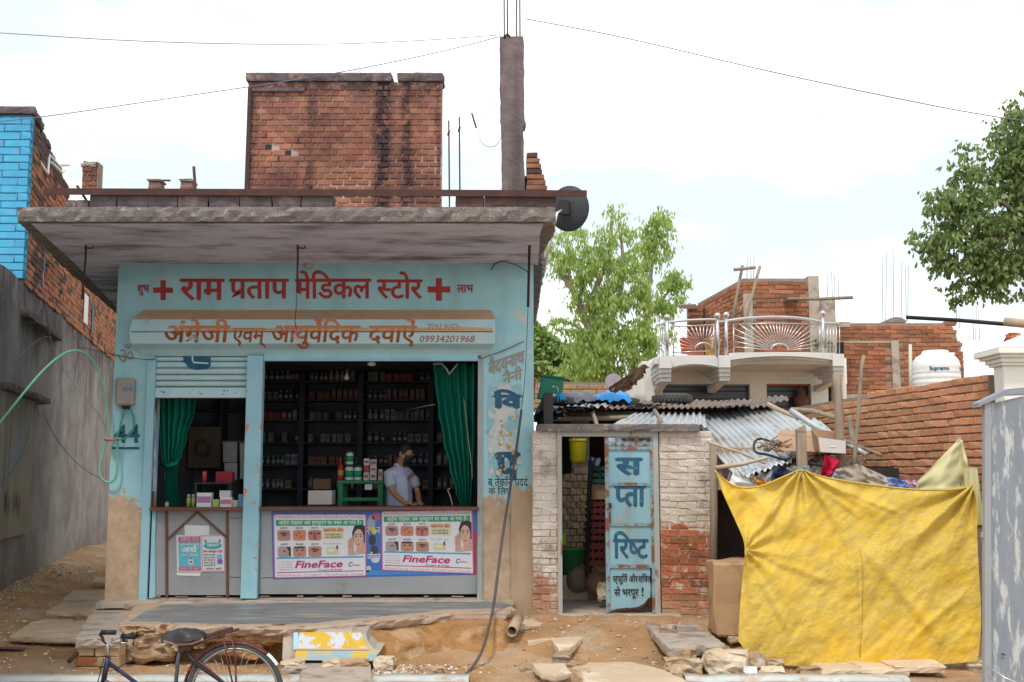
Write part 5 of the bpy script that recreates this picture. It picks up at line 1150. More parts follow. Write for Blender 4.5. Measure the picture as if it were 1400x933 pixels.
mk.grid(lambda u, v: hsurf(R(83+v*62), R(-62+u*124), .012+.014*cos((u-.5)*pi)), 16, 12); mk.build('face_mask', M['dark'], pe)
hr = MB()
def hairf(u, v):
    ph = 2*pi*u; front = cos(ph); th_end = R(62+ (34*(1-front)**1.0 if front < .55 else 0) + (-14*max(0, front)))
    return hsurf(th_end*v, ph, .012+.006*noise.noise(V((cos(ph)*3, sin(ph)*3, v*4))))
hr.grid(hairf, 36, 12); o = hr.build('hair', M['hair'], pe); 
sp_ = MB()
for s in (-1, 1): sp_.tube([hp(.094+.006*0, s*.032+.024*cos(a), .022+.017*sin(a)) for a in [2*pi*k/12 for k in range(12)]], .0022, 4, closed=True); sp_.tube([hp(.094, s*.055, .025), hp(.0, s*.083, .028)], .002, 4); 
sp_.tube([hp(.097,-.008,.026), hp(.097,.008,.026)], .002, 4); sp_.build('spectacles', M['rust2'], pe)
ey = MB()
for s in (-1, 1): ey.lathe([(.0,-.008),(.008,-.004),(.009,0),(.008,.004),(0,.008)], hp(.089, s*.032, .02), 8)
ey.build('eyes', M['dark'], pe)
mc = MB()
for s in (-1, 1): mc.tube([hsurf(R(95), R(s*60), .012), hp(.01,s*.088,.0), hp(-.01, s*.087, .015)], .002, 4)
mc.build('mask_loop', M['white_plastic'], pe)
# ================================================================ the gate wall
GY = 11.8
gw = T('gate_wall', 'whitewashed brick gate wall with a concrete lintel beside the shop', 'wall')
def pickwhite(z0, z1, base):
    def f(x, z, g):
        zz = z+base
        if zz < .62 and g.random() < .7: return M['brick_dust']
        return M['brick_bare'] if zz < z0 or (zz < z1 and g.random() < .45) else M['brick_white']
    return f
bz = .44; P0 = V((UX(728,GY), GY, bz)); w1 = UX(762,GY)-P0.x
brickwork(gw, P0, (1,0,0), w1, UZ(588,GY)-bz, None, M['pier_m'], ch=.073, bl=.18, thick=.22, pick=lambda x, z, g: M['pier_l'], seed=2, proud=.004, rgh=.009, gap=.008, recess=.006)
P1 = V((UX(902,GY), GY, bz)); w2 = UX(974,GY)-P1.x
brickwork(gw, P1, (1,0,0), w2, UZ(588,GY)-bz, None, M['pier_m'], ch=.073, bl=.19, thick=.3, pick=lambda x, z, g: M['pier_r'], seed=4, proud=.005, rgh=.010, gap=.008, recess=.006)
mb = MB(); rslab(mb, [(UX(735,GY), GY-.08), (UX(955,GY), GY-.09), (UX(955,GY), GY+.25), (UX(735,GY), GY+.25)], UZ(590,GY-.08), UZ(580,GY-.08), .012, 4); mb.build('lintel', M['concrete'], gw)
mb = MB(); rslab(mb, [(UX(765,GY), GY-.10), (UX(925,GY), GY-.12), (UX(925,GY), GY+.5), (UX(765,GY), GY+.3)], .42, .535, .014, 6); mb.build('door_sill', M['cement'], gw)
for i in range(7): x = UX(770+i*21, GY); mb = MB(); mb.box((x, GY-.135, .45), (x+.12, GY-.10, .52), jit=.008); mb.build('sill_brick', M[('brick_dust','stone','brick_dust','brick_bare')[i % 4]], gw, bevel=.006)
fr = mat('faded_door_frame', (.40,.33,.26), (.30,.36,.38), 3, .7, .2, c3=(.22,.12,.08), s3=8, t3=(.6,.66), stretch=(3,3,.5))
zt2, zb2 = UZ(590,GY), .52
for a, b in ((762,768),(893,900)): mb = MB(); mb.box((UX(a,GY), GY-.03, zb2), (UX(b,GY), GY+.05, zt2)); mb.build('door_frame', fr, gw)
mb = MB(); mb.box((UX(768,GY), GY-.03, UZ(597,GY)), (UX(893,GY), GY+.05, zt2)); mb.build('door_frame', fr, gw)
# steel door leaf
dr = T('gate_door', 'rusty pale blue steel door leaf with navy painted letters', 'door'); DY = GY+.0
rustblue = mat('rusty_blue_door', (.24,.42,.48), (.20,.37,.43), 4, .6, .2, 30, c3=(.34,.30,.18), s3=2.2, t3=(.55,.66), dark=((.24,.15,.10), .35))
rustedge = mat('rusted_blue_steel', (.22,.34,.38), (.18,.28,.31), 6, .7, .3, 40, c3=(.20,.085,.045), s3=7, t3=(.47,.55))
def dbox(px0, py0, px1, py1, d0, d1, nm, m, bev=0): mb = MB(); mb.box((UX(px0,DY), DY+d0, UZ(py1,DY)), (UX(px1,DY), DY+d1, UZ(py0,DY))); return mb.build(nm, m, dr, bevel=bev)
dbox(827, 597, 832, 838, -.02, .02, 'stile', rustedge); dbox(889, 597, 893, 838, -.02, .02, 'stile', rustedge)
for y in (611, 660, 715, 772): dbox(832, y, 889, y+4.5, -.02, .02, 'cross_rail', rustedge)
dbox(832, 597, 889, 599, -.02, .02, 'cross_rail', rustedge); dbox(832, 604, 889, 605.5, -.01, .01, 'grille_bar', rustedge); dbox(868, 599, 873, 611, -.012, .012, 'grille_bar', rustedge)
for a, b in ((615.5, 660), (664.5, 715), (719.5, 772)): dbox(832, a, 889, b, -.004, .004, 'door_panel', rustblue)
mb = MB(); mb.add([U(x, y, DY-.002) for x, y in ((832,776.5),(889,776.5),(889,817),(884,822),(880,829),(874,830),(868,833),(858,831),(832,834))], [tuple(range(9))]); mb.build('door_panel', rustblue, dr)
mb = MB(); mb.add([U(x, y, DY-.004) for x, y in ((840,833),(858,832),(872,830),(881,825),(887,817),(889,818),(884,823),(880,830),(874,831.5),(866,834),(850,835))], [tuple(range(11))]); mb.build('rust_edge', M['rust'], dr)
mb = MB(); mb.obox(U(834,700,DY-.035), U(834,715,DY-.035), .012, .012); mb.obox(U(834,695,DY-.03), U(834,688,DY-.03), .03, .01, up=V((0,1,0))); mb.build('bolt', M['rust'], dr)
DP = lambda s, x0, x1, yt, yb, m='letter_navy', **k: paint('painted_letter', s, M[m], x0, x1, yt, yb, DY-.008, dr, **k)
DP('स', 843, 877, 627, 649, bold=.045); DP('प<ता', 841, 882, 664, 692, bold=.04); DP('िरष<ट', 839, 886, 738, 763, bold=.03)
DP('स्फूित^', 838, 858, 788, 796, 'letter_black', bold=.02); DP('और', 860, 872, 788, 796, 'letter_black', bold=.02); DP('शिक<त', 873, 890, 788, 796, 'letter_black', bold=.02)
DP('से', 840, 848, 806, 815, 'letter_black', bold=.02); DP('भरपूर', 851, 873, 806, 815, 'letter_black', bold=.02); DP('!', 877, 880, 803, 815, 'letter_black', bold=.0)

# ---------------------------------------------------------------- the yard behind the gate
yw = T('yard_wall', 'low brown wall of small rough bricks inside the yard behind the gate', 'wall'); YY = 13.85
brickwork(yw, (UX(752,YY), YY, .40), (1,0,0), UX(806,YY)-UX(752,YY), 2.0, M['brick_yard'], M['mortar'], ch=.082, bl=.080, thick=.2, top=lambda x: 1.50+.42*x+.02*sin(x*20), rgh=.010, proud=.014, seed=8, cap=300)
ypil = MB(); ypil.box((UX(782,14.1), 14.1, .4), (UX(806,14.1), 14.3, UZ(557,14.1))); single(ypil, 'yard_pillar', M['cement'], 'plain grey cement pillar holding the shed roof inside the yard', 'pillar')
mb = MB(); mb.box((UX(735,15.6), 15.6, .3), (UX(1010,15.6), 15.75, UZ(556,15.6))); mb.box((UX(735,15.6), 12.4, .3), (UX(735,15.6)+.1, 15.6, UZ(560,15.6))); single(mb, 'shed_wall', mat('shaded_shed_wall', (.07,.055,.05), (.04,.035,.03), 3, .9, .3), 'dark shaded back wall of the tin roofed shed', 'wall')  # near-black colour paints in the dark interior under the tin roof
bk = T('bucket', 'yellow plastic bucket hanging on the pillar behind the gate', 'bucket'); YB = 13.15
c = V((UX(790,YB), YB, UZ(632,YB))); mb = MB(); r_ = (UX(802,YB)-UX(778,YB))/2
mb.lathe([(r_*.55,-.02),(r_*.75,0),(r_*.9,.02),(r_*1.0,.26),(r_*1.04,.27),(r_*.96,.265),(r_*.85,.02)], c, 20); mb.build('pail', mat('yellow_plastic', (.62,.52,.02), (.5,.42,.02), 3, .4, .05), bk)
mb = MB(); mb.tube([c+V((-r_,0,.25)), c+V((-r_*.5,0,.37)), c+V((0,0,.41)), c+V((r_*.5,0,.37)), c+V((r_,0,.25))], .005, 4); mb.build('handle', M['steel'], bk)
mb = MB(); mb.lathe([(r_*1.045,.235),(r_*1.05,.25),(r_*1.045,.262)], c, 20); mb.build('rim', mat('yellow_rim', (.55,.46,.02)), bk)
def crate(px0, py0, px1, py1, Y, d, m, lb, nb=3, rz=0):
    a, b = U(px0, py1, Y), U(px1, py0, Y); t = T('plastic_crate', lb, 'crate'); h = b.z-a.z; w_ = b.x-a.x
    for (x0, y0, x1, y1) in ((0,0,w_,.012),(0,d-.012,w_,d),(0,0,.012,d),(w_-.012,0,w_,d)):
        for k in range(nb): mb = MB(); z = a.z+h*k/nb; mb.box((a.x+x0, Y+y0, z+.004), (a.x+x1, Y+y1, z+h/nb*.72)); mb.build('side_slat', m, t)
    for x in (0, w_*.33, w_*.66, w_-.02): mb = MB(); mb.box((a.x+x, Y-.006, a.z), (a.x+x+.02, Y, a.z+h-.004)); mb.build('corner_rib', m, t)
    mb = MB(); mb.box((a.x+.012, Y+.012, a.z+.002), (a.x+w_-.012, Y+d-.012, a.z+.012)); mb.build('bottom', m, t)
cm = flat('crate_maroon', (.15,.02,.02), .5); cgm = flat('crate_dark_green', (.02,.08,.06), .5); CY = 12.7
for a, lb in (((803,684,829,711),'topmost maroon plastic crate of the leaning stack behind the gate'), ((802,712,828,739),'middle maroon plastic crate of the stack behind the gate'), ((801,740,827,775),'lowest maroon plastic crate of the stack behind the gate')): crate(*a, CY, .4, cm, lb)
crate(808, 636, 840, 661, CY, .4, cgm, 'dark green plastic crate on the top of the crate stack behind the gate')
boxat(809, 662, 830, 683, CY+.05, .3, M['card'], 'carton_box', 'open brown carton between the green crate and the maroon crates', 'box')
mb = MB(); mb.grid(lambda u, v: U(807+u*12+6*sin(u*7+v*3)*.3, 626+v*12, CY-.05)+V((0, .04*sin(u*9+v*5), .01*sin(u*13))), 10, 6); single(mb, 'plastic_bag', col('grey_bag', (.12,.14,.17)), 'crumpled dark plastic bag lying on the green crate', 'bag')
mb = MB(); mb.grid(lambda u, v: U(804+u*(4+3*(1-v))-4*v, 630+v*160, CY-.12)+V((0,.03*sin(u*6+v*8),0)), 5, 24); single(mb, 'black_cloth', M['dark'], 'long black cloth hanging down beside the crate stack', 'cloth')
# clay pots
for i, (cx, cy, rx, ry, Y, tilt, lb) in enumerate(((792,792,17.5,21,13.2,.5,'dark round clay pot nearest the green tub behind the gate'), (816,797,16.5,19,13.0,-.25,'dark brown round clay pot beside the door leaf'))):
    c = U(cx, cy, Y); rr = rx/F*Y; mb = MB(); mb.lathe([(rr*sin(a)*(1+.0), -rr*1.12*cos(a)) for a in [pi*k/14 for k in range(13)]] + [(rr*.42, rr*1.06), (rr*.46, rr*1.16), (rr*.36, rr*1.15), (rr*.3, rr*.9)], c, 22, Matrix.Rotation(tilt, 4, 'Y') @ Matrix.Rotation(R(20), 4, 'X'))
    single(mb, 'clay_pot', mat('fired_clay_%d' % i, ((.30,.24,.20) if i == 0 else (.34,.19,.13)), (.17,.12,.09), 4, .7, .3), lb, 'pot')
stone(819,800,831,820,12.3,.2,'stone','stone','pale stone standing beside the door leaf behind the gate')
stone(812,768,830,782,12.9,.2,'brick_yard','stone','rough stone lying behind the clay pots')
c = U(783, 784, 13.3); z0 = .80; mb = MB(); r_ = .20; mb.lathe([(r_*.7,0),(r_*.95,.27),(r_*1.08,.29),(r_*1.08,.305),(r_*.9,.28),(r_*.65,.02)], (c.x, 13.3, z0), 22); mb.v = [tuple(v) for v in mb.v]
single(mb, 'plastic_tub', mat('green_tub', (.04,.25,.08), (.03,.20,.06), 3, .4, .05), 'wide dark green plastic tub on the yard floor', 'tub')
mb = MB(); mb.box((c.x-.16, 13.18, .45), (c.x+.16, 13.45, .80), jit=.01); single(mb, 'brick_stand', M['brick_yard'], 'low brick stand under the dark green tub', 'stand')
boxat(765, 730, 774, 745, 13.5, .12, mat('lime_plastic', (.35,.62,.04), (.3,.55,.03)), 'lime_mug', 'bright lime green plastic mug standing above the green tub', 'mug')
boxat(764, 767, 769, 800, 13.0, .08, M['dark'], 'dark_post', 'short dark post just inside the left door frame', 'post')
mb = MB(); rslab(mb, [(UX(762,12.3), 11.99), (UX(834,12.3), 12.0), (UX(834,13), 13.2), (UX(765,13), 13.2)], .48, .525, .006, 3); single(mb, 'yard_paving', M['cement'], 'worn paved floor just inside the gate', 'paving')
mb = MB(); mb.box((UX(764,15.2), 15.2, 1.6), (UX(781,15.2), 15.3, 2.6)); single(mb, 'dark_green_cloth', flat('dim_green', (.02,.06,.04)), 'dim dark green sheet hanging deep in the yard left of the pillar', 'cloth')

# ---------------------------------------------------------------- tin roofs over the shed
def corr(p00, p10, p01, p11, ridges, amp, m, nm, lb, cat='roof sheet', group=None, sag=0, jag=0, thick=.004, seed=0, flip=False, parent=None):
    """corrugated sheet; ridges run from the p00-p10 edge to the p01-p11 edge"""
    p00, p10, p01, p11 = map(V, (p00, p10, p01, p11)); nrm = (p10-p00).cross(p01-p00).normalized()
    if nrm.z < 0: nrm = -nrm
    def f(u, v):
        vj = v
        if jag and (v < .01 or v > .99): vj = v + jag*noise.noise(V((u*7, v*3, seed)))
        p = p00*(1-u)*(1-vj)+p10*u*(1-vj)+p01*(1-u)*vj+p11*u*vj
        return p + nrm*(amp*sin(2*pi*ridges*u) - sag*sin(pi*v)*1 + .02*noise.noise(V((u*3, v*3, seed))))
    mb = MB(); mb.grid(f, ridges*8, 10)
    o = mb.build(nm, m); md = o.modifiers.new('thickness', 'SOLIDIFY'); md.thickness = thick
    if parent: o.parent = parent
    if lb: tag(o, lb, cat, group)
    return o
shed = T('tin_shed_roof', 'rusty patchwork of corrugated sheets over the shed behind the gate', 'roof')
A_ = U(728,566,12.9); B_ = U(905,557,12.9); 
corr(U(728,573,13.7), U(815,553,13.7), U(735,556,15.6), U(830,548,15.6), 9, .013, M['tin_dark'], 'corrugated_sheet', None, jag=.10, seed=1, parent=shed)
corr(U(806,560,13.5), U(905,556,13.7), U(815,548,15.6), U(925,547,15.6), 12, .013, M['tin_dark'], 'corrugated_sheet', None, jag=.04, seed=2, parent=shed)
corr(U(893,559,13.3), U(1000,556,13.4), U(900,548,16), U(1010,548,16), 13, .013, M['tin_dark'], 'corrugated_sheet', None, jag=.03, seed=3, parent=shed)
corr(U(985,558,13.2), U(1078,547,14.2), U(990,549,15.6), U(1075,541,15.6), 10, .014, M['tin_dark'], 'corrugated_sheet', None, jag=.05, seed=5, parent=shed)
corr(U(770,560,13.45), U(830,556,13.4), U(775,556,14.0), U(835,552,14.0), 6, .018, M['tin'], 'corrugated_sheet', None, jag=.1, seed=6, parent=shed)
g = random.Random(21)
for k, (a, b, c, d, Y, lbl) in enumerate(((730,562,772,580,13.0,'torn black plastic hanging from the left end of the tin roof'), (770,556,812,566,13.3,'crumpled dark sheet stuffed under the tin roof edge left of centre'), (858,552,905,562,13.2,'dark crumpled sacking under the tin roof edge above the door leaf'))):
    mb = MB(); mb.grid(lambda u, v: U(a+(c-a)*u+4*noise.noise(V((u*3,v*5,k))), b+(d-b)*v*(.6+.5*noise.noise(V((u*5,0,k+3))))+3*noise.noise(V((u*6,v*4,k))), Y+.10*noise.noise(V((u*7,v*7,k)))), 16, 8, smooth=False); single(mb, 'torn_sheet', M['dark'] if k != 2 else M['tin_dark'], lbl, 'plastic sheet')  # dark scraps also paint in the dark underside of the roof
# pale sheets sloping down to the right
corr(U(838,581,12.15), U(966,583,12.2), U(868,566,13.6), U(962,562,13.8), 12, .02, M['tin'], 'corrugated_sheet', None, seed=7, parent=shed)
corr(U(1008,655,10.9), U(1078,632,11.3), U(928,563,13.9), U(1000,558,14.1), 9, .016, M['tin'], 'corrugated_sheet', None, seed=8, parent=shed, jag=.03)
corr(U(1073,630,11.35), U(1138,612,11.7), U(995,558,14.15), U(1064,555,14.4), 8, .016, M['tin'], 'corrugated_sheet', None, seed=9, parent=shed, jag=.04)
corr(U(826,618,12.0), U(900,620,12.0), U(826,590,12.5), U(900,590,12.5), 7, .012, M['tin'], 'corrugated_sheet', None, seed=19, parent=shed)
corr(U(1085,612,12.2), U(1150,600,12.8), U(1050,572,14.0), U(1120,574,14.2), 7, .018, mat('mint_sheet', (.42,.56,.50), (.36,.48,.43), 3, .5, .1), 'corrugated_sheet', None, seed=10, parent=shed, jag=.05)
corr(U(986,672,10.5), U(1045,668,10.45), U(1000,640,11.5), U(1085,634,11.5), 7, .022, M['tin_dark'], 'corrugated_sheet', None, seed=11, parent=shed, jag=.03)
corr(U(1060,655,10.8), U(1160,650,10.8), U(1075,628,11.8), U(1185,630,11.8), 10, .018, M['tin_dark'], 'corrugated_sheet', None, seed=12, parent=shed, jag=.05)
corr(U(1040,662,10.55), U(1088,660,10.6), U(1060,640,11.4), U(1100,640,11.4), 5, .02, M['tin'], 'corrugated_sheet', None, seed=13, parent=shed, jag=.05)
for a in (((808,560,13.6),(818,590,12.6),.05),((895,562,12.7),(905,580,12.3),.05),((738,560,13.8),(735,640,13.8),.07),((975,607,11.7),(975,800,11.7),.08),((1060,560,14),(1065,640,14),.08)):
    mb = MB(); p, q = U(*a[0]), U(*a[1]); mb.tube([p, lerps(p, q, .5)+V((.01,0,0)), q], a[2]/2, 7); mb.build('rafter', M['wood'], shed)
for a in ((730,574,968,570,13.6),(735,566,1060,566,14.0),(960,612,1100,634,11.9)):
    mb = MB(); mb.tube([U(a[0],a[1],a[4]), U(a[2],a[3],a[4])], .035, 7); mb.build('purlin', M['wood'], shed)
# earth coloured panel below the sheets, right of the gate pillar
mb = MB(); mb.grid(lambda u, v: U(975+u*90, 612+v*58, 11.9-.2*v)+V((0,.05*noise.noise(V((u*5,v*5,1))),0)), 10, 8); single(mb, 'sacking', mat('brown_sacking', (.30,.24,.19), (.24,.19,.15), 12, .95, .5, 60), 'brown sacking screen under the pale sheets right of the gate pillar', 'sacking')
mb = MB(); mb.box((UX(974,12.3), 12.3, .3), (UX(1345,12.3), 12.4, UZ(640,12.3))); single(mb, 'gap_backing', mat('gap_shade_wall', (.06,.045,.04), (.03,.025,.025), 3, .95, .3), 'dark backing painting the shade in the gap behind the yellow tarpaulin', 'wall')  # near-black colour stands in for the shaded interior behind the gap
# clay stove block
mb = MB(); a, b = U(977, 852, 10.6), U(1014, 768, 10.6)
def stv(u, v):
    k = v*4; sec = [(0,0),(0,1),(.0,1)]; return V((0,0,0))
mb.box((a.x, 10.6, a.z-.12), (b.x+.25, 11.0, b.z)); o = mb.build('mud_block', mat('smooth_mud', (.47,.29,.16), (.40,.24,.13), 3, .95, .4, 15, c3=(.33,.20,.12), s3=4), bevel=.02)
bm = bmesh.new(); bm.from_mesh(o.data); bmesh.ops.subdivide_edges(bm, edges=bm.edges, cuts=6, use_grid_fill=True)
for v in bm.verts: v.co += V([noise.noise(v.co*4+V((i*9,0,0))) for i in range(3)])*.035
bm.to_mesh(o.data); bm.free(); tag(o, 'smooth tan mud block standing in the gap left of the yellow tarpaulin', 'mud block')

# things thrown on the shed roof
def tyre(c, R_, r_, lb, tilt=(0,0,0)):
    t = T('tyre', lb, 'tyre', 'old tyres on the tin roof'); mb = MB(); Mx = Matrix.Rotation(tilt[0], 4, 'X') @ Matrix.Rotation(tilt[1], 4, 'Y')
    pr = []; n = 14
    for k in range(n+1): a = 2*pi*k/n; pr.append((R_ + r_*1.0*cos(a)*(.85 if cos(a) > 0 else 1), r_*.95*sin(a)))
    mb.lathe(pr, c, 30, Mx); mb.build('casing', M['rubber'], t)
    for k in range(30):
        a = 2*pi*k/30; p = V(c) + Mx @ V(((R_+r_*.84)*cos(a), (R_+r_*.84)*sin(a), 0)); q = Mx @ V((0,0,r_*.6)); mb2 = MB() if k == 0 else mb2; mb2.obox(p-q, p+q, .02, .02)
    tag(mb2.build('tread', M['rubber'], t), kind='stuff')
tyre(U(919,546,14.8), .20, .07, 'grey tyre lying flat on the tin roof before the white house')
tyre(U(775,549,14.2), .17, .055, 'dark tyre lying flat on the tin roof before the green chest')
tyre(U(850,550,14.3), .17, .055, 'half hidden tyre on the tin roof beneath the blue sheet')
gb = T('tin_chest', 'green painted tin chest with a white crescent tilted on the roof', 'chest')
def GBP(x, y, Y=14.6): return U(x, y, Y)
mb = MB(); mb.prism([GBP(x, y) for x, y in ((735,546),(742,514),(771,518),(768,550))], (0,.45,.03)); mb.build('body', mat('chest_green', (.03,.22,.13), (.03,.17,.10), 3, .6, .1), gb, fix=True, bevel=.01)
mb = MB(); P = [(757+6*cos(a), 535-7*sin(a)) for a in [R(-140+k*20) for k in range(15)]] + [(759.5+4.2*cos(a), 534-5.5*sin(a)) for a in [R(130-k*20) for k in range(14)]]
for i in range(13): mb.quad(GBP(*P[i],14.594), GBP(*P[i+1],14.594), GBP(*P[28-i-1],14.594), GBP(*P[28-i],14.594))
mb.build('crescent_mark', M['paper'], gb)
mb = MB(); mb.prism([GBP(x, y, 14.58) for x, y in ((741,514.5),(742,512),(772,516),(771,518.5))], (0,.5,.02)); mb.build('lid', flat('chest_lid', (.02,.13,.08)), gb, fix=True)
boxat(726, 516, 732, 528, 14.9, .3, mat('orange_plastic', (.70,.12,.02), (.6,.1,.02)), 'orange_drum', 'orange plastic drum at the left end of the shed roof', 'drum')
boxat(726, 529, 731, 546, 14.8, .3, mat('amber_crate', (.55,.25,.05), (.45,.2,.04)), 'amber_crate', 'small amber crate beneath the orange drum on the roof', 'crate')
def bundle(px0, py0, px1, py1, Y, d, m, nm, lb, cat, seed=1, parts=None):
    a, b = U(px0, py1, Y), U(px1, py0, Y); w_, h = b.x-a.x, b.z-a.z
    def f(u, v):
        th = pi*v; prof = abs(sin(pi*u))**.35; y = -cos(th)*d/2; z = sin(th)**.6*h*prof
        n_ = noise.noise(V((u*6, v*4, seed)))*.05+noise.noise(V((u*14, v*8, seed)))*.012
        return V((a.x+u*w_, Y+d/2+y+n_*.5, a.z+z*(1+.2*noise.noise(V((u*5, 0, seed))))+n_))
    mb = MB(); mb.grid(f, 40, 14); return single(mb, nm, m, lb, cat)
bundle(765, 533, 820, 549, 14.0, .7, mat('grey_sheet_plastic', (.10,.11,.13), (.16,.17,.20), 4, .5, .3), 'plastic_sheet', 'dark grey plastic sheet bundled on the shed roof', 'plastic sheet', 2)
bundle(814, 533, 864, 548, 13.95, .7, mat('blue_tarp', (.02,.25,.65), (.02,.20,.52), 4, .4, .3), 'plastic_sheet', 'bright blue plastic sheet lying on the shed roof', 'plastic sheet', 5)
bundle(762, 537, 774, 547, 13.9, .4, M['white'] if False else mat('blue_tarp_corner', (.03,.28,.62)), 'plastic_sheet', 'small blue corner of plastic at the left end of the grey bundle', 'plastic sheet', 9)
mb = MB(); mb.lathe([(0,0),(.06,.005),(.1,.015),(.15,.035),(.145,.037),(0,.006)], U(839,523,19), 18, Matrix.Rotation(R(70), 4, 'X')); single(mb, 'small_dish', col('dish_mauve', (.27,.22,.26)), 'small mauve grey dish antenna before the eucalyptus trunk', 'dish')

# wooden posts and sticks
def post(pts, r0, r1, lb, m='wood', cat='post', nm='wooden_post', grp=None):
    P = [U(*p) for p in pts]; P2 = []
    for i in range(len(P)-1):
        for k in range(4): q = P[i].lerp(P[i+1], k/4); P2.append(q + V((noise.noise(q*3), 0, 0))*.02)
    P2.append(P[-1]); n = len(P2); mb = MB(); mb.tube(P2, [r0+(r1-r0)*i/(n-1)+.004*noise.noise(P2[i]*7) for i in range(n)], 8); return single(mb, nm, M[m], lb, cat, grp)
pb_ = T('tarpaulin_post', 'stout square wooden post holding up the middle of the yellow tarpaulin', 'post')
mb = MB(); a, b = U(1089, 600, 9.85), U(1102, 600, 9.85); zt3 = U(1095, 588, 9.85).z; mb.box((a.x, 9.82, .3), (b.x-.003, 9.9, zt3), jit=.006); mb.add([(a.x-.005,9.815,zt3-.01),(b.x,9.815,zt3-.02),(b.x,9.9,zt3),(a.x,9.9,zt3),(b.x-.01,9.82,zt3+.045),(b.x,9.88,zt3+.05)], [(0,1,4),(1,2,5,4),(2,3,5),(3,0,4,5),(0,3,2,1)]); mb.build('shaft', M['wood'], pb_)
mb = MB(); g = random.Random(6)
for k in range(14): c_ = U(1096, 643, 9.86); r_ = .065; mb.tube([c_+V((cos(a)*r_, sin(a)*r_, g.uniform(-.05,.04))) for a in [2*pi*j/8+k for j in range(9)]], .005, 4)
for k in range(9): c_ = U(1090+g.uniform(-6,8), 645, 9.78); mb.tube([c_, c_+V((g.uniform(-.09,.09), -.03, g.uniform(-.08,.03)))], .005, 4)
mb.build('lashing', mat('blue_grey_rope', (.22,.28,.30), (.3,.28,.24), 9), pb_)
post([(1152,655,11.2),(1148,590,11.2),(1144,512,11.2)], .055, .045, 'thick bleached wooden post leaning before the white house corner')
post([(1168,640,11.0),(1174,560,11.0),(1181,486,11.0)], .022, .017, 'tall thin crooked stick right of the thick bleached post', 'wood', 'stick', 'stick')
post([(1170,615,11.8),(1164,590,11.9),(1161,568,11.9)], .035, .03, 'short dark broken post between the thick post and the orange wall')
post([(1082,562,12.2),(1118,585,11.9),(1186,623,11.3)], .035, .03, 'grey metal pipe slanting down over the roof junk to the right', 'tin', 'pipe', 'metal_pipe')
post([(1148,600,11.6),(1176,612,11.4),(1206,623,11.3)], .022, .018, 'grey stick lying behind the thin crooked stick', 'wood', 'stick', 'stick')
post([(1050,553,13),(1075,565,12.6),(1086,570,12.4)], .03, .025, 'short pale log poking out under the rusty sheets', 'wood_pale', 'log', 'log')
post([(978,640,10.9),(1020,634,10.8),(1050,626,10.8)], .022, .016, 'pale bent branch lying across the low tin sheets', 'wood_pale', 'branch', 'branch')
post([(966,604,11.2),(1010,618,11.1),(1046,634,11.0)], .014, .012, 'thin grey branch hanging off the gate pillar top', 'wood_pale', 'branch', 'branch')
post([(982,607,11.3),(992,620,11.25),(1002,633,11.2)], .008, .007, 'thin straw coloured stick leaning against the sacking', 'wood_pale', 'stick', 'stick')
post([(1143,572,13.4),(1110,562,13.6),(1082,560,13.8)], .03, .03, 'grey wooden beam end beyond the mint coloured sheet', 'wood', 'beam', 'beam')
for i, (x, y, rx, ry, lb) in enumerate(((1056,614,24,9,'black hoop of stiff pipe lying on the roof left of the post'), (1130,628,30,11,'black loop of stiff pipe lying on the roof right of the post'))):
    Y = 11.3; c_ = U(x, y, Y); mb = MB(); rr = rx/F*Y; mb.tube([c_+V((rr*cos(a), rr*1.6*sin(a)*1.0, .10*sin(a)+.02*cos(3*a))) for a in [R(20+k*15) for k in range(22)]], .013, 6); single(mb, 'pipe_hoop', M['dark'], lb, 'pipe')
# boxes on the roof
bx = T('cardboard_box', 'open printed cardboard box tilted on the roof junk', 'box'); Yc = 11.0
c00, c10, c01, c11 = U(1121,618,Yc), U(1156,620,Yc), U(1118,598,Yc), U(1156,603,Yc); dv = V((.02,.32,.10))
for q, nm in (((c00,c10,c11,c01),'front_side'), ((c00+dv,c10+dv,c11+dv,c01+dv),'back_side'), ((c00,c01,c01+dv,c00+dv),'left_side'), ((c10,c11,c11+dv,c10+dv),'right_side'), ((c00,c10,c10+dv,c00+dv),'bottom')):
    mb = MB(); mb.quad(*q); o = mb.build(nm, M['cardw'] if nm == 'front_side' else M['card'], bx); md = o.modifiers.new('s', 'SOLIDIFY'); md.thickness = .005
mb = MB(); mb.quad(*[U(x, y, Yc-.006) for x, y in ((1134,611.5),(1143,612),(1143,609),(1134,608.5))]); mb.build('printed_mark', M['paper'], bx)
bx2 = T('cardboard_sheet', 'flattened brown cardboard lying behind the tarpaulin post', 'cardboard'); mb = MB()
mb.add([U(1062,616,11.3), U(1120,618,11.3), U(1121,598,11.5), U(1064,594,11.5)], [(0,1,2,3)]); mb.build('flap', M['card'], bx2); mb = MB(); mb.add([U(1064,594,11.495), U(1121,598,11.495), U(1119,590,12), U(1066,588,12)], [(0,1,2,3)]); mb.build('flap', M['card'], bx2)
mb = MB(); g = random.Random(12)
for k in range(50):
    c_ = U(g.uniform(1044,1078), g.uniform(603,618), 11.35); mb.tube([c_, c_+V((g.uniform(-.12,.12), g.uniform(-.1,.1), g.uniform(-.02,.06)))], g.uniform(.004,.012), 4)
tag(mb.build('roof_litter', M['wood']), 'tangle of twigs and scraps inside the black hoop on the roof', kind='stuff')

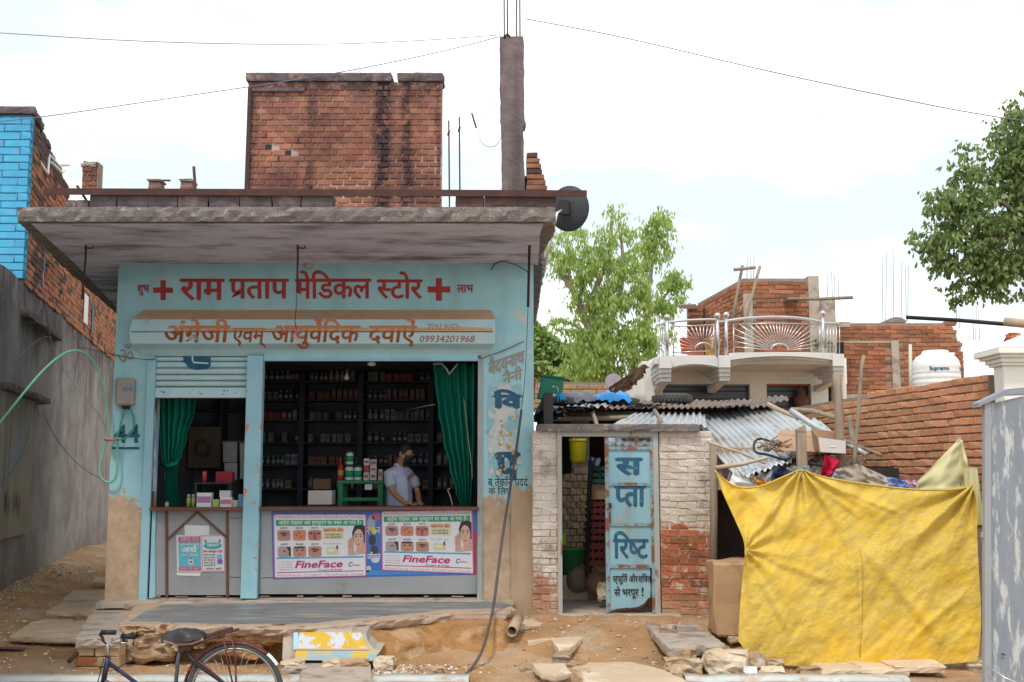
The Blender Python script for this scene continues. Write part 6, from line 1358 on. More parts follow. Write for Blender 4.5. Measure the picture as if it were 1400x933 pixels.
# ---------------------------------------------------------------- yellow tarpaulin
def curve(pts):
    P = [V((a, b)) for a, b in pts]; P = smoothpts(P, 2); L_ = [0]
    for i in range(1, len(P)): L_.append(L_[-1]+(P[i]-P[i-1]).length)
    def f(t):
        s = t*L_[-1]
        for i in range(1, len(P)):
            if L_[i] >= s: k = (s-L_[i-1])/max(1e-9, L_[i]-L_[i-1]); return P[i-1].lerp(P[i], k)
        return P[-1]
    return f
def coons(top, bot, left, right):
    def f(u, v): 
        return (top(u)*(1-v)+bot(u)*v) + (left(v)*(1-u)+right(v)*u) - (top(0)*(1-u)*(1-v)+top(1)*u*(1-v)+bot(0)*(1-u)*v+bot(1)*u*v)
    return f
top = curve([(977,644),(990,657),(1008,667),(1026,668),(1045,664),(1068,654),(1086,646),(1097,642),(1112,650),(1140,656),(1180,662),(1242,670),(1290,671),(1316,669),(1330,664)])
bot = curve([(1009,876),(1020,890),(1040,901),(1062,909),(1100,912),(1150,911),(1200,912),(1250,911),(1300,908),(1336,904)])
lef = curve([(977,644),(986,670),(1002,705),(1016,735),(1019,754),(1014,800),(1011,840),(1009,876)])
rig = curve([(1330,664),(1336,690),(1336,740),(1339,790),(1342,840),(1340,880),(1336,904)])
cf = coons(top, bot, lef, rig)
CREASES = [(1092,646,1024,745,5,.05),(1080,652,1040,715,3,.022),(1100,650,1180,710,5,.025),(1108,652,1240,705,4,.018),(1328,668,1240,745,6,.03),(1326,672,1292,760,4,.02),(1180,745,1300,890,9,.03),(1022,756,1150,800,6,.018),(1020,760,1090,880,6,.020),(1150,690,1170,800,5,.015),(1250,780,1335,720,6,.016),(1240,880,1330,800,5,.02),(1060,690,1070,780,4,.012)]
def tarp(u, v):
    p = cf(u, v); Y = 9.74 + .10*sstep(.1, 1, v)*0 - .05*v
    px, py = p.x, p.y
    d = 0
    # folds fanning out from the post top and from the tied corners
    for (ox, oy, n_, am, ph) in ((1096,640,9,.015,.3),(977,640,7,.018,1.0),(1332,662,8,.020,2.0),(1019,752,6,.010,.7)):
        dx, dy = px-ox, py-oy; r_ = math.hypot(dx, dy)+1e-3; a = math.atan2(dy, dx); d += am*sin(n_*a*1.6+ph+.8*noise.noise(V((a*3, 0, ph))))*math.exp(-r_/95)*min(1, r_/12)*2.4
    # long diagonal pull from the left tie towards the post
    d += .05*math.exp(-(((px-1019)*.62+(py-752)*.78)/9.0)**2*.25)*math.exp(-max(0, px-1019)/70) * (1 if py < 760 else .3)
    d += .030*fn(px*.012, py*.008, 1.0, 5) + .014*fn(px*.03+py*.02, py*.02, 1.5, 8) + .006*noise.noise(V((px*.11, py*.07, 3))) + .0025*noise.noise(V((px*.32, py*.22, 3)))
    for ax, ay, bx_, by_, wd_, am_ in CREASES:
        lx, ly = bx_-ax, by_-ay; ll = math.hypot(lx, ly); t_ = ((px-ax)*lx+(py-ay)*ly)/ll/ll; s_ = ((px-ax)*ly-(py-ay)*lx)/ll + 2.5*noise.noise(V((t_*3, ax*.1, 0)))
        if -.05 < t_ < 1.05: d += am_*math.exp(-(s_/wd_)**2)*sstep(-.05, .15, t_)*(1-sstep(.75, 1.05, t_))
    d += .05*sin(v*pi)*(.5+.5*sin(u*5+.5)) 
    d += -.035*math.exp(-((px-1174-(py-780)*.02)/1.6)**2)*.25*sstep(.35, .45, v)      # the seam
    return U(px, py, Y-d+.05)
def tarp_extra(t, N, K, nse, ramp, mixc, col_, tcn):
    wv = N('ShaderNodeTexNoise'); mp_ = N('ShaderNodeMapping'); mp_.inputs['Scale'].default_value = (3, 3, 26); K(tcn.outputs['Object'], mp_.inputs[0]); K(mp_.outputs[0], wv.inputs['Vector']); wv.inputs['Scale'].default_value = 4.5; wv.inputs['Detail'].default_value = 7; wv.inputs['Roughness'].default_value = .7
    w2 = N('ShaderNodeTexNoise'); K(mp_.outputs[0], w2.inputs['Vector']); w2.inputs['Scale'].default_value = 11; w2.inputs['Detail'].default_value = 5
    q = N('ShaderNodeMath'); q.operation = 'MULTIPLY'; K(ramp(w2.outputs['Fac'], .42, .62), q.inputs[0]); q.inputs[1].default_value = .5; c_ = mixc(ramp(wv.outputs['Fac'], .46, .70), col_, (.46,.35,.19)); c_ = mixc(q.outputs[0], c_, (.40,.28,.09))
    return mixc(ramp(nse(1.6, 5).outputs['Fac'], .56, .80), c_, (.70,.40,.012))
M['tarp'] = mat('yellow_tarpaulin', (.70,.465,.02), (.62,.43,.05), 5, .6, .5, 90, extra=tarp_extra, bdist=.006)
yt = T('tarpaulin', 'large faded yellow tarpaulin hung as a screen from a wooden post', 'tarpaulin')
mb = MB(); mb.grid(tarp, 230, 170); mb.build('sheet', M['tarp'], yt)
hm_ = MB(); hm_.tube([tarp(k/80, 0)+V((0,-.004,.004)) for k in range(81)], .007, 5); hm_.build('hem', M['tarp'], yt)
mb = MB(); mb.tube([tarp(.52+.012*sin(k*.3)*0, .38+k*.03) + V((0,-.004,0)) for k in range(20)], .003, 4); mb.build('seam', flat('seam_brown', (.42,.28,.04)), yt)
# pale cloth behind the right corner
def pale(u, v):
    a = V((1245,668)).lerp(V((1311,601)), u) if u < .001 or True else 0
    t0 = V((1244,669)).lerp(V((1311,600)), sstep(0,1,v)**.9); t1 = V((1330,668)).lerp(V((1317,603)), v)
    p = t0.lerp(t1, u); return U(p.x, p.y, 9.98 + .05*sin(u*9+v*3)*(1-v) + .03*noise.noise(V((u*5, v*5, 2))))
mb = MB(); mb.grid(pale, 30, 30); mb.grid(lambda u, v: U(1322+u*(14+6*v)+v*4+(1-v)*-6*(1-u), 640+v*78, 9.95+.03*sin(u*8+v*4)), 14, 30); single(mb, 'pale_cloth', mat('pale_yellow_cloth', (.56,.52,.28), (.50,.46,.26), 4, .8, .2), 'pale yellow cloth pulled up to a peak behind the right corner of the tarpaulin', 'cloth')
pp2 = MB(); pp2.tube([U(1312,760,10.05), U(1311,598,10.05)], .022, 8); single(pp2, 'cloth_pole', M['wood'], 'pole hidden under the peak of the pale yellow cloth', 'pole')
# clothes hung along the top
def cloth(pts, Y, m, nm, lb, seed=0, dy=.03):
    (ax,ay),(bx_,by_),(cx,cy),(dx_,dy_) = pts
    def f(u, v):
        x = (ax*(1-u)+bx_*u)*(1-v)+(dx_*(1-u)+cx*u)*v; y = (ay*(1-u)+by_*u)*(1-v)+(dy_*(1-u)+cy*u)*v
        return U(x, y, Y + dy*sin(u*8+seed+v*2) + .04*noise.noise(V((u*4, v*4, seed))))
    mb = MB(); mb.grid(f, 18, 14); return single(mb, nm, m, lb, 'cloth')
cloth([(1004,641),(1008,643),(1042,672),(994,668)], 9.95, M['paper'], 'white_cloth', 'folded white cloth hung above the left dip of the tarpaulin', 1)
cloth([(1030,652),(1044,656),(1058,668),(1036,672)], 9.97, mat('orange_cloth', (.60,.24,.03)), 'orange_cloth', 'small orange cloth beside the white one above the tarpaulin', 2)
cloth([(1058,636),(1086,644),(1082,664),(1052,662)], 10.05, mat('navy_cloth', (.03,.035,.09)), 'navy_cloth', 'dark navy cloth bunched left of the tarpaulin post', 3)
cloth([(1128,622),(1150,630),(1140,652),(1122,650)], 9.96, mat('crimson_cloth', (.50,.01,.05)), 'crimson_cloth', 'bright crimson cloth hanging right of the tarpaulin post', 4, .05)
cloth([(1134,646),(1146,642),(1150,664),(1124,660)], 9.93, M['shirt'], 'bluish_cloth', 'pale bluish cloth tucked under the crimson cloth', 5)
cloth([(1142,642),(1172,634),(1206,668),(1146,662)], 9.9, mat('khaki_cloth', (.36,.31,.24), (.30,.26,.20)), 'khaki_cloth', 'khaki cloth draped over the line by the thin crooked stick', 6)
cloth([(1172,634),(1212,652),(1216,670),(1190,668)], 9.89, mat('striped_cloth', (.46,.41,.35), (.30,.24,.2), 30, stretch=(6,1,.3)), 'striped_cloth', 'beige striped cloth continuing right of the khaki cloth', 7)
cloth([(1210,652),(1240,656),(1244,672),(1212,670)], 9.92, mat('blue_cloth', (.08,.16,.42), (.2,.25,.45), 14), 'blue_cloth', 'blue patterned cloth on the line near the pale yellow cloth', 8)
cloth([(1236,656),(1254,657),(1256,672),(1240,671)], 9.93, mat('pink_cloth', (.55,.34,.42)), 'pink_cloth', 'pinkish cloth end between the blue and the pale yellow cloth', 9)

# ---------------------------------------------------------------- orange brick wall on the right
ow = T('boundary_wall', 'unplastered orange brick boundary wall receding behind the tarpaulin', 'wall')
E0 = U(1357, 640, 10.6); E1 = U(1080, 640, 15.2); E0.z = E1.z = .3; L_ = (E0-E1).length; dirw = (E0-E1)/L_
ht0, ht1 = U(1090, 556, 15.0).z-.3, U(1357, 511, 10.6).z-.3
brickwork(ow, E1, dirw, L_, 3.2, M['brick_or'], M['mortar'], ch=.079, bl=.225, depth=.11, top=lambda x: ht1-.0+(ht0-ht1)*(1-x/L_) , bot=lambda x: 1.2, thick=.22, seed=9, rgh=.006, proud=.007, cap=300, gap=.013, recess=.012)
mb = MB(); n_ = V((dirw.y, -dirw.x, 0)); q0, q1 = E1-n_*.02, E0-n_*.02
mb.prism([q0, q1, q1-n_*.18, q0-n_*.18], (0, 0, 1.15)); mb.build('wall_base', M['mortar'], ow, fix=True)
# cream pillar with stepped capital
cpil = T('gate_pillar', 'cream plastered gate pillar with a stepped capital at the right edge', 'pillar'); PY = 10.2
px_c = UX(1420, PY); 
def band(px0, py0, py1, nm, d=0): 
    h_ = px_c-UX(px0, PY, py0); e_ = h_-(px_c-UX(1358, PY, 520)); x0 = UX(px0, PY+.22+e_, py0); mb = MB(); mb.box((x0, PY-e_, UZ(py1, PY)), (px_c+h_, PY+.22+e_, UZ(py0, PY))); return mb.build(nm, M['cream'], cpil, bevel=.006)
band(1330, 478, 486, 'cap_slab'); band(1338, 486, 490, 'cap_moulding'); band(1346, 490, 496, 'cap_moulding'); band(1351, 496, 500, 'cap_moulding'); band(1358, 500, 610, 'shaft'); band(1392, 610, 900, 'lower_shaft')
mb = MB(); x0 = UX(1330, PY, 478); h_ = px_c-x0; cy_ = PY+(px_c-UX(1358,PY)); z0 = UZ(478, PY)+.001; hh = .16
e_ = h_-(px_c-UX(1358, PY, 520)); xa = UX(1330, PY+.22+e_, 478); mb.add([(xa, PY-e_, z0), (px_c+h_, PY-e_, z0), (px_c+h_, PY+.22+e_, z0), (xa, PY+.22+e_, z0), (px_c, PY+.11, z0+hh)], [(0,1,4),(1,2,4),(2,3,4),(3,0,4),(3,2,1,0)]); mb.build('cap_top', M['cream'], cpil)
stone(1384, 455, 1398, 468, PY+.3, .2, 'brick_bare', 'brick', 'single red brick lying on the cap of the cream pillar')
# grey metal gate at the right edge
mg = T('metal_gate', 'grey sheet metal gate smeared with white paint at the right edge', 'gate'); MY = 8.7
gm = mat('smeared_grey_metal', (.25,.27,.30), (.20,.22,.25), 2, .5, .1, 20, c3=(.48,.47,.46), s3=2.6, t3=(.52,.60), stretch=(7,7,1.3), metal=.2, dark=((.12,.09,.08), .35))
mb = MB(); mb.add([U(1350,553,MY), U(1350,960,MY+.0), U(1460,960,MY-.1), U(1460,528,MY-.1)], [(0,1,2,3)]); o = mb.build('sheet', gm, mg); md = o.modifiers.new('s', 'SOLIDIFY'); md.thickness = .03
mb = MB(); mb.obox(U(1349,552,MY-.01), U(1349,960,MY-.01), .05, .05, up=V((0,1,0))); mb.build('edge_bar', M['greyboard'], mg)
mb = MB(); mb.prism([U(1338,556,MY-.06), U(1338,551,MY-.06), U(1378,532,MY-.06), U(1470,524,MY-.06), U(1470,537,MY-.06), U(1376,540,MY-.06)], (0,.14,0)); mb.build('top_cover', mat('grey_blue_cover', (.24,.26,.30), (.2,.22,.26), 3, .5, .1), mg, fix=True)
mb = MB(); mb.prism([U(x, y, MY-.02) for x, y in ((1342,735),(1342,728),(1350,728),(1350,736))], (0,.02,0)); mb.build('hinge', M['greyboard'], mg, fix=True)
mb = MB(); mb.prism([U(x, y, MY-.045) for x, y in ((1368,894.5),(1373,894),(1376,897),(1371,895.6))], (0,.01,0)); mb.build('dent', M['dark'], mg, fix=True)
mb = MB(); mb.tube([U(1350,912,8.62), U(1376,928,8.55), U(1410,941,8.45)], .006, 5); single(mb, 'thin_wire', M['steel'], 'thin pale wire crossing the foot of the grey gate', 'wire')
mb = MB(); mb.tube([U(1338,834,9.9), U(1352,836,9.9)], .026, 10); single(mb, 'blue_pipe', mat('blue_pipe', (.02,.20,.45)), 'short blue plastic pipe end between the tarpaulin and the grey gate', 'pipe')
# dark pole and bamboo overhead
mb = MB(); mb.tube([U(1240,434,12.0), U(1310,438,11.6), U(1420,447,10.8)], .022, 7); single(mb, 'dark_pole', M['dark'], 'thin dark pole reaching in from the right above the brick buildings', 'pole')
mb = MB(); mb.tube([U(1374,440,10.9), U(1440,446,10.6)], .045, 9); single(mb, 'bamboo_end', M['wood_pale'], 'thick bamboo end poking in above the cream pillar', 'bamboo')
# ================================================================ building left of the alley
lb = T('neighbour_building', 'unpainted brick building with a blackened plaster base and one blue front at the left', 'building')
def wx(y): return -5.95 - .235*(y-13)
dl = V((-.235, 1, 0)).normalized(); nl = V((dl.y, -dl.x, 0))       # nl faces the alley
ZPL = 4.35
def plw(u, v):
    y = 7.0 + u*21; z = .05 + v*(ZPL-.05+.02*sin(y*3)); b = .03*fn(y*.7, z*.8, 1, 3) + .012*fn(y*3, z*3, 1, 5)
    p = V((wx(y), y, z)) + nl*b; return p
mb = MB(); mb.grid(plw, 150, 40); mb.prism([V((wx(7),7,.0))-nl*.06, V((wx(28),28,.0))-nl*.06, V((wx(28),28,.0))-nl*.3, V((wx(7),7,.0))-nl*.3], (0,0,ZPL+.01)); mb.build('plaster_wall', M['plast_wall'], lb, fix=False)
ZT = UZ(152, 13.9)
P = V((wx(13.9), 13.9, ZPL+.10)); 
brickwork(lb, V((wx(13.9)-1.8, 13.9, ZPL+.06)), (1,0,0), 1.8, ZT-ZPL-.1, M['brick_blue'], M['mortar_blue'], ch=.10, bl=.42, gap=.007, thick=.10, depth=.08, proud=.006, rgh=.008, seed=3)
mb = MB(); rslab(mb, [(wx(13.9)-1.8, 13.86), (wx(13.9)+.05, 13.86), (wx(14.6)+.02, 14.6), (wx(14.6)-1.8, 14.6)], ZT-.04, ZT+.05, .02, 3); mb.build('coping', M['conc_dark'], lb)
Lw = 11.0
def ltop(x):
    return (ZT-ZPL-.02) - (.12 if x > 1.6 else 0) - (.30 if x > 3.1 else 0) - (.22 if x > 4.6 else 0) - .05*sin(x*5)
def lpick(x, z, g):
    if .55 < x < 1.0 + .3*sin(z*3) and g.random() < .85: return M['brick_soot']
    return M['brick_soot'] if g.random() < .16 or z > ltop(x)-.3 else M['brick']
brickwork(lb, P - V((0,0,.1)) + dl*.09, dl, Lw, ltop(0)+.1, None, M['mortar'], ch=.085, bl=.24, thick=.25, top=ltop, pick=lpick, seed=12, rgh=.012, proud=.014)
for nm, y0, z0, ln, w_, m in (('ledge', 13.8, 3.98, 2.7, .12, 'conc_dark'), ('ledge', 12.7, 2.98, 2.8, .16, 'conc_dark')):
    mb = MB(); a = V((wx(y0), y0, z0)); rslab(mb, [(a+nl*w_)[:2], (a+dl*ln+nl*w_*.9)[:2], (a+dl*ln-nl*.1)[:2], (a-nl*.1)[:2]], z0-.06, z0+.02, .02, 3); mb.build(nm, M[m], lb)
mb = MB(); a = V((wx(12.5), 12.5, 1.2)); mb.grid(lambda u, v: a+dl*(2.4*u)+nl*(.045+.01*sin(u*8))+V((0,0,v*1.72)), 8, 8); mb.build('ochre_panel', mat('stained_ochre_render', (.40,.35,.26), (.30,.26,.20), 2, .95, .3, c3=(.28,.34,.38), s3=1.0, dark=((.06,.05,.05), .6)), lb)
for y0, z0, z1, w_, m in ((18.9, 4.55, 5.05, .5, 'white'), (19.9, 4.5, 5.0, .16, 'tarpb')):
    mm = M['white'] if m == 'white' else mat('blue_frame', (.03,.20,.42)); mb = MB(); a = V((wx(y0), y0, z0))+nl*.03; mb.grid(lambda u, v: a+dl*(w_*u)+V((0,0,(z1-z0)*v)), 1, 1); mb.build('painted_strip', mm, lb)
for i, (x, y, s_) in enumerate(((8,693,'red'),(24,690,'red'))):      # red dabs and scribble on the plaster
    yy = -2.895/((x-700)/1530+.235); q0 = V((wx(yy), yy, U(x, y+14, yy).z))+nl*.06; mb = MB()
    g = random.Random(i)
    for k in range(6): a = q0+dl*g.uniform(-.15,.2)+V((0,0,g.uniform(-.05,.1))); mb.add([a, a+dl*.03, a+dl*.035+V((0,0,g.uniform(.12,.28))), a+V((0,0,.2))], [(0,1,2,3)])
    mb.build('red_scrawl', mat('faded_red', (.20,.06,.05)), lb)
pg = T('brick_pier', 'short plastered brick pier on the roof of the neighbour building', 'pier'); py_ = 17.0
brickwork(pg, (UX(93,py_), py_, UZ(262,py_)), (1,0,0), .24, .48, M['brick_tower'], M['mortar'], ch=.08, bl=.16, thick=.22, seed=3, rgh=.012)
mb = MB(); rslab(mb, [(UX(92,py_), py_-.02), (UX(112,py_), py_-.02), (UX(112,py_), py_+.25), (UX(92,py_), py_+.25)], UZ(228,py_), UZ(223,py_), .012, 2); mb.build('cap', M['cement'], pg)
pr = T('pipe_railing', 'bent white pipe railing on top of the brick side wall at the left', 'railing')
for pts in ([(56,162,14.9),(55,182,14.9)], [(47,212,14.6),(48,219,14.6),(54,221,14.6),(65,238,14.8),(67,212,15.2)], [(67,212,15.2),(82,228,15.8),(87,234,15.8),(84,236,15.6),(70,222,15.2)], [(82,226,16.6),(94,226,16.9)]):
    mb = MB(); mb.tube([U(*p) for p in pts], .022, 7); mb.build('pipe', M['white_plastic'], pr)
gr = 'small brick piers with a rod on the shop roof'
for a, b, l_ in ((187,203,'left small brick pier behind the rusty angle iron on the shop roof'), (232,248,'right small brick pier behind the rusty angle iron on the shop roof')):
    t = T('roof_pier', l_, 'pier', gr); Y = 13.5; brickwork(t, (UX(a,Y), Y, ZROOF-.01), (1,0,0), UX(b,Y)-UX(a,Y), UZ(247,Y)-ZROOF, M['brick_tower'], M['mortar'], ch=.075, bl=.16, thick=.2, seed=a); mb = MB(); rslab(mb, [(UX(a,Y)-.01, Y-.02), (UX(b,Y)+.01, Y-.02), (UX(b,Y)+.01, Y+.22), (UX(a,Y)-.01, Y+.22)], UZ(248,Y), UZ(245,Y), .01, 2); mb.build('cap', M['cement'], t)
mb = MB(); mb.tube([U(202,247,13.6), U(233,247,13.6)], .012, 6); single(mb, 'roof_rod', M['rubber'], 'dark rod joining the two small roof piers', 'rod')
mb = MB(); mb.tube([V((UX(265,13), 13, ZROOF)), U(265,228,13)], .018, 7); single(mb, 'roof_stub', M['rust'], 'short upright iron stub left of the brick stair tower', 'iron bar')

# ---------------------------------------------------------------- stair tower on the shop roof
tw = T('brick_tower', 'tall roof room of soot streaked red brick above the shop', 'tower'); TY2 = 14.4
tx0 = UX(337, TY2, 200); tx1 = UX(604, TY2, 200); tz0 = ZROOF-.02; tz1 = UZ(111, TY2)
def tpick(x, z, g):
    return M['brick_tower']
def _unused(x, z, g):
    s = 1.66+.10*sin(z*2.1); s2 = 1.98-.06*z*.5
    if abs(x-s) < .11 and g.random() < .75: return M['brick_soot']
    if abs(x-s2) < .09 and g.random() < .7: return M['brick_soot']
    if .70 < x < .84 and g.random() < .6: return M['brick_soot']
    if z > 2.35 and g.random() < .6: return M['brick_soot']
    if s < x < s2 and g.random() < .4: return M['brick_soot']
    return M['brick_soot'] if g.random() < .06 else M['brick_tower']
holes = [(.30, 1.90), (.56, 1.82), (.42, 1.74), (.70, 1.98), (.24, 2.06)]
def tskip(x, z, g): return any(abs(x-a) < .05 and abs(z-b) < .041 for a, b in holes)
brickwork(tw, (tx0, TY2, tz0), (1,0,0), tx1-tx0, tz1-tz0, None, M['mortar_tower'], ch=.081, bl=.172, thick=.12, pick=tpick, skip=tskip, seed=6, proud=.008, rgh=.006, gap=.018)
mb = MB()
for a, b in holes: mb.box((tx0+a-.045, TY2+.006, tz0+b-.035), (tx0+a+.03, TY2+.011, tz0+b+.035)); mb.build('hole_shade', M['dark'], tw); mb = MB()  # black plates stand in for the shade where bricks are missing
mb = MB(); mb.prism([V((tx0+.03, TY2+.11, tz0)), V((tx1-.02, TY2+.11, tz0)), V((tx1*16.4/14.4-.05, 16.4, tz0)), V((tx0+.03, 16.4, tz0))], (0,0,tz1-tz0)); mb.build('side_walls', M['mortar_tower'], tw)
mb = MB()
nx_ = UX(540, TY2, 105)
rslab(mb, [(tx0-.02, TY2-.04), (nx_-.05, TY2-.04), (nx_-.05, TY2+.3), (tx0-.02, TY2+.3)], tz1-.01, UZ(101,TY2), .012, 2); rslab(mb, [(nx_+.04, TY2-.04), (tx1+.01, TY2-.04), (tx1+.01, TY2+.3), (nx_+.04, TY2+.3)], tz1-.01, UZ(101,TY2), .012, 5)
mb.build('coping', M['conc_dark'], tw)
mb = MB(); mb.box((tx0+.02, TY2-.035, UZ(126,TY2)), (UX(417,TY2,124), TY2-.0, UZ(121.5,TY2))); mb.build('lintel', M['conc_dark'], tw)
mb = MB(); mb.box((tx0-.0, TY2-.045, tz0), (tx0+.06, TY2+.05, UZ(120,TY2)), jit=.01); mb.build('corner_edge', M['brick_soot'], tw)
# concrete column with starter bars
cc_ = T('concrete_column', 'tall bare concrete column with starter bars rising from the shop roof', 'column'); CY2 = 13.0
def colf(u, v):
    y = 50+v*212; a = UX(683+ (1.5 if y < 165 else 3)*(y/165)*.7, CY2, y); b = UX(716+ (2 if y < 165 else 5)*(y-50)/200 - (4 if y > 170 else 0), CY2, y)
    k = u*4; q = [(a,CY2),(b,CY2),(b,CY2+.28),(a,CY2+.28),(a,CY2)]; i = min(3, int(k)); t = k-i
    p = V((q[i][0]*(1-t)+q[i+1][0]*t, q[i][1]*(1-t)+q[i+1][1]*t, UZ(y, CY2))); n_ = .010*noise.noise(p*6)+.006*noise.noise(p*17); return p+V((n_, n_, 0))
mb = MB(); mb.grid(colf, 24, 50, smooth=False); mb.add([colf(k/24, 0) for k in range(24)], [tuple(range(24))]); mb.build('shaft', mat('column_concrete', (.20,.155,.15), (.11,.085,.085), 5, .95, .6, 40, c3=(.42,.36,.34), s3=3, t3=(.62,.70), dark=((.06,.045,.05), .7)), cc_)
for x, y0 in ((689,-40),(693.5,-38),(706,-42),(710.5,-36)): mb = MB(); mb.tube([U(x+.5,60,CY2+.1), U(x,y0,CY2+.1)], .009, 6); mb.build('rebar', M['rust'], cc_)
mb = MB(); mb.tube([U(689,52,CY2), U(694,46,CY2), U(697,51,CY2)], .015, 6); mb.build('tie', M['rust'], cc_)
stp = T('stepped_brickwork', 'short toothed end of broken brickwork beside the concrete column', 'wall')
g = random.Random(3)
for k, (x1, y) in enumerate(((735,208),(738,215.5),(740,223),(741,230.5),(744,238),(745.5,245.5),(748,253))):
    mb = MB(); a = U(720, y+7, CY2+.02); b = U(x1, y, CY2+.02); mb.box((a.x, CY2+.02-.03*k*.0, a.z), (b.x, CY2+.25, b.z-.006), jit=.005); mb.build('brick', M['brick_soot'] if k in (0,3) else M['brick_tower'], stp, bevel=.006)
    x0 = 720-1.2*k*.0; mb = MB(); a = U(712-2*k*.6, y+7, CY2+.02); mb.box((a.x, CY2+.10, a.z+.004), (U(720,y,CY2).x, CY2+.24, b.z-.004)); mb.build('brick', M['brick_soot'], stp, bevel=.006) if k > 3 else None
gr = 'starter bars standing up from the shop roof right of the brick tower'
for x, y0, l_ in ((613.5,165,'left starter bar just right of the brick tower'), (628,160,'right starter bar between the brick tower and the column')):
    mb = MB(); mb.tube([V((UX(x,13.4), 13.4, ZROOF)), U(x,y0,13.4)], .010, 6); mb.tube([U(x-1,y0+20,13.39), U(x+1,y0+14,13.41)], .014, 5); single(mb, 'starter_bar', M['rust'], l_, 'rebar', gr)
mb = MB(); mb.tube([U(645,155,13), U(651,175,13)], .012, 5); mb.tube(smoothpts([U(651,168,13), U(665,160,13), U(680,125,13), U(684,120,13)], 2), .0035, 4); mb.tube(smoothpts([U(651,175,13), U(658,198,13), U(675,203,13), U(686,190,13), U(686,175,13)], 2), .0035, 4)
single(mb, 'dangling_wire', M['rubber'], 'thin dangling wire with a hook left of the concrete column', 'wire')
# satellite dish seen from behind
ds = T('satellite_dish', 'dark grey satellite dish seen from behind at the canopy end', 'satellite dish'); dc = U(773, 285, 12.6)
Md = Matrix.Rotation(R(-32), 4, 'Z') @ Matrix.Rotation(R(-82), 4, 'X'); rd = .262
mb = MB(); mb.lathe([(0.001,-.0),(rd*.4,.012),(rd*.75,.042),(rd,.08),(rd*1.01,.085),(rd*.99,.086),(rd*.74,.05),(rd*.4,.02),(0.001,.008)], dc, 36, Md); mb.build('reflector', mat('dark_dish_grey', (.045,.05,.055), (.035,.04,.045), 4, .6, .05), ds)
mb = MB(); mb.tube([dc+Md@V((0,0,-.01)), dc+V((-.10,-.10,-.08)), V((XR+.12, 12.45, zc0-.02))], .018, 8); mb.build('arm', M['steel'], ds)
mb = MB(); mb.cbox(dc+V((-.02,-.035,0)), (.12,.05,.16)); mb.build('bracket', M['dark'], ds)

# ---------------------------------------------------------------- white house with balcony
wh = T('white_house', 'white house with a curved balcony and stepped brackets behind the tin roof', 'house'); HY = 18.6; BY = 17.3
H = lambda x, y, Y=HY: U(x, y, Y)
def hbox(px0, py0, px1, py1, Y0, Y1, nm, m, bev=0, par=None): mb = MB(); a, b = U(px0, py1, Y0), U(px1, py0, Y0); mb.box((a.x, Y0, a.z), (b.x, Y1, b.z)); return mb.build(nm, m, par or wh, bevel=bev)
WH = M['white']; CR = mat('balcony_white', (.70,.68,.65), (.62,.60,.57), 2, .75, .1, c3=(.50,.45,.40), s3=1.5, t3=(.62,.75))
mb = MB()
for q in ((893,490,1157,525),(893,525,906,640),(1028,525,1048,640),(1112,525,1132,640),(1143,525,1157,640)): a, b = H(q[0],q[3]), H(q[2],q[1]); mb.box((a.x, HY, a.z if q[3] < 600 else .4), (b.x, HY+.25, b.z))
a, b = H(893,640), H(1157,490); mb.box((a.x, HY+.25, .4), (a.x+.2, HY+6, b.z)); mb.box((b.x-.2, HY+.25, .4), (b.x, HY+3, b.z)); mb.build('wall', M['cream'], wh)
hbox(880, 494, 896, 640, HY-.25, HY+.3, 'corner_pillar', WH)
for q, l_ in (((906,525,1028,640),'left'), ((1048,525,1112,640),'right'), ((1132,525,1143,560),'narrow')):
    a, b = H(q[0],q[3],HY+.16), H(q[2],q[1],HY+.16); wn_ = MB(); wn_.box((a.x, HY+.16, .6), (b.x, HY+.19, b.z)); W1 = wn_.build('window', mat('dark_window_'+l_, (.045,.04,.045), (.03,.028,.03), 3, .25, .0, spec=.5), wh)
    for k in range(1, 7 if l_ == 'left' else 5): z = b.z-.13*k; mb = MB(); mb.box((a.x, HY+.12, z), (b.x, HY+.14, z+.012)); mb.build('grille_bar', M['dark'], W1)
    mb = MB(); mb.box((a.x, HY+.02, b.z-.04), (b.x, HY+.12, b.z-.004)); mb.box((b.x-.04, HY+.02, .6), (b.x-.004, HY+.12, b.z-.04)); mb.build('frame', M['greyboard'] if l_ != 'right' else mat('orange_frame', (.45,.15,.04)), W1)
mb = MB(); mb.prism([V((UX(897,BY), BY, 0)), V((UX(1153,BY), BY, 0)), V((UX(1157,HY), HY, 0)), V((UX(890,HY), HY, 0))], (0,0,.10)); 
zb_ = UZ(489, BY)
for i in range(len(mb.v)): v = mb.v[i]; mb.v[i] = (v[0], v[1]+(.02 if v[1] < 18 else -.01), v[2]+zb_-.10)
mb.build('balcony_floor', CR, wh, fix=True)
def arcbeam(x0, x1, yt0, ytm, yb0, ybm, Y, d, nm, bulge=0):
    def f(u, v):
        s = sin(pi*u)**.8; y = (yt0+(ytm-yt0)*s)*(1-v)+(yb0+(ybm-yb0)*s)*v; return U(x0+(x1-x0)*u, y, Y-bulge*sin(pi*u))
    mb = MB(); n = 24
    F1 = [f(k/n, 0) for k in range(n+1)]; B1 = [f(k/n, 1) for k in range(n+1)]; dv = V((0,d,0)); vs = F1+B1+[p+dv for p in F1]+[p+dv for p in B1]; m_ = n+1; fs = []
    for k in range(n): fs += [(k,m_+k,m_+k+1,k+1),(k,k+1,2*m_+k+1,2*m_+k),(m_+k,3*m_+k,3*m_+k+1,m_+k+1),(2*m_+k,2*m_+k+1,3*m_+k+1,3*m_+k)]
    fs += [(0,2*m_,3*m_,m_),(n,m_+n,3*m_+n,2*m_+n)]; mb.add(vs, fs); return mb.build(nm, CR, wh)
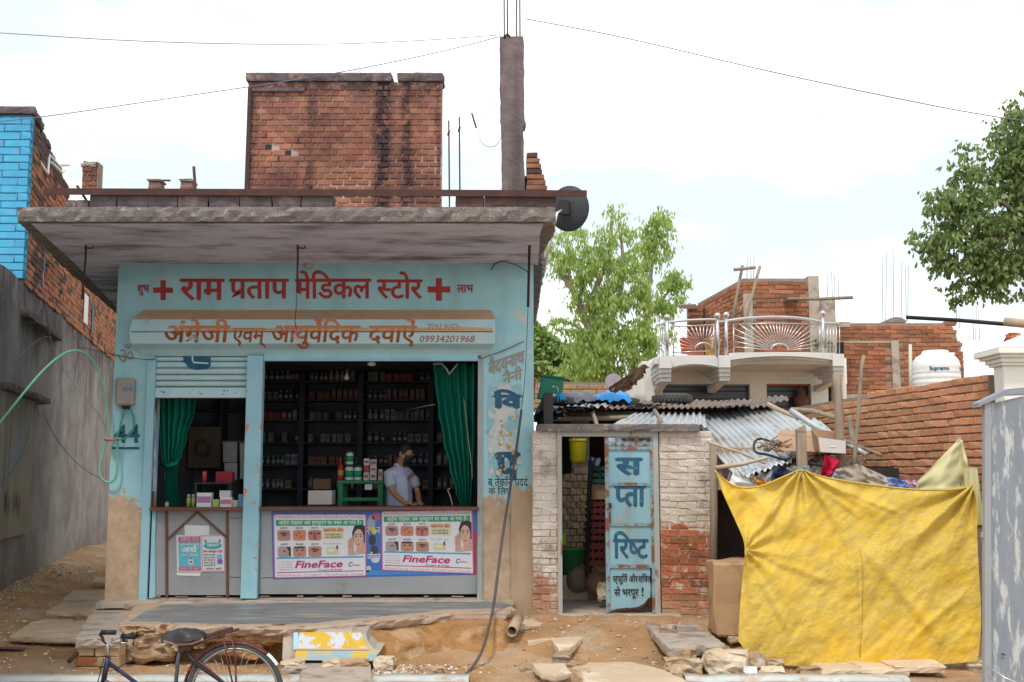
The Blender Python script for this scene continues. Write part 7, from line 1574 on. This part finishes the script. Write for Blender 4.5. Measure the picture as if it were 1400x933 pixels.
arcbeam(917, 984, 486, 486, 503, 498, BY, .2, 'balcony_beam'); arcbeam(919, 983, 502, 497.4, 504.5, 500, BY+.05, .15, 'beam_moulding')
arcbeam(997, 1141, 483, 481.5, 493, 487, BY-.06, .3, 'balcony_beam', .25); arcbeam(998, 1139, 493, 487, 497, 491, BY, .3, 'beam_moulding', .18); arcbeam(1000, 1137, 497, 491, 500.5, 495, BY+.06, .3, 'beam_moulding', .1)
for x0, x1, y0 in ((902,918,487),(983,998.5,486),(1139,1154,484)):
    for k, (w_, ya, yb) in enumerate(((0,0,17),(.8,17,23),(1.6,23,29),(2.4,29,35))): hbox(x0+w_*.5, y0+ya, x1-w_*.3, y0+yb-.4, BY-.10+.04*k, HY-.2*k+.0, 'bracket_step', CR)
    mb = MB(); a = U(x0+2, y0+35, BY+.1); b = U(x1-2, y0+35, BY+.1); mb.add([a, b, (b.x, HY-.01, b.z-.10), (a.x, HY-.01, a.z-.10), (b.x, HY-.01, b.z), (a.x, HY-.01, a.z)], [(0,1,2,3),(0,3,5),(1,4,2),(0,5,4,1)]); mb.build('bracket_foot', CR, wh)
# railing
rl = T('balcony_railing', 'stainless balcony railing with two sunburst panels on the white house', 'railing'); RY = 17.3
for x, y0 in ((912,436),(981,434),(993,433),(1125,431)):
    mb = MB(); mb.tube([U(x,487,RY), U(x,y0,RY)], .028, 8); pt = mb.build('post', M['steel'], rl); mb = MB(); mb.lathe([(0.001,-.05),(.035,-.04),(.05,0),(.035,.04),(0.001,.05)], U(x,y0-2,RY), 10); mb.build('ball_finial', M['steel'], pt)
for pts, r_ in (([(912,441),(945,437.5),(981,437)],.02), ([(981,440),(993,440)],.018), ([(993,439),(1020,435),(1060,433),(1095,435),(1125,441)],.022), ([(1125,442),(1148,443)],.02)):
    mb = MB(); mb.tube(smoothpts([U(x,y,RY) for x, y in pts], 2), r_, 7); mb.build('top_rail', M['steel'], rl)
mb = MB(); mb.tube([U(912,441,RY), U(898,445,18.4)], .02, 6); mb.build('top_rail', M['steel'], rl)
for pts in ([(919,447),(976,444)],[(919,482),(976,480)],[(1003,443.5),(1060,442),(1120,443.5)],[(1003,483),(1122,482)],[(1003,443),(1003,485)],[(1121,443),(1121,485)],[(921,446),(921,487)],[(976,443),(976,484)]): mb = MB(); mb.tube([U(x,y,RY) for x, y in pts], .010, 5); mb.build('panel_frame', M['steel'], rl)
for cx, cy, x0, x1, yt, n_ in ((1066,479,1004,1120,443,25), (962,478,921,976,446,19)):
    mb = MB(); mb.tube([U(cx+12*cos(a), cy-9*sin(a), RY) for a in [pi*k/12 for k in range(13)]], .014, 5); mb.build('sun_arc', M['steel'], rl)
    for k in range(n_):
        a = R(4)+R(172)*k/(n_-1); c_, s_ = cos(a), sin(a); t = min(((x1-cx)/c_ if c_ > 1e-3 else 1e9), ((x0-cx)/c_ if c_ < -1e-3 else 1e9), ((cy-yt)/s_ if s_ > 1e-3 else 1e9))
        mb = MB(); mb.tube([U(cx+12*c_, cy-9*s_, RY), U(cx+t*c_, cy-t*s_, RY)], .0075, 5); mb.build('sun_ray', M['steel'], rl)
for k in range(5): mb = MB(); t = (k+.5)/5; mb.tube([U(898+14*t, 446-3*t, 18.4-1.1*t), U(898+14*t, 489-2*t, 18.4-1.1*t)], .009, 5); mb.build('baluster', M['steel'], rl)
for k in range(5): mb = MB(); x = 1131+k*4.2; mb.tube([U(x,444,RY), U(x,484,RY)], .009, 5); mb.build('baluster', M['steel'], rl)
def tubb(cx, ytop, ybot, wd, Y, m, nm, lb_, cat='bucket'):
    t = T(nm, lb_, cat); c_ = U(cx, ybot, Y); r_ = wd/2/F*Y; h = U(cx, ytop, Y).z-c_.z; mb = MB(); mb.lathe([(r_*.78,0),(r_*.95,h*.93),(r_*1.06,h*.95),(r_*1.06,h),(r_*.9,h*.98),(r_*.75,.03)], c_, 18); mb.build('pail', m, t)
    mb = MB(); mb.tube([c_+V((r_*cos(a), -.02, h*.9-abs(r_*.8*sin(a)))) for a in [pi*k/10 for k in range(11)]], .006, 4); mb.build('handle', M['steel'], t)
tubb(941, 463, 484, 25, 17.7, mat('orange_bucket', (.75,.12,.02), (.65,.10,.02), 3, .4), 'bucket', 'bright orange bucket on the balcony behind the left sunburst')
tubb(974, 464, 484, 24, 17.75, mat('amber_bucket', (.72,.36,.01), (.6,.3,.01), 3, .4), 'bucket', 'amber yellow bucket on the balcony beside the double railing post')
tubb(1136, 473, 484, 11, 17.8, M['wood'], 'flower_pot', 'small brown pot at the right end of the balcony', 'pot')
g = random.Random(4); mb = MB()
for k in range(90): p = U(1122+g.gauss(0,8), 474+g.gauss(0,3.5), 17.9); a = g.uniform(0,6.3); mb.add([p, p+V((cos(a)*.06, g.uniform(-.03,.03), .03)), p+V((cos(a)*.05, .02, .07))], [(0,1,2)])
single(mb, 'balcony_plant', leafmat('plant_leaf', (.06,.12,.03), (.14,.20,.06)), 'low green plant at the right end of the balcony', 'plant')
fig = T('window_figure', 'dim reddish figure shape standing behind the right window grille', 'ornament'); c_ = U(1096, 562, HY-.05); mb = MB(); mb.lathe([(.05,-.6),(.07,0),(.06,.05),(.12,.12),(.13,.2),(.05,.27),(.06,.33),(0.001,.4)], c_+V((0,.0,0)), 12); mb.build('body', mat('dim_terracotta', (.16,.07,.06)), fig)

# ---------------------------------------------------------------- unfinished brick houses behind
b1 = T('unfinished_house', 'unfinished red brick room with concrete corners behind the balcony', 'building'); Q0 = U(1022, 650, 21); Q0.z = 0
zz = UZ(380, 21); zlow = UZ(500, 21)
brickwork(b1, V((Q0.x, 21, zlow)), (1,0,0), UX(1127,21)-Q0.x, zz-zlow, M['brick'], M['mortar'], ch=.085, bl=.24, seed=31, cap=160, skip=lambda x, z, g: (x < .16 and z < 1.3) or x > 1.28, rgh=.008)
Q1 = V((UX(958,24.1), 24.1, zlow)); dr_ = (V((Q0.x,21,zlow))-Q1); Lq = dr_.length; dr_.normalize()
brickwork(b1, Q1, dr_, Lq, zz-zlow, M['brick'], M['mortar'], ch=.085, bl=.24, seed=32, cap=120, rgh=.008)
mb = MB(); mb.box((Q0.x+.0, 20.97, .4), (Q0.x+.17, 21.2, UZ(402,21))); mb.build('concrete_column', M['cement'], b1)
mb = MB(); mb.box((UX(1113,21), 20.975, .4), (UX(1127,21)+.01, 21.3, UZ(378,21))); mb.build('concrete_column', M['cement'], b1)
mb = MB(); mb.box((UX(1128,21.1), 21.1, .4), (UX(1150,21.1), 21.4, UZ(408,21.1))); mb.build('concrete_column', M['cement'], b1)
mb = MB(); mb.box((UX(1150,21.3), 21.3, UZ(447,21.3)), (UX(1170,21.3), 21.6, UZ(440,21.3))); mb.build('beam', M['cement'], b1)
mb = MB(); mb.prism([V((Q0.x+.05,21.16,.4)), V((UX(1127,21),21.16,.4)), V((UX(1127,21),26,.4)), V((Q1.x+.1,26,.4)), V((Q1.x+.15,24.3,.4))], (0,0,zlow-.4+.1)); mb.build('lower_walls', M['mortar'], b1, fix=True)
mb = MB()
brickwork(b1, V((UX(945,23.5), 23.5, UZ(520,23.5))), (1,0,0), .32, UZ(420,23.5)-UZ(520,23.5), M['brick'], M['mortar'], seed=34, rgh=.01)
for k in range(3): mb.box((UX(934,23.3), 23.2+.1*k, UZ(424-3*k,23.4)), (UX(958,23.3), 23.28+.1*k, UZ(422-3*k,23.4)), jit=.01)
mb.build('shuttering_board', M['wood'], b1)
b2 = T('brick_house', 'long unplastered red brick house wall behind the water tank', 'building'); Y2 = 22.0
wx0, wx1 = UX(1150,Y2), UX(1325,Y2); z2 = UZ(539, Y2); w2_ = wx1-wx0
brickwork(b2, V((wx0, Y2, z2)), (1,0,0), w2_, UZ(436,Y2)-z2, M['brick'], M['mortar'], ch=.085, bl=.24, seed=41, cap=280, rgh=.008, top=lambda x: (UZ(441,Y2) if x < w2_*.86 else UZ(436,Y2)-(max(0, x-w2_*.93)*5.5))-z2, skip=lambda x, z, g: abs(x-w2_*.46) < .10 and z < UZ(466,Y2)-z2)
mb = MB(); mb.box((wx0+w2_*.43, Y2-.03, z2), (wx0+w2_*.49, Y2+.2, UZ(466,Y2))); mb.build('concrete_column', M['cement'], b2)
mb = MB(); mb.box((wx0, Y2-.02, .4), (wx1, Y2+.2, z2-.005)); mb.build('concrete_band', M['conc_dark'] if False else M['cement'], b2)
mb = MB(); mb.box((wx0-.02, Y2-.012, UZ(469,Y2)), (wx0+w2_*.43, Y2-.0, UZ(466.5,Y2))); mb.build('string_course', M['cement'], b2)
mb = MB(); mb.box((wx1-.1, Y2+.5, .4), (wx1+.16, Y2+.9, UZ(462,Y2))); mb.build('concrete_column', M['cement'], b2)
mb = MB(); c_ = U(1226,441,Y2+.4); mb.prism([c_+V((.20*cos(a), 0, .11*sin(a))) for a in [pi*k/12 for k in range(13)]], (0,.5,0)); mb.build('roof_hump', M['mortar'], b2, fix=True)
wd2 = MB(); wd2.box((UX(1143,21.7), 21.7, .4), (UX(1160,21.7), 21.8, UZ(468,21.7))); wd2.build('opening_shade', M['dark'], b2)  # solid black box stands in for the shade inside an opening
gr = 'thin starter bars above the unfinished brick houses'
bars = [(1132,375,410),(1137,372,410),(1141,376,410),(1146,384,408),(1022,352,380),(1026,356,380),(1031,350,380),(1206,352,436),(1212,346,436),(1221,340,436),(1233,358,436),(1238,366,438),(1242,364,438),(1307,400,440),(1313,408,446),(1330,420,462),(1335,418,462),(1338,424,462)]
bc_ = {}
for i, (x, ya, yb) in enumerate(bars):
    mb = MB(); Y = 21.2 if x < 1160 else 22.5; mb.tube([U(x+(1 if i % 2 else -1)*1.0, yb+3, Y), U(x, ya, Y)], .007, 4); w_ = 'left part' if x < 1040 else 'middle part' if x < 1160 else 'hump' if x < 1260 else 'right end'
    bc_[w_] = bc_.get(w_, 0)+1; single(mb, 'starter_bar', col('pale_rebar', (.34,.30,.32)), ORD[bc_[w_]]+' '+{'left part':'thin starter bar above the left corner of the unfinished brick room','middle part':'thin starter bar above the right corner of the unfinished brick room','hump':'thin starter bar rising beside the hump of the long brick house','right end':'thin starter bar at the ragged right end of the long brick house'}[w_], 'rebar', gr+' '+w_)
# scaffold sticks on the unfinished room, and poles
for pts, r_, l_ in (([(1000,446,20),(1006,412,20),(1015,363,20)],.045,'left crooked pole of the makeshift ladder before the brick room'), ([(1012,470,20),(1024,420,20),(1039,364,20)],.045,'right leaning pole of the makeshift ladder before the brick room'), ([(1003,369,19.9),(1033,366,19.9)],.05,'short crossbar lashed to the tops of the two leaning poles'), ([(1000,434,20.1),(1012,424,20.1),(1024,404,20.1)],.03,'bent branch between the two leaning poles')):
    mb = MB(); mb.tube([U(*p) for p in pts], r_*.6, 6); single(mb, 'scaffold_pole', M['wood'], l_, 'pole')
mb = MB(); mb.tube([U(1076,409,20.6), U(1120,409,20.5), U(1166,407,20.4)], .03, 6); single(mb, 'cross_pole', M['wood'], 'pale horizontal pole sticking out across the brick room wall', 'pole')
mb = MB(); mb.cbox(U(1082,410,20.8), (.25,.3,.06)); single(mb, 'bracket_board', M['conc_dark'], 'dark short board under the left end of the horizontal pole', 'board')
# water tank
tk = T('water_tank', 'white plastic water tank with blue lettering behind the orange brick wall', 'water tank'); TKY = 19.0
rt = (1314-1249)/2/F*TKY; c_ = U(1281.5, 545, TKY+rt); zt0 = c_.z; Z_ = lambda y: UZ(y, TKY)-zt0
pf_ = [(rt,0)]
for k in range(3): z = Z_(528)+(Z_(505)-Z_(528))*k/3; pf_ += [(rt,z),(rt*.985,z+.02),(rt*.985,z+.05),(rt,z+.06)]
pf_ += [(rt,Z_(506)),(rt*.985,Z_(503.5)),(rt,Z_(502)),(rt*.985,Z_(496)),(rt*.93,Z_(490)),(rt*.80,Z_(485)),(rt*.62,Z_(481.5)),(rt*.56,Z_(480.5)),(rt*.55,Z_(477.5)),(rt*.50,Z_(476.5)),(0.001,Z_(476))]
mb = MB(); mb.lathe(pf_, c_, 40); mb.build('shell', M['tank'], tk)
mb = MB(); mb.lathe([(.05,0),(.05,.05),(0.001,.055)], c_+V((rt*.62,-.1,Z_(484))), 10); mb.build('small_cap', M['tank'], tk)
def ontank(off):
    def f(u, v): a = -pi/2 + u; return c_ + V(((rt+.006)*cos(a), (rt+.006)*sin(a), v))
    return f
lettering('brand_words', 'Supremo', M['letter_navy'], ontank(0), tk, bold=.03, box=(-.62, Z_(506)+.0, .18, Z_(500.5)))
lettering('brand_words', 'Supremo', M['letter_navy'], ontank(0), tk, bold=.03, box=(.86, Z_(506)+.0, 1.66, Z_(500.5)))
mb = MB(); mb.tube([U(1245,545,19), U(1244.5,471,19)], .028, 7); single(mb, 'vent_pipe', col('pale_green_pipe', (.55,.58,.48)), 'pale upright plastic pipe left of the white water tank', 'pipe')
# old tiled roof edge by the eucalyptus
tr_ = T('tiled_roof', 'broken slope of old clay roof tiles left of the white house', 'roof'); g = random.Random(5)
for r_ in range(6):
    for k in range(9):
        u = k/9; x = 838+u*44-r_*1.5; y = 530-u*30+r_*3.2; 
        mb = MB() if (r_ == 0 and k == 0) else mb; 
        if r_ == 0 and k == 0: tl_me = MB(); tl_me.add([(.08*cos(a), yy, .04*sin(a)) for yy in (0,.22) for a in [pi*j/6 for j in range(7)]], [(j, j+1, 8+j, 7+j) for j in range(6)]); tlm = tl_me.mesh('tile', mat('old_tile', (.46,.35,.28), (.32,.23,.18), 8, .9, .4, var=.3))
        o = obj('tile', tlm, tr_); p = U(x, y, 17.2-r_*.15); o.location = p; o.rotation_euler = (g.uniform(-.2,.2)-.3, -.6+g.uniform(-.15,.15), g.uniform(-.3,.3))
mb = MB(); mb.prism([U(x, y, 17.6) for x, y in ((836,560),(836,534),(880,503),(884,560))], (0,1.2,0)); mb.build('gable', M['cream'], tr_, fix=True)
mb = MB(); mb.tube([U(730,512,18), U(780,521,18)], .02, 5); single(mb, 'far_rail', M['rust'], 'thin rail in front of the bushy tree beyond the shed', 'rail')
fw = T('far_brick_wall', 'low brown wall in front of the eucalyptus beyond the shed', 'wall'); brickwork(fw, V((UX(726,20), 20, .5)), (1,0,0), UX(880,20)-UX(726,20), UZ(522,20)-.5, M['brick_dust'], M['mortar'], bot=lambda x: 2.6, cap=200, seed=51)

# ================================================================ trees
def tree(name, label, Y, lobes, limbs, leaf, nleaf, lm, droop=.4, dep=1.0, bark=None, seed=1, twig=(5, 11), tl=.35, cat='tree'):
    t = T(name, label, cat); g = random.Random(seed)
    mb = MB()
    for pts, r0, r1 in limbs:
        P = smoothpts([U(p[0], p[1], Y+(p[2] if len(p) > 2 else 0)) for p in pts], 2); n = len(P); mb.tube(P, [r0+(r1-r0)*i/(n-1) for i in range(n)], 8)
    mb.build('trunk', bark or M['wood_pale'], t)
    A = sum(l[2]*l[3]*(l[4] if len(l) > 4 else 1) for l in lobes); mb = MB(); L_, Wd = leaf
    for l in lobes:
        cx, cy, rx, ry = l[:4]; dn = l[4] if len(l) > 4 else 1; n = int(nleaf*rx*ry*dn/A)
        while n > 0:
            a = g.uniform(0, 2*pi); r = g.random()**.45; z = g.uniform(-1, 1)
            if noise.noise(V((cx+rx*r*cos(a), cy+ry*r*sin(a), seed*9))*.085) + noise.noise(V((cx+rx*r*cos(a), cy+ry*r*sin(a), 5))*.03)*.5 < -.04 + .14*(1-dn): n -= 1; continue
            p = U(cx+rx*r*cos(a), cy+ry*r*sin(a), Y) + V((0, z*rx/F*Y*dep*math.sqrt(max(.05, 1-r*r)), 0)); k = g.randint(*twig); n -= k
            d = V((g.uniform(-1,1), g.uniform(-1,1), g.uniform(-1.2,.5))).normalized()
            for q in range(k):
                b = p + d*tl*q/k + V((g.uniform(-1,1), g.uniform(-1,1), g.uniform(-1,1)))*L_*.35
                ld = (V((g.uniform(-1,1), g.uniform(-1,1), g.uniform(-.8,.8))) + V((0,0,-droop*2))).normalized(); sd_ = ld.cross(V((g.uniform(-1,1), g.uniform(-1,1), g.uniform(-1,1)))).normalized()*Wd*.5; s_ = g.uniform(.7, 1.2)
                mb.add([b, b+ld*L_*.5*s_+sd_, b+ld*L_*s_, b+ld*L_*.5*s_-sd_], [(0,1,2,3)])
    cr_ = mb.build('crown', lm, t); cr_['kind'] = 'stuff'
    return t
euc = leafmat('eucalyptus_leaf', (.22,.36,.09), (.50,.62,.19), .55); bushl = leafmat('bush_leaf', (.16,.28,.07), (.34,.46,.14), .5)
bark = mat('eucalyptus_bark', (.32,.25,.20), (.20,.15,.12), 5, .9, .3, stretch=(1,1,.3))
EY = 29
tree('eucalyptus_tree', 'tall airy eucalyptus with a leaning pale trunk behind the shed', EY,
 [(835,292,17,14,.7),(828,312,13,22,.7),(848,343,26,38,.9),(773,334,34,28,.8),(767,358,28,18,.7),(798,360,30,30,.9),(822,380,35,32,1),(853,382,32,38,1.1),(800,400,22,30,.9),(844,424,42,38,1.2),(870,418,22,36,1),(776,443,24,11,.9),(758,430,12,9,.7),(798,440,18,22,1),(844,467,48,38,1.5),(813,486,42,33,1.5),(876,474,22,38,1.3),(798,508,38,22,1.6),(838,503,34,24,1.6),(740,330,10,16,.4),(812,318,10,14,.5)],
 [([(828,560),(826,523),(816,480),(798,430),(781,392),(760,368)],.17,.04), ([(816,480),(836,440),(850,400),(852,350),(848,320)],.09,.025), ([(798,430),(812,400),(826,368),(836,335),(836,295)],.09,.02), ([(781,392),(776,360),(776,330)],.06,.02), ([(805,455),(785,445),(765,435)],.05,.015), ([(790,410),(800,380),(806,350)],.05,.015)],
 (.17,.05), 16500, euc, droop=.9, bark=bark, seed=3, dep=1.2)
tree('eucalyptus_tree', 'slender eucalyptus with drooping clumps between the tall one and the white house', EY+1,
 [(901,308,17,18,.9),(886,330,12,28,.9),(888,356,11,18,.6),(913,343,9,10,.5),(931,378,12,17,.9),(920,403,15,24,.9),(907,398,10,16,.6),(897,428,16,16,.6),(915,440,14,16,.6),(900,330,14,14,.7)],
 [([(880,540),(883,470),(883,433),(888,392),(892,360),(899,320)],.10,.02), ([(884,440),(900,415),(918,395),(930,375)],.05,.012), ([(888,392),(880,360),(884,335)],.035,.01)],
 (.17,.055), 3000, euc, droop=.8, bark=bark, seed=5)
tree('bushy_tree', 'low bright green bushy tree beyond the shed beside the shop corner', EY+3,
 [(767,480,28,18,1),(738,470,20,18,.9),(734,496,20,16,1),(762,502,32,20,1.2),(727,438,7,12,.5),(730,455,12,14,.6),(790,500,20,20,1),(760,520,40,14,1.2)],
 [([(765,560),(764,520),(760,490)],.12,.05), ([(764,520),(740,490),(732,460)],.06,.02)], (.20,.12), 12000, bushl, droop=.2, bark=M['wood'], seed=8)
tree('mango_tree', 'dense dark leaved tree reaching in from the right edge of the street', 13.5,
 [(1402,140,22,28,.7),(1392,185,36,36,.9),(1370,215,30,26,.8),(1318,205,16,13,.6),(1325,228,20,15,.7),(1350,255,42,30,.9),(1300,275,32,24,.8),(1340,290,52,36,1.2),(1280,318,34,22,.9),(1262,322,18,14,.7),(1300,340,44,24,1.2),(1380,330,52,50,1.5),(1330,370,42,24,1.2),(1312,398,14,15,.9),(1368,392,32,16,.9),(1410,250,46,70,1.3),(1460,260,70,100,1.2),(1396,405,10,8,.6),(1275,345,18,12,.7)],
 [([(1560,620,1),(1545,480,.8),(1500,400,.5),(1440,350,.2),(1380,320),(1320,300)],.20,.02), ([(1440,350,.2),(1400,280),(1380,210),(1400,150)],.08,.015), ([(1380,320),(1340,345),(1315,380)],.04,.01), ([(1400,300),(1350,260),(1322,225)],.04,.01)],
 (.085,.042), 20000, leafmat('mango_leaf', (.09,.15,.045), (.27,.35,.11), .4), droop=.55, bark=M['wood'], seed=11, twig=(6,10), tl=.16, dep=1.2)

# ================================================================ overhead wires
def sag(pts, r_, lb_, m='wire_grey', n=24):
    P = smoothpts([U(*p) for p in pts], 3); mb = MB(); mb.tube(P, r_, 4); single(mb, 'overhead_wire', col('wire_grey', (.16,.17,.24)), lb_, 'wire')
sag([(-20,168,12),(55,161,12.4),(230,135,12.6),(450,103,12.8),(610,70,12.95),(684,50,13)], .0055, 'thin wire running from the left building up to the concrete column')
sag([(-20,44,12),(200,58,12.3),(420,62,12.7),(560,57,12.9),(684,48,13)], .005, 'thin wire crossing the sky high above the brick tower')
sag([(718,26,13),(850,50,12.6),(1050,98,12.2),(1250,140,11.8),(1364,161,11.5),(1440,170,11.2)], .006, 'dark blue wire slanting across the sky to the right tree')
sag([(62,340,14.6),(58,400,13.9),(66,440,14.9),(70,475,14.8),(95,520,14.2),(140,570,13.0),(148,600,12.2)], .006, 'black cable hanging in a slack curve across the plaster wall of the alley')
sag([(0,503,12.6),(25,492,13.2),(50,465,14.6),(66,460,15)], .006, 'pale twisted wire running to the upper ledge of the alley wall')
sag([(58,560,14.2),(75,600,14),(110,640,13.4),(150,661,12.1)], .006, 'black cable sagging low across the alley to the shop corner')
sag([(45,560,14),(36,610,13.6),(20,640,13.2),(0,665,12.8)], .006, 'pale thin cord sagging down the left of the plaster wall')

# ================================================================ bicycle
bk_ = T('bicycle', 'old black and maroon roadster bicycle parked at the roadside before the platform', 'bicycle'); KY = 8.36
K = lambda x, y, d=0: U(x, y, KY+d)
mar = mat('maroon_enamel', (.13,.03,.03), (.09,.02,.02), 8, .5, .2, c3=(.2,.13,.1), s3=8); navy = mat('navy_frame_enamel', (.02,.03,.075), (.018,.022,.05), 5, .35, .05); chrome = mat('dull_chrome', (.55,.54,.52), (.35,.32,.3), 8, .3, .1, metal=.9)
blk = mat('worn_black_vinyl', (.035,.035,.04), (.055,.055,.06), 6, .35, .4, 20)
def wheel(cx, cy, r_, nm='wheel'):
    w_ = T('wheel', None, None); w_.parent = bk_; c_ = K(cx, cy); s_ = KY/F
    Mw = Matrix.Rotation(pi/2, 4, 'X'); R1 = r_*s_
    mb = MB(); mb.lathe([(R1-.022+.022*cos(a), .021*sin(a)) for a in [2*pi*k/10 for k in range(11)]], c_, 56, Mw); mb.build('tyre', M['rubber'], w_)
    mb = MB(); mb.lathe([(R1-.045,-.014),(R1-.042,-.016),(R1-.036,-.014),(R1-.050,0),(R1-.036,.014),(R1-.042,.016),(R1-.045,.014),(R1-.055,0),(R1-.045,-.014)], c_, 56, Mw); mb.build('rim', chrome, w_)
    mb = MB(); mb.lathe([(.012,-.05),(.03,-.03),(.016,-.02),(.016,.02),(.03,.03),(.012,.05)], c_, 14, Mw); mb.build('hub', chrome, w_)
    for k in range(32):
        a = 2*pi*k/32; sg = 1 if k % 2 else -1; b_ = a + (.45 if (k//2) % 2 else -.45); mb = MB(); mb.tube([c_+V((.028*cos(b_), .028*sg, .028*sin(b_))), c_+V(((R1-.05)*cos(a), .004*sg, (R1-.05)*sin(a)))], .0013, 4); mb.build('spoke', chrome, w_)
    return w_
wheel(321, 947, 65); wheel(112, 1007, 65)
def kt(pts, r_, nm, m, n=8, par=None): mb = MB(); mb.tube([K(*p) for p in pts], r_, n); return mb.build(nm, m, par or bk_)
kt([(148,899),(141,934)], .020, 'head_tube', navy); kt([(148,906),(178,928),(238,972)], .015, 'down_tube', navy); kt([(142,930),(180,955),(240,985)], .015, 'lower_tube', mar)
kt([(247,882),(243,905),(237,975)], .015, 'seat_tube', mat('black_frame', (.04,.05,.07), (.12,.12,.11), 8, .4, .1)); kt([(252,870),(247,884)], .012, 'seat_post', chrome)
for d in (-.045, .045): kt([(248,888),(285,915,d),(321,947,d)], .009, 'seat_stay', mar); kt([(240,980),(321,947,d)], .009, 'chain_stay', mar); kt([(141,934),(129,960,d),(112,1007,d)], .012, 'fork_blade', navy)
kt([(256,893,-.05),(268,908,-.05),(300,930,-.05),(325,952,-.05)], .014, 'bottle_stay', M['dark'])
hb = T('handlebar', None, None); hb.parent = bk_
kt([(148,900),(147,884),(145,878)], .012, 'stem', chrome, par=hb)
kt([(140,872,-.22),(137,868,-.22),(139,864,-.23),(146,865,-.24)], .011, 'bar', M['rust'], par=hb); kt([(145,879,-.05),(141,876,-.2),(140,872,-.22)], .011, 'bar', M['rust'], par=hb); kt([(147,879,.02),(152,876,.2),(160,872,.24),(170,870,.25)], .011, 'bar', chrome, par=hb)
kt([(139,865,-.23),(158,865,-.24)], .017, 'grip', M['dark'], par=hb); kt([(166,870,.25),(184,871,.25)], .019, 'grip', M['dark'], par=hb)
kt([(134,874,-.2),(145,877,-.2),(153,883,-.22)], .006, 'brake_lever', chrome, 5, hb); kt([(157,880,.22),(172,879,.24),(183,886,.25)], .006, 'brake_lever', chrome, 5, hb); kt([(133,873,-.2),(150,880,-.1),(165,879,.1)], .004, 'brake_rod', chrome, 5, hb); kt([(142,900,-.03),(137,920,-.04),(132,940,-.05)], .004, 'brake_cable', M['dark'], 5, hb)
def seatf(u, v):
    x = 221+ (280-221)*u; prof = sin(pi*(u*.96+.02))**.35; wy = (.045+.065*sstep(.25,.8,u))*prof; a = pi*v; top_ = 859.5+1.5*cos(u*6)*.5; bot_ = 877-3*u+2*sin(u*5)
    y = bot_+(top_-bot_)*sin(a)**.55*prof; q = K(x, y); q.y += -cos(a)*wy*1.25; q.z += .006*noise.noise(V((u*7, v*5, 1)))*1.5; return q
mb = MB(); mb.grid(seatf, 28, 16); mb.build('saddle_cover', blk, bk_)
mb = MB(); mb.tube([K(224,876,-.03), K(240,881,-.05), K(262,880,-.06), K(278,874,-.06)], .012, 6); mb.tube([K(224,876,.03), K(250,881,.05), K(278,874,.06)], .012, 6); mb.build('saddle_spring', mat('rust_pale', (.35,.22,.18)), bk_)
mb = MB(); mb.cbox(K(256,884), (.07,.09,.05)); mb.build('saddle_bracket', M['rust'], bk_)
# carrier
for d in (-.06, .06): kt([(262,884,d),(285,874,d),(306,866,d),(326,861,d)], .009, 'carrier_bar', M['rust'])
kt([(285,875,-.06),(285,873,.06)], .008, 'carrier_bar', M['rust']); kt([(306,867,-.06),(306,865,.06)], .008, 'carrier_bar', M['rust']); kt([(326,861,-.07),(326,861,.07)], .01, 'carrier_bar', M['rust']); kt([(275,876,0),(300,864,0),(318,860,0)], .016, 'carrier_clamp', M['rust'])
for d in (-.05, .05): kt([(306,868,d),(310,900,d),(321,947,d)], .007, 'carrier_strut', mar); kt([(316,868,d),(322,900,d),(323,947,d)], .007, 'carrier_strut', mar)
def guard(a0, a1, m, nm, ro=70.5):
    mb = MB()
    def f(u, v): a = R(a0+(a1-a0)*u); b_ = R(-80+160*v); r_ = ro-3+3*cos(b_); return K(321+r_*cos(a), 947-r_*sin(a)) + V((0, .030*sin(b_), 0))
    mb.grid(f, 44, 8); o = mb.build(nm, m, bk_); md = o.modifiers.new('s', 'SOLIDIFY'); md.thickness = .002
guard(50, 205, mar, 'mudguard'); guard(33, 49.5, M['paper'], 'mudguard_tip', 70.9)
mb = MB(); mb.lathe([(.085,-.004),(.095,-.004),(.095,.004),(.085,.004),(.085,-.004)], K(238,978,-.05), 28, Matrix.Rotation(pi/2, 4, 'X')); mb.build('chainring', chrome, bk_)
kt([(238,978,-.07),(228,1000,-.08)], .009, 'crank', chrome); kt([(238,978,.07),(248,956,.08)], .009, 'crank', chrome)
mb = MB(); mb.cbox(K(226,1003,-.13), (.09,.09,.022)); mb.build('pedal', M['dark'], bk_); mb = MB(); mb.cbox(K(250,953,.13), (.09,.09,.022)); mb.build('pedal', M['dark'], bk_)
# ================================================================ put each Empty at the base of its thing
bpy.context.view_layer.update()
for r in [o for o in S.objects if o.type == 'EMPTY' and o.parent is None and o.location.length < 1e-6]:
    pts = []
    def walk(o):
        if o.type == 'MESH': pts.extend(o.matrix_world @ V(c) for c in o.bound_box)
        for c in o.children: walk(c)
    walk(r)
    if not pts: continue
    b = V(((min(p.x for p in pts)+max(p.x for p in pts))/2, (min(p.y for p in pts)+max(p.y for p in pts))/2, min(p.z for p in pts)))
    r.location = b
    for c in r.children: c.location = c.location - b
